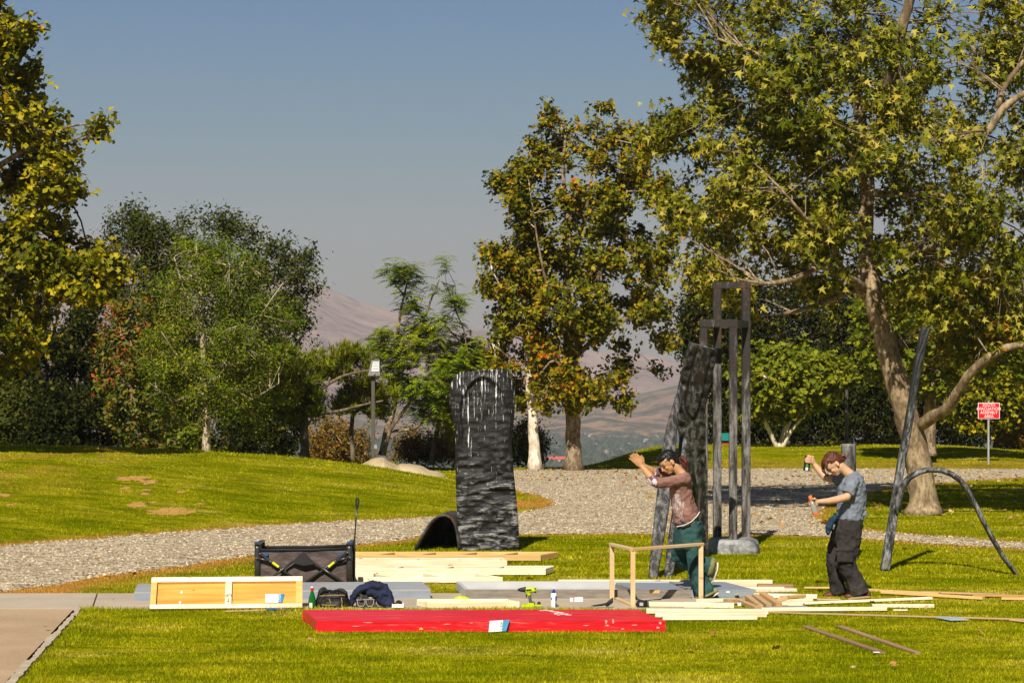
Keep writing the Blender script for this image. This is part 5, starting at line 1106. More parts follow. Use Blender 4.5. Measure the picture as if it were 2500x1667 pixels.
# plywood panel propped on its long edge
pa, pb = G(366, 1491), G(738, 1487.5); ux = (pb - pa); Lp = ux.length; ux.normalize(); up = Vector((0, .95, 1.0)); up = (up - ux * up.dot(ux)).normalized(); nn_ = ux.cross(up).normalized()   # faces the camera side (-Y)
if nn_.y > 0: nn_ = -nn_
Hp = .385; pe = empty('plywood_panel', pa, 'framed plywood panel tilted back on its edge, marked UP upside down', 'panel')
def pan(u0, u1, v0, v1, t0, t1, m, nm, par=pe):
    """piece of the propped panel: u along, v up, t outwards"""
    o_ = pa + ux * u0 + up * v0 + nn_ * t0; L, h_, t_ = u1 - u0, v1 - v0, t1 - t0
    mb = MB(); mb.add([(x, y, z) for z in (0, h_) for x, y in ((0, 0), (L, 0), (L, t_), (0, t_))], [(0, 1, 2, 3), (4, 7, 6, 5), (0, 4, 5, 1), (1, 5, 6, 2), (2, 6, 7, 3), (3, 7, 4, 0)])
    M3 = Matrix((ux, nn_, up)).transposed(); mb2 = MB(); mb2.v = [Vector(v) for v in mb.v]; mb2.f = mb.f; mb2.m = mb.m
    o = mb2.build(nm, m, par, loc=o_, rot=(0, 0, 0)); o.rotation_euler = (0, 0, 0); M4 = M3.to_4x4(); M4.translation = o_ - WL[par.name]; o.matrix_local = M4; return o
pan(0, Lp, 0, Hp, -.012, 0, m_ply, 'plywood_sheet')
w_stile = wood('golden_stile', (.68, .44, .13), (.56, .32, .08), (.3, .14, .04))
pan(0, Lp, Hp - .058, Hp, .001, .036, w_pale, 'top_rail'); pan(0, Lp, 0, .052, .001, .036, w_pale, 'bottom_rail')
pan(0, .055, .053, Hp - .059, .001, .036, w_stile, 'stile'); pan(Lp - .062, Lp, .053, Hp - .059, .001, .036, w_stile, 'stile'); pan(Lp * .49, Lp * .49 + .062, .053, Hp - .059, .001, .034, w_pale, 'stile')
m_ink = mat('marker_ink', (.10, .06, .03), None, .8, 10, bmp=0)
M3 = Matrix((-ux, -up, nn_)).transposed()
text_mesh('UP', .05, m_ink, pe, pa + ux * (Lp * .49 + .033) + up * .16 + nn_ * .036, M3, 'lettering', ext=.0008)
mb = MB(); q = lambda u, v: pa + ux * (Lp * .49 + .031 + u) + up * v + nn_ * .0355
mb.prism([q(-.003, .125), q(.003, .125), q(.003, .085), q(-.003, .085)][::-1], nn_ * .001); mb.prism([q(-.010, .087), q(.010, .087), q(0, .068)][::-1], nn_ * .001); mb.build('arrow_mark', m_ink, pe)
m_paper = mat('paper', (.88, .88, .88), None, .7, 10, bmp=0); m_blue = mat('blue_print', (.02, .22, .42), None, .6, 10, bmp=0); m_rink = mat('red_print', (.6, .05, .04), None, .6, 10, bmp=0)
def flyer(o_, a, b_, w_, h_, label, txt, blue_right=True):
    """sheet at o_ with axes a (right) and b_ (up)"""
    e = empty('flyer', o_, label, 'flyer'); nrm_ = a.cross(b_).normalized()
    def rect(u0, u1, v0, v1, t, m, nm, sk=0):
        mb = MB(); p = lambda u, v, s_=0: o_ + a * (u * w_ + s_) + b_ * (v * h_) + nrm_ * t
        mb.prism([p(u0, v0), p(u1, v0), p(u1, v1, sk), p(u0, v1, 0)], nrm_ * .0008); return mb.build(nm, m, e)
    rect(0, .80, 0, 1, .001, m_paper, 'page'); rect(.76, 1.0, -.02, 1.0, .003, m_blue, 'blue_margin', .02)
    for k in range(5): rect(.10, .60 + .05 * (k % 2), .22 + .12 * k, .235 + .12 * k, .003, m_galv, 'print_line')
    M_3 = Matrix((-b_, a, nrm_)).transposed()
    text_mesh(txt, h_ * .30, m_ink if txt == 'HOLT' else m_paper, e, o_ + a * (w_ * (.68 if txt == 'HOLT' else .84)) + b_ * h_ * .5 + nrm_ * .0055, M_3, 'lettering', ext=.0006)
    return e
flyer(pa + ux * (Lp * .755) + up * .085 + nn_ * .006, ux, up, .165, .105, 'white flyer with blue edge stuck to the propped plywood panel', 'HOLLY')
for i, (u, v) in enumerate(((.195, .21), (.19, .06))):
    mb = MB(); c0 = pa + ux * (u * Lp) + up * v + nn_ * (.003 if v > .1 else .038); mb.prism([c0, c0 + ux * .018, c0 + ux * .016 + up * .03, c0 + up * .022 - ux * .006], nn_ * .001); tag(mb.build('sticker', m_paper), ('torn white sticker in the left bay of the plywood panel', 'torn white sticker on the lower rail of the plywood panel')[i], 'sticker')
flp = P(1193, 1541, fl.y - .05); flp.z = .004; a_ = Vector((1, 0, -.0)).normalized(); b2 = Vector((.06, .045, .105)).normalized(); a_ = Vector((.97, 0, .06)).normalized()
fy = flyer(flp, a_, Vector((.10, .36, .93)).normalized(), .155, .10, 'white and blue flyer reading HOLT leaning on the front of the red platform', 'HOLT')
# small tray frame behind the red platform
ladder(1044, 1487, 1268, 1486, .30, .060, w_pale, 3, 'small pale frame lying just behind the left half of the red platform', skew=-.10)
board(552, 1494, 690, 1489, .05, .012, w_tan, 'thin splinter of wood on the grass below the plywood panel', name='offcut', group='loose boards')
# boards in front right
LB = [
 (1275, 1429.5, 1850, 1431, .05, .036, w_pale, 'long pale board behind the open grey tray, with orange painted end'), (1363, 1423.5, 1886, 1424, .05, .036, w_pale, 'long pale board on the far side of the grey tray and lawn'),
 (1850, 1436.5, 1937, 1436.5, .10, .038, w_brown, 'short board with dark end right of the grey platform'), (1800, 1437, 1915, 1438, .07, .02, w_pale, 'thin pale slat right of the grey platform'),
 (1845, 1446, 1946, 1444, .09, .03, w_pale, 'pale board end next to the grey platform corner'), (1840, 1458, 1995, 1461, .10, .035, w_pale, 'short pale board crossing behind the offcuts'),
 (1700, 1470, 1800, 1468, .06, .03, w_pale, 'pale board between the table and the offcuts'),
 (1565, 1479, 1668, 1480, .05, .036, w_pale, 'pale board just behind the black cup'), (1668, 1482, 1792, 1484, .08, .042, w_pale, 'thick pale board with orange knot beside the table leg'),
 (1893, 1478, 2277, 1462.5, .07, .020, w_pale, 'long thin board rising to the right across the pile'), (1860, 1492, 2165, 1490, .07, .030, w_pale, 'long pale board below the brown shoes'), (2130, 1483, 2281, 1483, .06, .030, w_pale, 'pale board end farthest right in the pile'),
 (1578, 1497, 1876, 1499, .10, .038, w_pale, 'pale two by four right of the red platform, farthest of three'), (1600, 1506, 1872, 1506, .09, .034, w_pale, 'pale two by four right of the red platform, middle of three'), (1618, 1513, 1849, 1512.5, .06, .032, w_pale, 'pale two by four right of the red platform, nearest of three'),
 (1877, 1496, 2520, 1514, .035, .014, w_tan, 'very long thin strip running to the right edge of the lawn'),
 (1964, 1436, 2110, 1436, .05, .016, w_orange, 'orange strip behind the feet of the grey tee person'), (2105, 1442, 2290, 1452, .07, .022, w_orange, 'orange edged board right of the brown shoes'), (2150, 1448, 2398, 1463, .07, .024, w_orange, 'long orange edged board slanting right of the brown shoes'),
 (2247, 1446, 2452, 1454, .10, .014, w_tan, 'wide flat tan board on the right lawn'), (2375, 1455, 2520, 1458, .08, .020, w_brown, 'brown board running off the right edge'), (2445, 1463, 2520, 1464, .06, .020, w_orange, 'orange board running off the right edge'),
 (2005, 1489.5, 2080, 1489.5, .03, .008, w_tan, 'tiny sliver of wood left of the long pile'), (2181, 1490, 2216, 1490.5, .04, .012, w_pale, 'small pale offcut on the grass right of the pile'), (2464, 1514, 2520, 1520, .05, .010, w_tan, 'tan sliver cut off by the right edge'),
 (2080, 1463, 2125, 1458.5, .05, .015, w_tan, 'tan strip under the near brown shoe'), (1995, 1465, 2052, 1465, .05, .015, w_tan, 'tan strip under the far brown shoe')]
for x0, y0, x1, y1, w_, h_, m, lab in LB: board(x0, y0 + .6, x1, y1 + .6, w_, h_ * 1.18, m, lab, z=.010, group='loose boards')
def slantboard(x0, y0, x1, y1, w_, h_, m, label, z0=0.0, z1=0.0, name='offcut'):
    a, b_ = G(x0, y0, z0), G(x1, y1, z1); d = b_ - a; L = d.length; o = plank(a, math.atan2(d.y, d.x), L, w_, h_, m, name=name, pitch=math.asin(max(-1, min(1, d.z / L)))); return tag(o, label, 'board', 'loose boards')
slantboard(1959, 1532, 2146, 1596, .055, .022, w_brown, 'weathered brown board with white tag on the front lawn, left of the pair', name='board')
slantboard(2044, 1532, 2233, 1597, .050, .022, w_brown, 'reddish brown board on the front lawn, right of the pair', name='board')
mb = MB(); t0 = G(2141, 1592, .026); mb.box(t0 + Vector((0, .03, .0)), (.05, .04, .004)); tag(mb.build('tag_sticker', m_paper), 'white tag on the end of the brown front lawn board', 'sticker')
# pile of offcuts
slantboard(1777, 1475, 1840, 1472, .09, .05, w_tan, 'squat tan block at the left of the offcut pile', .01, .01)
for i, (x0, y0, x1, y1, w_, h_, m, lab, z0, z1) in enumerate([
 (1802, 1472, 1842, 1490, .05, .04, w_tan, 'tan offcut pointing to the viewer, leftmost of the pile', .03, .01), (1818, 1462, 1850, 1487, .055, .045, w_tan, 'offcut with orange end beside the leftmost one', .06, .02), (1836, 1460, 1870, 1484, .06, .045, w_tan, 'tan offcut in the middle of the pile', .06, .01),
 (1853, 1456, 1895, 1483, .06, .05, w_tan, 'broad tan offcut leaning across the pile top', .08, .02), (1878, 1463, 1896, 1487, .035, .04, w_tan, 'narrow offcut right of the broad one', .05, .005), (1888, 1474, 1925, 1463, .05, .04, w_tan, 'short offcut aiming up right from the pile', .01, .06), (1912, 1463, 1968, 1458, .05, .035, w_orange, 'golden offcut at the right of the pile', .03, .03), (1905, 1472, 1985, 1468, .06, .03, w_pale, 'pale stub under the golden offcut', .01, .01), (1862, 1476, 1960, 1480, .07, .03, w_pale, 'pale stub under the offcut pile', .005, .005)]): slantboard(x0, y0, x1, y1, w_, h_, m, lab, z0, z1)
mb = MB(); mb.box(G(1805, 1474, .065) + Vector((0, .0, .0)), (.035, .006, .03)); tag(mb.build('tag_sticker', m_paper), 'white tag on the squat block of the offcut pile', 'sticker')
board(1878, 1486.5, 1972, 1484.5, .10, .02, m_grey, 'grey blue painted strip below the offcut pile', z=.01, name='painted_strip', group='loose boards')
mb = MB(); q = [G(2286, 1513), G(2302, 1510), G(2332, 1511), G(2365, 1518), G(2320, 1519)]; mb.prism([Vector((p.x, p.y, .02)) for p in q][::-1], (0, 0, .006)); tag(mb.build('metal_sheet', mat('pale_blue_sheet', (.45, .55, .62), None, .3, 4, bmp=0)), 'pale blue scrap sheet on the grass near the right edge', 'sheet')
mb = MB(); mb.box(G(1598, 1443, .105), (.10, .05, .03)); tag(mb.build('wood_block', w_orange), 'small golden block on the open grey tray corner', 'block')
mb = MB(); mb.box(G(1777, 1444, .10), (.035, .03, .012)); tag(mb.build('paper_scrap', m_paper), 'tiny white scrap on the flat grey platform', 'scrap')
# the open table frame
w_table = wood('fresh_pine', (.74, .58, .34), (.64, .46, .25), (.4, .22, .1), .6)
tf_ = empty('table_frame', G(1540, 1483), 'open pine table frame without a top standing behind the red platform', 'table frame')
zt = .600; tl = .046
A0 = G(1545, 1483); B0 = G(1711, 1466); C0 = G(1494, 1467)
ztA = CH - (1336.5 - HY) * A0.y / F
def leg(p, zt_): mb = MB(); mb.box(Vector((p.x, p.y, zt_ / 2)), (tl, tl, zt_)); return mb.build('leg', w_table, tf_)
zA = ztA - .032
leg(A0, zA); leg(B0, zA); leg(C0, zA); D0 = C0 + (B0 - A0) * .985 + Vector((-.03, .0, 0)); 
def rail(p, q, nm='rail', w_=.05, h_=.031, dz=0):
    d = (q - p); ang = math.atan2(d.y, d.x); ux_ = d.normalized(); uy_ = Vector((-ux_.y, ux_.x, 0)); L = d.length
    return plank(p - uy_ * w_ / 2 + Vector((0, 0, zA + .0005 + dz)), ang, L, w_, h_, w_table, tf_, nm)
d = (B0 - A0).normalized(); rail(A0 - d * .025, B0 + d * .025); d2 = (C0 - A0).normalized(); rail(A0 + d2 * .027, C0 + d2 * .025)
p = C0 + d * .027; q = B0 + d2 * (C0 - A0).length
mb = MB(); plank(G(1500, 1466, .0), math.atan2((G(1541, 1484) - G(1500, 1466)).y, (G(1541, 1484) - G(1500, 1466)).x), (G(1541, 1484) - G(1500, 1466)).length, .045, .035, w_table, tf_, 'floor_rail')
# ------------------------------------------------------------------ wagon, bags and tools
m_tube = mat('wagon_tube', (.035, .033, .032), None, .3, 4, bmp=0, spec=.6); m_fab = mat('wagon_fabric', (.125, .090, .080), (.060, .045, .042), .8, 5, (1, 1, 1.6), bmp=1.0, bd=.04, kind='World', detail=3)
m_hem = mat('black_webbing', (.018, .016, .016), None, .7, 8, bmp=.1); m_bluef = mat('blue_fabric', (.02, .10, .26), None, .7, 8, bmp=.1); m_yel = mat('yellow_tag', (.75, .72, .02), None, .5, 8, bmp=0); m_riv = mat('steel_rivet', (.6, .6, .6), None, .3, 8, bmp=0, metal=.8)
Yw = GY(855, 1433); wg = empty('folding_wagon', G(740, 1433), 'black folding fabric wagon with crossed frame bars and raised pull handle', 'wagon')
def wp(px, py, dy=0.0): p = P(px, py, Yw); p.y += dy; p.z = max(p.z, .012); return p
for px in (628, 853):
    for dy in (0, .48):
        mb = MB(); pts = [wp(px, 1431, dy), wp(px, 1380, dy), wp(px, 1338, dy), wp(px, 1330, dy + (.012 if dy == 0 else -.012))]; mb.tube(pts, [.030] * 4, 10, fl=[.018] * 4); mb.build('post', m_tube, wg, smooth=True)
    mb = MB(); mb.box(wp(px, 1327, .24), (.052, .52, .018)); mb.build('end_bar', m_tube, wg)
    mb = MB(); mb.box(wp(px, 1323.6, .03), (.05, .05, .014)); mb.build('cap', m_bluef, wg)
def fabric(a, b_, c, d, nu=30, nv=12, amp=.02, seed=1, nrm_=Vector((0, -1, 0))):
    mb = MB()
    for j in range(nv + 1):
        for i in range(nu + 1):
            u, v = i / nu, j / nv; p = a * (1 - u) * (1 - v) + b_ * u * (1 - v) + c * u * v + d * (1 - u) * v; e = min(1, 6 * min(u, 1 - u)) * min(1, 4 * min(v, 1 - v) + .2)
            mb.v.append(p + nrm_ * (amp * e * (float(vnoise(u * 9 + 2 * v, v * 3.5 + u * 2, seed)) * 2 - 1)))
    for j in range(nv):
        for i in range(nu): k = j * (nu + 1) + i; mb.f.append((k, k + 1, k + nu + 2, k + nu + 1))
    mb.m = [0] * len(mb.f); return mb
for nm, dy in (('side_panel', .02), ('side_panel', .46)):
    o = fabric(wp(636, 1429, dy), wp(847, 1429, dy), wp(845, 1341, dy), wp(634, 1343, dy), seed=int(dy * 10)).build(nm, m_fab, wg, smooth=True); md = o.modifiers.new('thick', 'SOLIDIFY'); md.thickness = .004
    mb = MB(); mb.tube([wp(633, 1343, dy - .004), wp(690, 1342, dy - .004), wp(760, 1342, dy - .004), wp(846, 1338.5, dy - .004)], [.016] * 4, 8, fl=[.01] * 4); mb.build('top_hem', m_hem, wg, smooth=True)
for px in (636, 845):
    o = fabric(wp(px, 1429, .02), wp(px, 1429, .46), wp(px, 1342, .46), wp(px, 1342, .02), 10, 8, .01, 7, Vector((1, 0, 0))).build('end_panel', m_fab, wg, smooth=True); md = o.modifiers.new('thick', 'SOLIDIFY'); md.thickness = .004
mb = MB(); mb.box(wp(740, 1427, .24), (.9, .44, .01)); mb.build('floor_panel', m_hem, wg)
bars = [((636, 1350), (744, 1431)), ((640, 1428), (716, 1369)), ((849, 1347), (733, 1432)), ((768, 1373), (852, 1429)), ((716, 1369), (740, 1350)), ((740, 1350), (768, 1373)), ((627, 1361), (661, 1369)), ((855, 1359), (820, 1368))]
for dy, sg in ((-.02, 1), (.50, 1)):
    for k, (p, q) in enumerate(bars):
        if k in (4, 5): continue
        mb = MB(); o_ = dy - .012 * (k % 2); mb.tube([wp(*p, o_), wp(*q, o_)], .0135, 8); mb.build('cross_bar', m_tube, wg, smooth=True)
for px, py in ((636, 1350), (687, 1389), (794, 1389), (849, 1347), (852, 1428), (661, 1369), (820, 1368), (627, 1361), (855, 1359)):
    mb = MB(); mb.ell(wp(px, py, -.047), (.008, .006, .008), nu=8, nv=5); mb.build('rivet', m_riv, wg)
mb = MB(); ap, lc, rc, mc = wp(741, 1346, -.045), wp(711, 1371, -.045), wp(771, 1375, -.045), wp(742, 1379, -.06); mb.add([ap, lc, mc, rc, ap + Vector((0, .03, 0)), lc + Vector((0, .03, 0)), mc + Vector((0, .03, 0)), rc + Vector((0, .03, 0))], [(0, 1, 2, 3), (7, 6, 5, 4), (0, 4, 5, 1), (1, 5, 6, 2), (2, 6, 7, 3), (3, 7, 4, 0)]); mb.build('centre_pouch', m_hem, wg)
for p, q in (((666, 1372), (681, 1383)), ((803, 1383), (817, 1371))):
    mb = MB(); mb.tube([wp(*p, -.03), wp(*q, -.03)], .0145, 8); mb.build('warning_tag', m_yel, wg)
for px in (650, 832):
    mb = MB(); mb.box(wp(px, 1352, -.004), (.04, .01, .035)); mb.build('strap_tab', m_bluef, wg)
mb = MB(); mb.tube([wp(861, 1425, .2), wp(861.5, 1320, .2)], .014, 8); mb.build('handle_socket', m_tube, wg)
mb = MB(); mb.tube([wp(861.5, 1335, .2), wp(865, 1280, .2), wp(868, 1240, .2)], .0085, 8); hd_ = mb.build('pull_handle', m_tube, wg, smooth=True)
mb = MB(); mb.tube([wp(868, 1243, .2), wp(866, 1232, .2), wp(866.5, 1221, .2), wp(869.5, 1217, .2), wp(872.5, 1221, .2), wp(871.5, 1232, .2), wp(869, 1243, .2)], .009, 8, rnd=True); mb.build('grip', m_hem, hd_, smooth=True)
# green bottle
m_glass, n, b = M_('green_glass'); b.inputs['Base Color'].default_value = (.01, .16, .015, 1); b.inputs['Roughness'].default_value = .08; b.inputs['Transmission Weight'].default_value = .35; b.inputs['Specular IOR Level'].default_value = .7
m_cream = mat('cream_label', (.75, .75, .7), None, .6, 8, bmp=0)
gb = G(762, 1487); s_ = F / gb.y; bt = empty('green_bottle', gb, 'green glass mineral water bottle with red cap between the plywood panel and the black bag', 'bottle')
pr = [(.001, 0), (.034, .0), (.037, .012), (.037, .085), (.032, .115), (.020, .155), (.0145, .175), (.014, .205)]; mb = MB(); mb.lathe(gb, pr, 18); mb.build('glass_body', m_glass, bt, smooth=True)
mb = MB(); mb.lathe(gb, [(.015, .183), (.016, .184), (.016, .212), (.001, .2125)], 14); mb.build('neck_foil', m_red, bt); mb = MB(); mb.lathe(gb, [(.0155, .211), (.016, .213), (.015, .223), (.001, .224)], 14); mb.build('cap', m_white, bt)
mb = MB()
for i in range(5):
    for s2 in (0, 1): th = -2.3 + .22 * i; mb.v.append(gb + Vector((.0378 * math.cos(th), .0378 * math.sin(th), .018 + .05 * s2)))
for i in range(4): mb.f.append((2 * i, 2 * i + 2, 2 * i + 3, 2 * i + 1))
mb.m = [0] * 4; mb.build('label_star', m_cream, bt)
# soft things: closed shapes merged by voxel remesh
def soft(mb, name, m, parent, vox=.008, amp=0.0, nsz=.08, smooth_=True, decim=None):
    o = mb.build(name, m, parent, smooth=True); r_ = o.modifiers.new('merge', 'REMESH'); r_.mode = 'VOXEL'; r_.voxel_size = vox; r_.use_smooth_shade = True
    sm_ = o.modifiers.new('soft', 'SMOOTH'); sm_.factor = .5; sm_.iterations = 3 if vox > .006 else 2
    if amp:
        tx = bpy.data.textures.get('folds%g' % nsz) or bpy.data.textures.new('folds%g' % nsz, 'CLOUDS'); tx.noise_scale = nsz; tx.noise_depth = 1
        d = o.modifiers.new('folds', 'DISPLACE'); d.texture = tx; d.strength = amp; d.texture_coords = 'GLOBAL'; d.mid_level = .5
    return o
m_bag = mat('black_bag_cloth', (.022, .019, .017), (.012, .011, .010), .6, 7, bmp=.4, bd=.01); m_zip = mat('tan_zip', (.42, .28, .12), None, .5, 8, bmp=0); m_tool = mat('tool_bag_cloth', (.055, .045, .040), (.035, .03, .028), .75, 9, bmp=.4); m_pipe = mat('grey_piping', (.5, .48, .45), None, .6, 8, bmp=0)
m_navy = mat('navy_cloth', (.018, .024, .065), (.010, .014, .04), .85, 6, bmp=.5, bd=.015)
Yg_ = GY(810, 1486) + .12; bag = empty('black_bag', G(810, 1483), 'slouching open black bag with tan zips beside the green bottle', 'bag')
def bp(px, py, dy=0.0): return P(px, py, Yg_) + Vector((0, dy, 0))
mb = MB(); mb.tube([bp(812, 1483), bp(812, 1474), bp(813, 1458), bp(813, 1446)], [.17, .175, .155, .14], 20, fl=[.12, .125, .11, .09], ax=(0, 1, 0), rnd=False); mb.tube([bp(773, 1482), bp(783, 1462), bp(790, 1445)], [.035, .05, .05], 10, rnd=True)
soft(mb, 'bag_body', m_bag, bag, .009, .03, .07)
mb = MB(); mb.tube([bp(782, 1446, -.09), bp(790, 1440, -.05), bp(812, 1441, -.02), bp(835, 1439, -.04), bp(848, 1446, -.08)], [.014, .020, .014, .02, .012], 8, rnd=True); soft(mb, 'opening_rim', m_bag, bag, .007, .02, .05)
for pts in ([(783, 1451), (812, 1449), (845, 1449)], [(788, 1472), (805, 1473), (822, 1473)], [(806, 1458), (810, 1466), (811, 1472)], [(836, 1455), (838, 1466), (836, 1478)]):
    mb = MB(); mb.tube([bp(x, y, -.128 - .010 * (i == 1)) for i, (x, y) in enumerate(pts)], .0035, 5); mb.build('zip', m_zip, bag)
Yg_ = GY(910, 1486) + .12; tb_ = empty('tool_bag', G(905, 1483), 'grey tool bag with curved pale piping half covered by the navy jacket', 'bag')
mb = MB(); mb.box(bp(908, 1465, 0), (.30, .20, .16)); mb.tube([bp(876, 1450), bp(940, 1450)], .05, 12, fl=.09, rnd=True); soft(mb, 'bag_body', m_tool, tb_, .009, .018, .06)
for cx_ in (884, 905, 930):
    mb = MB(); mb.tube([bp(cx_ - 9, 1461, -.108), bp(cx_ - 9, 1470, -.110), bp(cx_ - 5, 1476, -.111), bp(cx_ + 5, 1476, -.111), bp(cx_ + 9, 1470, -.110), bp(cx_ + 9, 1461, -.108)], .003, 5); mb.build('piping', m_pipe, tb_)
mb = MB(); mb.tube([bp(872, 1461, -.11), bp(905, 1460, -.112), bp(942, 1461, -.11)], .003, 5); mb.build('piping', m_pipe, tb_)
mb = MB(); mb.box(bp(908, 1455.5, -.118), (.045, .004, .012)); mb.build('name_badge', m_pipe, tb_)
mb = MB(); mb.tube([bp(878, 1448, -.11), bp(884, 1447, -.13), bp(884, 1456, -.13), bp(881, 1461, -.12)], .004, 6); mb.tube([bp(880, 1461, -.125), bp(888, 1459, -.125)], .005, 6); mb.build('buckle', m_riv, tb_)
mb = MB(); mb.tube([bp(862, 1472, -.06), bp(864, 1455, -.06), bp(876, 1440, -.04), bp(895, 1431, -.03), bp(915, 1428, -.03), bp(935, 1435, -.05), bp(948, 1452, -.08), bp(958, 1474, -.10)], [.022, .035, .040, .045, .048, .055, .050, .040], 12, fl=[.05, .07, .11, .13, .13, .12, .09, .05], rnd=True)
mb.tube([bp(905, 1440, -.12), bp(925, 1450, -.14), bp(945, 1468, -.14), bp(955, 1480, -.12)], [.03, .045, .045, .03], 10, fl=[.03, .04, .04, .03], rnd=True)
jk = soft(mb, 'navy_jacket', m_navy, None, .009, .045, .06); tag(jk, 'crumpled navy jacket thrown over the tool bag', 'jacket')
Yg_ = GY(968, 1487) + .02
bxo = empty('parts_box', G(968, 1486), 'open white carton with black tape and orange bits by the corner of the red platform', 'box'); mb = MB()
for a, d_ in (((-.055, 0, .02), (.004, .10, .04)), ((.055, 0, .02), (.004, .10, .04)), ((0, -.05, .02), (.106, .004, .034)), ((0, .05, .02), (.106, .004, .04)), ((0, 0, .003), (.106, .096, .004))): mb.box(bp(972, 1482) + Vector(a), d_)
mb.build('carton', m_paper, bxo); mb = MB(); mb.tube([bp(973, 1474, .02), bp(973, 1474, .05)], .035, 14, ax=(1, 0, 0)); mb.build('tape_roll', m_hem, bxo)
mb = MB(); mb.ell(bp(970, 1476, -.01), (.03, .02, .015), nu=8, nv=5); mb.build('anchor_bits', m_tape, bxo); mb = MB(); mb.box(bp(954, 1484), (.06, .05, .018)); mb.build('blade_pack', m_galv, bxo)
mb = MB(); p0 = G(655, 1490); mb.tube([p0 + Vector((0, -.03, .015)), p0 + Vector((.05, -.04, .02)), p0 + Vector((.09, -.03, .014))], [.012, .014, .01], 8, rnd=True); mb.tube([p0 + Vector((.09, -.03, .014)), p0 + Vector((.14, -.02, .012)), p0 + Vector((.19, 0, .02)), p0 + Vector((.24, .02, .012))], .004, 5); tag(mb.build('clamp', m_bluef), 'small blue clamp with black cord at the plywood panel foot', 'clamp')
# drill
m_lime = mat('lime_plastic', (.50, .62, .01), None, .35, 6, bmp=0, spec=.5); m_blk = mat('black_rubber', (.02, .02, .02), None, .5, 6, bmp=0); m_dgrey = mat('dark_grey_grip', (.10, .10, .10), None, .6, 6, bmp=0)
Yd = GY(1282, 1485); dr = empty('cordless_drill', G(1282, 1485), 'lime green cordless drill standing on its battery behind the red platform', 'drill')
def dp(px, py, dy=0.0): return P(px, py, Yd) + Vector((0, dy, 0))
mb = MB(); mb.tube([dp(1283, 1439), dp(1294, 1439), dp(1305, 1440)], [.027, .031, .029], 14, rnd=True); mb.tube([dp(1288, 1444), dp(1293, 1453)], [.022, .020], 10); soft(mb, 'motor_housing', m_lime, dr, .005)
mb = MB(); mb.tube([dp(1262, 1439), dp(1265, 1439)], .003, 6); mb.tube([dp(1264.5, 1439), dp(1270, 1439), dp(1281, 1438.5), dp(1284, 1438.5)], [.010, .018, .027, .027], 14); mb.build('chuck', m_blk, dr, smooth=True)
mb = MB(); mb.tube([dp(1306, 1434.5), dp(1306, 1446)], .014, 10, fl=.028); mb.build('rear_cap', m_blk, dr)
mb = MB(); mb.tube([dp(1293, 1451), dp(1294, 1462), dp(1297, 1473)], [.017, .015, .018], 12, rnd=True); mb.build('grip', m_dgrey, dr, smooth=True); mb = MB(); mb.tube([dp(1286, 1450), dp(1285, 1456)], .006, 8, rnd=True); mb.build('trigger', m_blk, dr)
mb = MB(); mb.box(dp(1289, 1477, 0), (.125, .075, .030)); mb.box(dp(1296, 1473, 0), (.06, .06, .02)); mb.build('battery_shoe', m_lime, dr); mb = MB(); mb.box(dp(1289, 1482.5, 0), (.11, .07, .018)); mb.build('battery', m_blk, dr); mb = MB(); mb.box(dp(1291, 1438, -.032), (.05, .002, .014)); mb.build('maker_plate', m_blk, dr)
e = empty('lime_stud_finder', G(1315, 1480), 'flat lime green tool with two round black knobs right of the drill', 'tool'); mb = MB(); mb.box(dp(1311, 1478, .05), (.085, .05, .018)); mb.build('tool_body', m_lime, e)
for px in (1302, 1316): mb = MB(); mb.ell(dp(px, 1474, .05), (.018, .018, .022), nu=12, nv=8); mb.build('knob', m_blk, e, smooth=True)
Yd = GY(1130, 1467); e = empty('lime_sander', G(1130, 1467), 'flat lime green power tool lying at the left end of the grey tray', 'tool'); mb = MB(); mb.tube([dp(1112, 1461), dp(1122, 1459), dp(1136, 1460), dp(1146, 1463)], [.020, .026, .022, .016], 12, fl=[.03, .04, .04, .03], rnd=True); mb.build('tool_body', m_lime, e, smooth=True); mb = MB(); mb.box(dp(1128, 1466), (.17, .08, .018)); mb.build('sole', m_blk, e)
# glue bottle
gb = G(1352, 1484); gl_ = empty('glue_bottle', gb, 'white glue bottle with blue cap standing right of the drill', 'bottle'); mb = MB(); mb.lathe(gb, [(.001, 0), (.028, 0), (.030, .006), (.030, .13), (.026, .145), (.016, .152)], 18); mb.build('bottle_body', m_white, gl_, smooth=True)
m_bcap = mat('blue_cap', (.01, .05, .42), None, .35, 8, bmp=0); mb = MB(); mb.lathe(gb, [(.019, .150), (.019, .166), (.010, .170), (.007, .190), (.001, .191)], 16); mb.build('cap', m_bcap, gl_); mb = MB(); mb.lathe(gb, [(.006, .185), (.004, .205), (.001, .207)], 8); mb.build('nozzle', m_white, gl_)
def patch(parent, c, R_, th0, th1, z0, z1, m, nm, k=6):
    mb = MB()
    for i in range(k + 1):
        th = th0 + (th1 - th0) * i / k
        for z in (z0, z1): mb.v.append(c + Vector((R_ * math.cos(th), R_ * math.sin(th), z)))
    for i in range(k): mb.f.append((2 * i, 2 * i + 2, 2 * i + 3, 2 * i + 1))
    mb.m = [0] * k; return mb.build(nm, m, parent)
patch(gl_, gb, .0308, -1.1, -.3, .01, .12, m_bcap, 'blue_label'); patch(gl_, gb, .0308, -2.6, -2.15, .085, .105, m_bcap, 'blue_label'); patch(gl_, gb, .0312, -.95, -.5, .05, .075, m_yel, 'yellow_label')
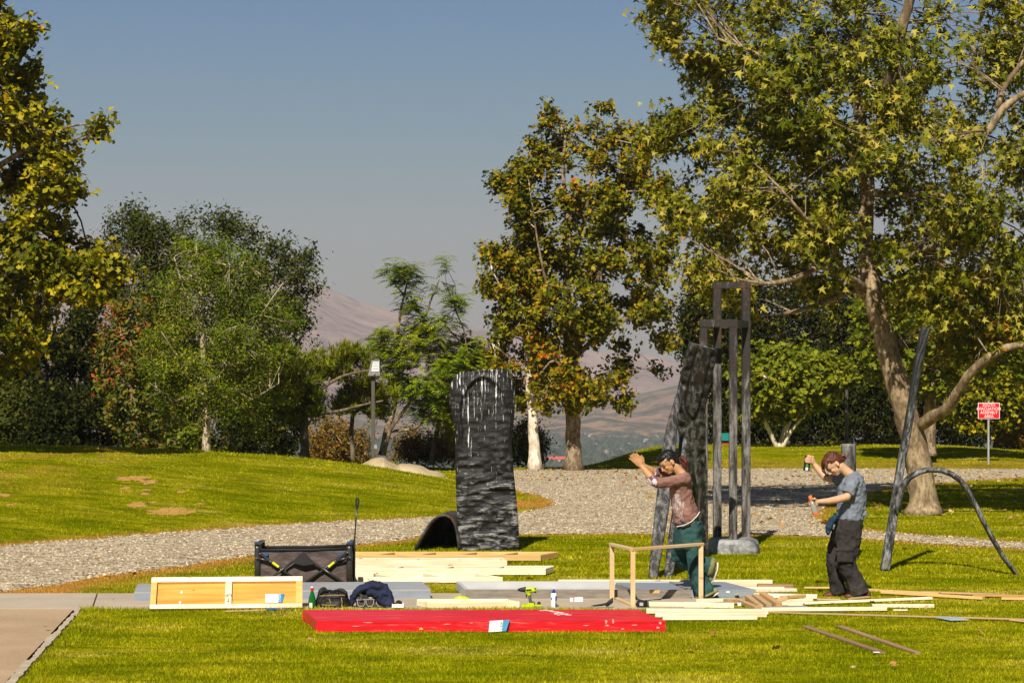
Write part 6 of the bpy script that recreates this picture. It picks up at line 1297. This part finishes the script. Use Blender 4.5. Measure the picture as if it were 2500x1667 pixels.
e = empty('screw_box', G(1405, 1469), 'torn small white screw box on the path right of the glue bottle', 'box'); q = G(1412, 1470); mb = MB(); mb.box(q + Vector((0, 0, .027)), (.085, .05, .05), Matrix.Rotation(.15, 3, 'Z')); mb.build('carton', m_paper, e); q = G(1396, 1470); mb = MB(); mb.box(q + Vector((0, 0, .025)), (.03, .04, .045), Matrix.Rotation(-.2, 3, 'Z')); mb.build('carton_flap', m_paper, e); mb = MB(); mb.box(G(1402, 1468) + Vector((.01, .02, .035)), (.05, .04, .03)); mb.build('carton_inside', m_rink, e)
q = G(1568, 1485); cup = empty('black_cup', q, 'squat black lidded cup lying on its side right of the table frame', 'cup'); mb = MB(); mb.tube([q + Vector((-.05, .02, .04)), q + Vector((.045, .03, .042))], [.036, .040], 16, rnd=False); mb.build('cup_body', m_blk, cup, smooth=True); mb = MB(); mb.tube([q + Vector((.045, .03, .042)), q + Vector((.060, .032, .042))], [.042, .040], 16); mb.build('lid', m_dgrey, cup); mb = MB(); mb.box(q + Vector((-.01, -.018, .045)), (.035, .003, .03)); mb.build('print', m_pipe, cup)
q = G(1470, 1486); sn = empty('pruning_shears', q, 'black handled tool lying open behind the right part of the red platform', 'tool'); mb = MB(); mb.tube([q + Vector((-.10, .0, .03)), q + Vector((0, .02, .04)), q + Vector((.07, .03, .055))], [.008, .012, .010], 8, rnd=True); mb.tube([q + Vector((.05, .03, .04)), q + Vector((.09, .02, .075)), q + Vector((.105, .02, .105))], [.02, .022, .006], 8, rnd=True); mb.build('handle', m_blk, sn, smooth=True); mb = MB(); mb.box(q + Vector((-.16, 0, .03)), (.14, .03, .006)); mb.build('blade', m_galv, sn)
# ------------------------------------------------------------------ people
def skinmat(name, c):
    m, n, b = M_(name); b.inputs['Roughness'].default_value = .5; b.inputs['Specular IOR Level'].default_value = .35; f = noise(n, coords(n, (1, 1, 1)), 14, 3)
    n.links.new(ramp(n, f, [(.35, tuple(x * .88 for x in c)), (.65, c)]), b.inputs['Base Color']); b.inputs['Subsurface Weight'].default_value = .08; b.inputs['Subsurface Radius'].default_value = (.02, .008, .004); b.inputs['Subsurface Scale'].default_value = .3; return m
m_skin1 = skinmat('warm_skin', (.52, .27, .125)); m_skin2 = skinmat('tan_skin', (.60, .35, .20))
m_hair1 = mat('black_hair', (.012, .008, .007), (.005, .004, .004), .45, 30, (1, 1, .3), bmp=.3, spec=.3); m_hair1r = mat('reddish_hair', (.13, .03, .018), (.03, .009, .007), .4, 30, (1, 1, .3), bmp=.5); m_hair2 = mat('auburn_hair', (.13, .040, .018), (.045, .014, .008), .5, 26, (1, 1, .3), bmp=.4, spec=.25)
m_lip = mat('lips', (.42, .10, .07), None, .4, 8, bmp=0); m_eye = mat('eyelash', (.015, .010, .008), None, .5, 8, bmp=0)
def cloth(name, c1, c2, sc=9, st=(1, 1, 1), b_=.5, bd=.02): return mat(name, c1, c2, .85, sc, st, bmp=b_, bd=bd, kind='Object', detail=5, spec=.15)
def head(mb, c, f, u, k=1.0):
    """skull, jaw, nose, lips, chin and ears, merged later; returns frame"""
    f = Vector(f).normalized(); u = Vector(u); u = (u - f * u.dot(f)).normalized(); r_ = f.cross(u)
    M = Matrix((f, r_, u)).transposed(); q = lambda a, b_, d: Vector(c) + (f * a + r_ * b_ + u * d) * k
    mb.ell(q(-.006, 0, .022), (.097 * k, .076 * k, .092 * k), M, 20, 14)
    mb.ell(q(.030, 0, -.035), (.058 * k, .058 * k, .062 * k), M, 16, 10)
    mb.ell(q(.050, 0, -.078), (.034 * k, .034 * k, .028 * k), M, 12, 8)           # chin
    mb.ell(q(.062, 0, .018), (.030 * k, .056 * k, .034 * k), M, 14, 8)             # brow
    mb.tube([q(.086, 0, .018), q(.098, 0, -.004), q(.110, 0, -.026), q(.092, 0, -.034)], [.008 * k, .010 * k, .013 * k, .010 * k], 8, rnd=True, ax=r_)
    for s_ in (-1, 1):
        mb.ell(q(.060, .030 * s_, -.024), (.026 * k, .024 * k, .024 * k), M, 10, 7)   # cheek
        mb.ell(q(-.006, .078 * s_, -.008), (.020 * k, .008 * k, .031 * k), M, 10, 7)  # ear
        mb.ell(q(.004, .081 * s_, -.030), (.010 * k, .006 * k, .010 * k), M, 8, 5)
    mb.ell(q(.082, 0, -.052), (.014 * k, .024 * k, .007 * k), M, 10, 6); mb.ell(q(.078, 0, -.064), (.013 * k, .020 * k, .007 * k), M, 10, 6)
    return q, M, r_
def grip(mb, c, ax, R_, wrist, sgn, k=1.0, nf=4, z0=-.03, side=1):
    """palm behind the held cylinder on the wrist side, four fingers round it, thumb round the other way"""
    ax = Vector(ax).normalized(); w_ = Vector(wrist) - Vector(c); w_ = (w_ - ax * w_.dot(ax)).normalized(); v = ax.cross(w_) * sgn
    pt = lambda th, r_, z: Vector(c) + (w_ * math.cos(th) + v * math.sin(th)) * r_ + ax * z
    mb.tube([pt(.15, R_ + .016, z0 - .004), pt(.15, R_ + .018, z0 + .03), pt(.15, R_ + .016, z0 + .064)], [.015 * k, .018 * k, .014 * k], 10, fl=[.026, .030, .026], rnd=True, ax=v)
    for i in range(nf):
        z = z0 + .020 * i; L = (.85, 1.0, .95, .75)[i]; rr = R_ + .009
        mb.tube([pt(.3, rr + .006, z), pt(.3 + .75 * L, rr + .003, z), pt(.3 + 1.5 * L, rr, z), pt(.3 + 2.15 * L, rr - .001, z)], [.0105 * k, .0098 * k, .009 * k, .0078 * k], 8, rnd=True, ax=ax)
    mb.tube([pt(-.25, R_ + .018, z0 + .05), pt(-.9, R_ + .012, z0 + .066), pt(-1.5, R_ + .009, z0 + .072)], [.014 * k, .0115 * k, .009 * k], 8, rnd=True, ax=ax)
    mb.tube([pt(.1, R_ + .02, z0 + .03), Vector(wrist)], [.024 * k, .024 * k], 10, fl=[.028, .025], rnd=True, ax=v)
# ---- stepping woman
Y0 = 21.88
def w(px, py, dy=0.0): return P(px, py, Y0) * 1 if dy == 0 else P(px, py, Y0 + dy)
g1 = G(1722, 1466); wm = empty('person', g1, 'woman in brown top and baggy green jeans stepping left with both hands raised', 'person', 'people working on the lawn')
mb = MB(); hc = w(1633, 1129); q1, M1, r1 = head(mb, hc, (-.74, -.34, -.58), (-.55, 0, .83), 1.0)
mb.tube([w(1645, 1136), w(1658, 1150), w(1668, 1164)], [.050, .048, .062], 12, rnd=True)
mb.tube([w(1668, 1164), w(1666, 1195), w(1672, 1235), w(1682, 1272), w(1684, 1300)], [.045, .070, .075, .085, .085], 14, fl=[.09, .11, .10, .11, .11], rnd=True)
for dy, sh, el, wr, tip in ((-.17, (1670, 1172), (1597, 1174), (1567, 1138), (1541, 1110)), (.16, (1660, 1166), (1600, 1155), (1571, 1136), (1545, 1109))):
    e_ = dy * .75; h_ = dy * .22
    mb.tube([w(*sh, dy), w((sh[0] + el[0]) / 2, (sh[1] + el[1]) / 2 + 1, (dy + e_) / 2), w(*el, e_), w((el[0] * .6 + wr[0] * .4), (el[1] * .6 + wr[1] * .4), (e_ * .6 + h_ * .4)), w(*wr, h_)], [.040, .040, .037, .038, .024], 12, rnd=True)
    a = w(*wr, h_); d = (w(*tip, h_ - .02) - a); L = d.length; d.normalize(); side = Vector((0, 1, 0)).cross(d).normalized()
    mb.tube([a, a + d * .035, a + d * .075, a + d * .095], [.024, .037, .040, .034], 12, fl=[.020, .015, .014, .010], rnd=True)
    for i in range(4):
        o_ = side * (.030 - .0200 * i); Lf = (.062, .076, .080, .070)[i]; b0 = a + d * (.082 + .004 * (i in (1, 2))) + o_; dd = (d + side * (.10 - .07 * i) + Vector((0, (-.10 if dy < 0 else .10), 0)) * .3).normalized()
        mb.tube([b0, b0 + dd * Lf * .5, b0 + dd * Lf * .8 + Vector((0, -.004 * (1 if dy < 0 else -1), 0)), b0 + dd * Lf], [.0100, .0092, .0085, .0070], 8, rnd=True)
    t0 = a + d * .03 - side * -.030; mb.tube([t0, t0 + d * .03 + side * .022, t0 + d * .06 + side * .026], [.013, .0105, .008], 8, rnd=True)
mb.tube([w(1672, 1292, .10), w(1655, 1350, .12), w(1700, 1374, .14), w(1742, 1386, .14)], [.060, .050, .042, .034], 12, rnd=True)
mb.tube([w(1686, 1296, -.07), w(1692, 1374, -.09), w(1722, 1446, -.09)], [.060, .050, .036], 12, rnd=True)
body = soft(mb, 'body', m_skin1, wm, .0052)
m_top1, n, b = M_('brown_printed_top'); b.inputs['Roughness'].default_value = .85; b.inputs['Specular IOR Level'].default_value = .15
f = noise(n, coords(n, (1, 1, 2.2)), 7, 4); c = ramp(n, f, [(.35, (.17, .085, .065)), (.65, (.27, .145, .110))])
g_ = n.nodes.new('ShaderNodeNewGeometry'); pc = P(1652, 1232, Y0); sb_ = n.nodes.new('ShaderNodeVectorMath'); sb_.operation = 'SUBTRACT'; n.links.new(g_.outputs['Position'], sb_.inputs[0]); sb_.inputs[1].default_value = tuple(pc)
s3 = n.nodes.new('ShaderNodeSeparateXYZ'); n.links.new(sb_.outputs[0], s3.inputs[0])
dx = math_(n, 'MULTIPLY', math_(n, 'SUBTRACT', s3.outputs['X'], math_(n, 'MULTIPLY', s3.outputs['Z'], -.12)), 11.0); dz = math_(n, 'MULTIPLY', s3.outputs['Z'], 4.6)
rad = math_(n, 'ADD', math_(n, 'MULTIPLY', dx, dx), math_(n, 'MULTIPLY', dz, dz)); st_ = noise(n, coords(n, (40, 10, 8), 'World'), 1.6, 5, .75, 1.5)
pf = math_(n, 'SUBTRACT', st_, math_(n, 'MULTIPLY', rad, .16)); c = mixc(n, ramp(n, pf, [(.44, (0, 0, 0)), (.54, (.8, .8, .8))]), c, (.50, .42, .42))
n.links.new(c, b.inputs['Base Color']); bump(n, b, f, .6, .015)
mb = MB(); mb.tube([w(1669, 1161), w(1666, 1170), w(1663, 1180), w(1662.5, 1192), w(1664, 1208), w(1666, 1220), w(1668, 1234), w(1674, 1250), w(1681, 1266), w(1684, 1272)], [.055, .088, .104, .110, .116, .118, .124, .134, .122, .10], 24, fl=[.10, .165, .178, .172, .155, .148, .15, .158, .165, .155],
     wob=lambda i, th: 1 + .025 * math.sin(5 * th + i * 1.3) + .018 * math.sin(9 * th - i * 2.1))
mb.tube([w(1673, 1168, -.15), w(1655, 1171, -.18), w(1632, 1176, -.17), w(1612, 1178, -.15), w(1599, 1175, -.13)], [.066, .058, .055, .053, .050], 14, rnd=True, wob=lambda i, th: 1 + .03 * math.sin(4 * th + i * 2))
mb.tube([w(1664, 1166, .14), w(1640, 1160, .16), w(1615, 1156, .14), w(1603, 1154, .12)], [.06, .052, .048, .046], 14, rnd=True)
mb.tube([w(1659, 1262), w(1655, 1276), w(1657, 1284)], [.055, .045, .020], 12, fl=[.12, .10, .06], rnd=True)
soft(mb, 'shirt', m_top1, wm, .0065, .022, .05)
m_cuff = mat('patterned_cuff', (.62, .52, .55), (.13, .06, .07), .8, 16, bmp=.2, lo=.46, hi=.54)
for pts, dys in (([(1608, 1179), (1598, 1175.5), (1589, 1165)], (-.15, -.13, -.11)), ([(1606, 1154), (1596, 1152)], (.13, .11))):
    mb = MB(); mb.tube([w(x, y, d_) for (x, y), d_ in zip(pts, dys)], [.056, .054, .046][:len(pts)], 14, rnd=False); mb.build('cuff', m_cuff, wm, smooth=True)
m_lace = mat('white_lace', (.72, .62, .56), None, .8, 20, bmp=.3)
mb = MB(); mb.tube([w(1653, 1285, -.11), w(1670, 1282, -.165), w(1688, 1273, -.17), w(1702, 1259, -.13), w(1708, 1249, -.05)], .006, 6, rnd=True); mb.build('hem_trim', m_lace, wm, smooth=True)
m_jean = cloth('green_jeans', (.040, .100, .088), (.014, .044, .046), 5, (1, 1, .7), .6, .03); m_olive = cloth('olive_cuff', (.24, .23, .10), (.17, .17, .07))
mb = MB(); mb.tube([w(1685, 1270), w(1684, 1284), w(1680, 1304), w(1678, 1324), w(1679, 1338)], [.125, .140, .148, .150, .13], 22, fl=[.15, .165, .18, .185, .17], rnd=False, wob=lambda i, th: 1 + .02 * math.sin(6 * th + i))
mb.tube([w(1694, 1320, -.08), w(1694, 1350, -.09), w(1695, 1376, -.10), w(1700, 1398, -.10), w(1710, 1422, -.10), w(1719, 1440, -.10), w(1723, 1451, -.10)], [.092, .082, .074, .072, .094, .100, .096], 18, fl=[.10, .095, .09, .085, .09, .095, .095], rnd=False, wob=lambda i, th: 1 + .03 * math.sin(5 * th + i * 1.7))
mb.tube([w(1668, 1318, .07), w(1659, 1340, .09), w(1659, 1358, .12), w(1672, 1371, .14), w(1695, 1378, .15), w(1718, 1381, .15), w(1735, 1384, .15)], [.10, .095, .088, .080, .078, .088, .10], 18, fl=[.10, .10, .095, .09, .085, .085, .09], rnd=False, wob=lambda i, th: 1 + .03 * math.sin(5 * th + i * 1.7))
soft(mb, 'jeans', m_jean, wm, .008, .035, .07)
mb = MB(); mb.tube([w(1730, 1383, .15), w(1741, 1386, .15)], [.103, .108], 20, fl=[.094, .096]); mb.build('jeans_cuff', m_olive, wm, smooth=True)
mb = MB(); mb.tube([w(1722, 1449, -.10), w(1724, 1454, -.10)], [.098, .10], 20, fl=[.098, .10]); mb.build('jeans_cuff', m_olive, wm, smooth=True)
mb = MB(); mb.tube([w(1656, 1287, -.09), w(1668, 1287, -.155), w(1684, 1281, -.172)], .011, 6, rnd=True); mb.build('belt', m_hem, wm, smooth=True)
m_shoe = mat('olive_shoe', (.22, .21, .12), None, .7, 8, bmp=.1); m_sole = mat('white_sole', (.8, .76, .66), (.45, .4, .3), .7, 20, bmp=.3)
mb = MB(); mb.tube([w(1747, 1442, -.10), w(1736, 1448, -.10), w(1718, 1455, -.10), w(1703, 1457, -.10)], [.030, .040, .036, .026], 14, fl=[.035, .042, .045, .040], rnd=True); sh_ = soft(mb, 'shoe', m_shoe, wm, .006)
mb = MB(); mb.tube([w(1753, 1446, -.10), w(1740, 1455, -.10), w(1722, 1462, -.10), w(1702, 1463, -.10), w(1696, 1461, -.10)], .008, 8, fl=.046, rnd=True); mb.build('sole', m_sole, sh_, smooth=True)
mb = MB(); mb.tube([w(1744, 1378, .15), w(1741, 1392, .15), w(1736, 1408, .15), w(1732, 1418, .15)], [.030, .036, .034, .024], 14, fl=[.035, .040, .044, .038], rnd=True); sh_ = soft(mb, 'shoe', m_shoe, wm, .006)
mb = MB(); mb.tube([w(1752, 1374, .15), w(1751, 1390, .15), w(1744, 1410, .15), w(1735, 1424, .15)], .010, 8, fl=.046, rnd=True); mb.build('sole', m_sole, sh_, smooth=True)
mb = MB(); mb.ell(q1(-.026, 0, .034), (.096, .085, .096), M1, 20, 14); mb.ell(q1(.014, 0, .078), (.078, .072, .046), M1, 16, 10); mb.ell(q1(-.06, 0, -.02), (.055, .072, .06), M1, 16, 10)
soft(mb, 'hair', m_hair1, wm, .0055, .010, .02)
mb = MB(); c0 = w(1657, 1123)
for i in range(16):
    a_ = i * 2.4; j_ = lambda s_: Vector((math.sin(a_ * 1.3) * s_, math.cos(a_) * s_, math.sin(a_ * .7) * s_)); mb.tube([c0 + j_(.008), w(1666, 1121, 0) + j_(.026), w(1674, 1130 + 2 * math.sin(a_), 0) + j_(.034), w(1675 + 2 * math.cos(a_), 1143 + 4 * math.sin(a_ * 2), 0) + j_(.026)], [.017, .021, .018, .006], 6, rnd=True)
soft(mb, 'ponytail', m_hair1r, wm, .005)
for s_ in (-1, 1):
    mb = MB(); mb.tube([q1(.088, .016 * s_, .000), q1(.083, .032 * s_, -.003), q1(.072, .046 * s_, .001)], [.0022, .0035, .002], 6, rnd=True); mb.build('eyelid', m_eye, wm)
    mb = MB(); mb.tube([q1(.094, .014 * s_, .022), q1(.088, .034 * s_, .026), q1(.074, .050 * s_, .022)], [.0025, .0032, .0015], 6, rnd=True); mb.build('eyebrow', m_hair1, wm)
mb = MB(); mb.tube([q1(.082, -.022, -.056), q1(.095, 0, -.057), q1(.082, .022, -.056)], [.003, .006, .003], 6, rnd=True); mb.build('lips', m_lip, wm)
mb = MB()
cc_ = q1(.040, r1.dot(Vector((0, -1, 0))) and (-.076 if (q1(0, -.1, 0).y < q1(0, .1, 0).y) else .076), .052)
for k in range(5): th = k * 1.2566; mb.tube([cc_ + Vector((0, -.006, 0)), cc_ + Vector((math.cos(th) * .013, -.008, math.sin(th) * .013))], [.0022, .0012], 5)
mb.build('hair_clip', m_paper, wm)
# ---- person with spray cans
Y0 = 21.98
p2 = empty('person', G(2066, 1458), 'person in grey tee and dark cargo trousers holding two spray bottles, head bowed', 'person', 'people working on the lawn')
mb = MB(); q2, M2, r2 = head(mb, w(2036, 1133), (-.60, -.20, -.77), (-.78, 0, .62), 1.02)
mb.tube([w(2050, 1138), w(2062, 1147), w(2075, 1158)], [.055, .050, .054], 12, rnd=True)
mb.tube([w(2079, 1172), w(2081, 1195), w(2078, 1240), w(2072, 1275), w(2068, 1300)], [.05, .09, .09, .09, .09], 14, fl=[.10, .12, .11, .11, .11], rnd=True)
mb.tube([w(2080, 1182, -.17), w(2075, 1197, -.20), w(2067, 1213, -.22), w(2044, 1219, -.25), w(2022, 1223, -.28), w(1999, 1224, -.30)], [.048, .048, .044, .039, .034, .024], 12, rnd=True)
mb.tube([w(2066, 1170, .16), w(2040, 1170, .22), w(2014, 1164, .27), w(2000, 1148, .30), w(1987, 1132, .31)], [.055, .048, .042, .037, .025], 12, rnd=True)
b_top, b_bot = w(1978, 1212, -.32), w(1991.5, 1255, -.32); bax = (b_top - b_bot).normalized(); bc = b_bot + bax * .125
grip(mb, bc, bax, .026, w(1998, 1224, -.30), 1, .98, z0=-.035)
k_top, k_bot = w(1972.5, 1113, .31), w(1968.5, 1149, .31); kax = (k_top - k_bot).normalized(); kc = k_bot + kax * .115
grip(mb, kc, kax, .034, w(1988, 1133, .31), -1, .98, z0=-.025)
mb.tube([w(2074, 1296, -.06), w(2064, 1372, -.09), w(2096, 1446, -.09)], [.065, .055, .040], 12, rnd=True); mb.tube([w(2056, 1292, .09), w(2040, 1372, .09), w(2044, 1446, .09)], [.065, .055, .040], 12, rnd=True)
soft(mb, 'body', m_skin2, p2, .0052)
m_tee = cloth('grey_blue_tee', (.215, .235, .275), (.155, .172, .21), 6, (1, 1, 1.8), .7, .03)
mb = MB(); mb.tube([w(2080, 1154), w(2083, 1164), w(2083, 1178), w(2080.5, 1195), w(2080, 1214), w(2078, 1238), w(2075.5, 1256), w(2075, 1266), w(2075, 1271)], [.055, .095, .122, .141, .146, .147, .140, .140, .125], 24, fl=[.10, .165, .185, .182, .17, .165, .165, .165, .155], wob=lambda i, th: 1 + .015 * math.sin(5 * th + i * 1.3) + (.02 * math.sin(13 * th) if i > 5 else 0))
mb.tube([w(2084, 1170, -.15), w(2077, 1188, -.19), w(2069, 1205, -.21)], [.072, .072, .066], 16, rnd=False); mb.tube([w(2070, 1166, .14), w(2050, 1170, .20), w(2038, 1172, .23)], [.07, .066, .062], 16, rnd=False)
mb.ell(w(2109, 1256, -.06), (.030, .030, .025))
soft(mb, 'shirt', m_tee, p2, .0065, .030, .06)
mb = MB(); mb.ell(w(2113, 1252, -.07), (.018, .02, .026)); mb.ell(w(2114, 1258, -.07), (.014, .014, .016)); soft(mb, 'shirt_knot', m_tee, p2, .005, .01, .02)
m_trs = cloth('dark_cargo_cloth', (.050, .043, .041), (.022, .019, .018), 5, (1, 1, .8), .6, .03)
mb = MB(); mb.tube([w(2075, 1264), w(2074, 1274), w(2068, 1292), w(2066, 1312), w(2066, 1326)], [.130, .142, .156, .158, .13], 22, fl=[.155, .165, .18, .18, .16], rnd=False)
mb.tube([w(2072, 1310, -.07), w(2070, 1335, -.08), w(2065, 1358, -.09), w(2066, 1378, -.09), w(2076, 1398, -.09), w(2085, 1414, -.09), w(2094, 1434, -.09), w(2099, 1450, -.09)], [.125, .120, .108, .100, .092, .094, .100, .103], 18, fl=[.11, .11, .10, .095, .09, .09, .09, .09], rnd=False, wob=lambda i, th: 1 + .025 * math.sin(5 * th + i * 1.5))
mb.tube([w(2056, 1310, .08), w(2046, 1335, .09), w(2040, 1360, .09), w(2038, 1380, .09), w(2040, 1405, .09), w(2044, 1430, .09), w(2047, 1449, .09)], [.115, .105, .092, .084, .080, .078, .074], 18, fl=[.11, .105, .10, .095, .09, .085, .085], rnd=False, wob=lambda i, th: 1 + .025 * math.sin(5 * th + i * 1.5))
soft(mb, 'trousers', m_trs, p2, .008, .035, .07)
mb = MB(); mb.box(w(2061, 1341, -.205), (.19, .03, .03)); mb.box(w(2063, 1358, -.195), (.165, .03, .11)); soft(mb, 'cargo_pocket', m_trs, p2, .006, .01, .04)
m_bshoe = mat('brown_leather_shoe', (.13, .035, .018), (.07, .02, .012), .45, 9, bmp=.2); m_bsole = mat('dark_sole', (.05, .03, .02), None, .8, 9, bmp=0)
for (x0, x1, y, dy) in ((2120, 2062, 1456, -.09), (2052, 2010, 1453, .09)):
    mb = MB(); mb.tube([w(x0, y - 4, dy), w(x0 * .7 + x1 * .3, y - 4, dy), w(x0 * .35 + x1 * .65, y - 2.5, dy), w(x1 + 4, y - 1, dy)], [.030, .038, .032, .022], 14, fl=[.035, .040, .046, .036], rnd=True); s_o = soft(mb, 'shoe', m_bshoe, p2, .006)
    mb = MB(); mb.tube([w(x0 + 3, y + 2, dy), w((x0 + x1) / 2, y + 3, dy), w(x1, y + 2.5, dy)], .010, 8, fl=.046, rnd=True); mb.build('sole', m_bsole, s_o, smooth=True)
mb = MB(); mb.ell(q2(-.024, 0, .034), (.098, .086, .098), M2, 20, 14); mb.ell(q2(.012, 0, .080), (.078, .074, .045), M2, 16, 10); mb.ell(q2(-.06, 0, -.012), (.052, .072, .055), M2, 16, 10)
mb.tube([q2(.06, -.055, .075), q2(.098, -.062, .04), q2(.115, -.052, -.01)], [.016, .012, .004], 8, rnd=True); mb.tube([q2(.06, .045, .085), q2(.108, .05, .045), q2(.128, .045, -.03)], [.018, .018, .005], 8, rnd=True)
soft(mb, 'hair', m_hair2, p2, .0055, .012, .02)
mb = MB(); c0 = w(2056, 1115)
for i in range(12):
    a_ = i * 2.4; j_ = lambda s_: Vector((math.sin(a_ * 1.3) * s_, math.cos(a_) * s_, math.sin(a_ * .7) * s_)); mb.tube([w(2050, 1117) + j_(.006), c0 + j_(.028), c0 + j_(.036) + Vector((.02, 0, .0)), c0 + Vector((.03 + .015 * math.cos(a_), 0, -.02 + .03 * math.sin(a_)))], [.013, .014, .010, .003], 6, rnd=True)
soft(mb, 'hair_bun', m_hair2, p2, .005)
for s_ in (-1, 1):
    mb = MB(); mb.tube([q2(.088, .016 * s_, .000), q2(.083, .032 * s_, -.003), q2(.072, .046 * s_, .001)], [.0022, .0035, .002], 6, rnd=True); mb.build('eyelid', m_eye, p2)
    mb = MB(); mb.tube([q2(.094, .014 * s_, .022), q2(.088, .034 * s_, .026), q2(.074, .050 * s_, .022)], [.0025, .0032, .0015], 6, rnd=True); mb.build('eyebrow', m_hair2, p2)
mb = MB(); mb.tube([q2(.082, -.022, -.056), q2(.095, 0, -.057), q2(.082, .022, -.056)], [.003, .006, .003], 6, rnd=True); mb.build('lips', m_lip, p2)
# held bottles and the pocket rag
m_orng = mat('orange_cap', (.70, .16, .03), None, .4, 8, bmp=0); m_clear, n, b = M_('cloudy_plastic'); b.inputs['Base Color'].default_value = (.45, .44, .38, 1); b.inputs['Roughness'].default_value = .25; b.inputs['Transmission Weight'].default_value = .4
RM = bax.to_track_quat('Z', 'Y').to_matrix(); sp = empty('spray_bottle', b_bot, 'cloudy spray bottle with orange cap held low by the person in the grey tee', 'bottle')
mb = MB(); mb.lathe(b_bot, [(.001, 0), (.030, 0), (.032, .02), (.031, .09), (.024, .11), (.020, .15)], 16, RM); mb.build('bottle_body', m_clear, sp, smooth=True)
mb = MB(); mb.lathe(b_bot, [(.021, .148), (.022, .15), (.020, .198), (.001, .20)], 16, RM); mb.build('cap', m_orng, sp, smooth=True); mb = MB(); mb.lathe(b_bot, [(.031, -.002), (.034, 0), (.034, .020), (.032, .021)], 16, RM); mb.build('liquid_base', m_orng, sp)
RM = kax.to_track_quat('Z', 'Y').to_matrix(); cn = empty('spray_can', k_bot, 'black spray can with green label held up at head height', 'can'); L = (k_top - k_bot).length
mb = MB(); mb.lathe(k_bot, [(.001, 0), (.032, 0), (.033, .004), (.033, L - .012), (.026, L), (.001, L + .001)], 18, RM); mb.build('can_body', m_blk, cn, smooth=True)
m_green = mat('green_label', (.05, .30, .06), None, .5, 8, bmp=0)
def cp(nm, m, z0, z1, t0, t1, R_=.0337):
    mb = MB()
    for i in range(5):
        th = t0 + (t1 - t0) * i / 4
        for z in (z0, z1): mb.v.append(k_bot + RM @ Vector((R_ * math.cos(th), R_ * math.sin(th), z)))
    for i in range(4): mb.f.append((2 * i, 2 * i + 2, 2 * i + 3, 2 * i + 1))
    mb.m = [0] * 4; mb.build(nm, m, cn)
tf = [math.atan2((RM.inverted() @ Vector((0, -1, 0))).y, (RM.inverted() @ Vector((0, -1, 0))).x)][0]
cp('white_label', m_paper, .008, .038, tf - .45, tf + .35); cp('green_label', m_green, .048, .10, tf - .40, tf + .35)
mb = MB(); mb.tube([w(2040, 1258, -.15), w(2032, 1270, -.17), w(2024, 1288, -.18), w(2022, 1300, -.18)], [.025, .038, .040, .022], 12, fl=[.03, .05, .05, .03], rnd=True); m_rag = cloth('teal_rag_cloth', (.03, .075, .11), (.012, .03, .05), 9)
rg = soft(mb, 'rag', m_rag, None, .006, .025, .04); tag(rg, 'dark teal rag hanging from the front pocket of the cargo trousers', 'rag')
mb = MB(); mb.box(w(2035, 1285, -.20), (.018, .012, .05), Matrix.Rotation(.4, 3, 'Y')); mb.build('keys', m_riv, p2)
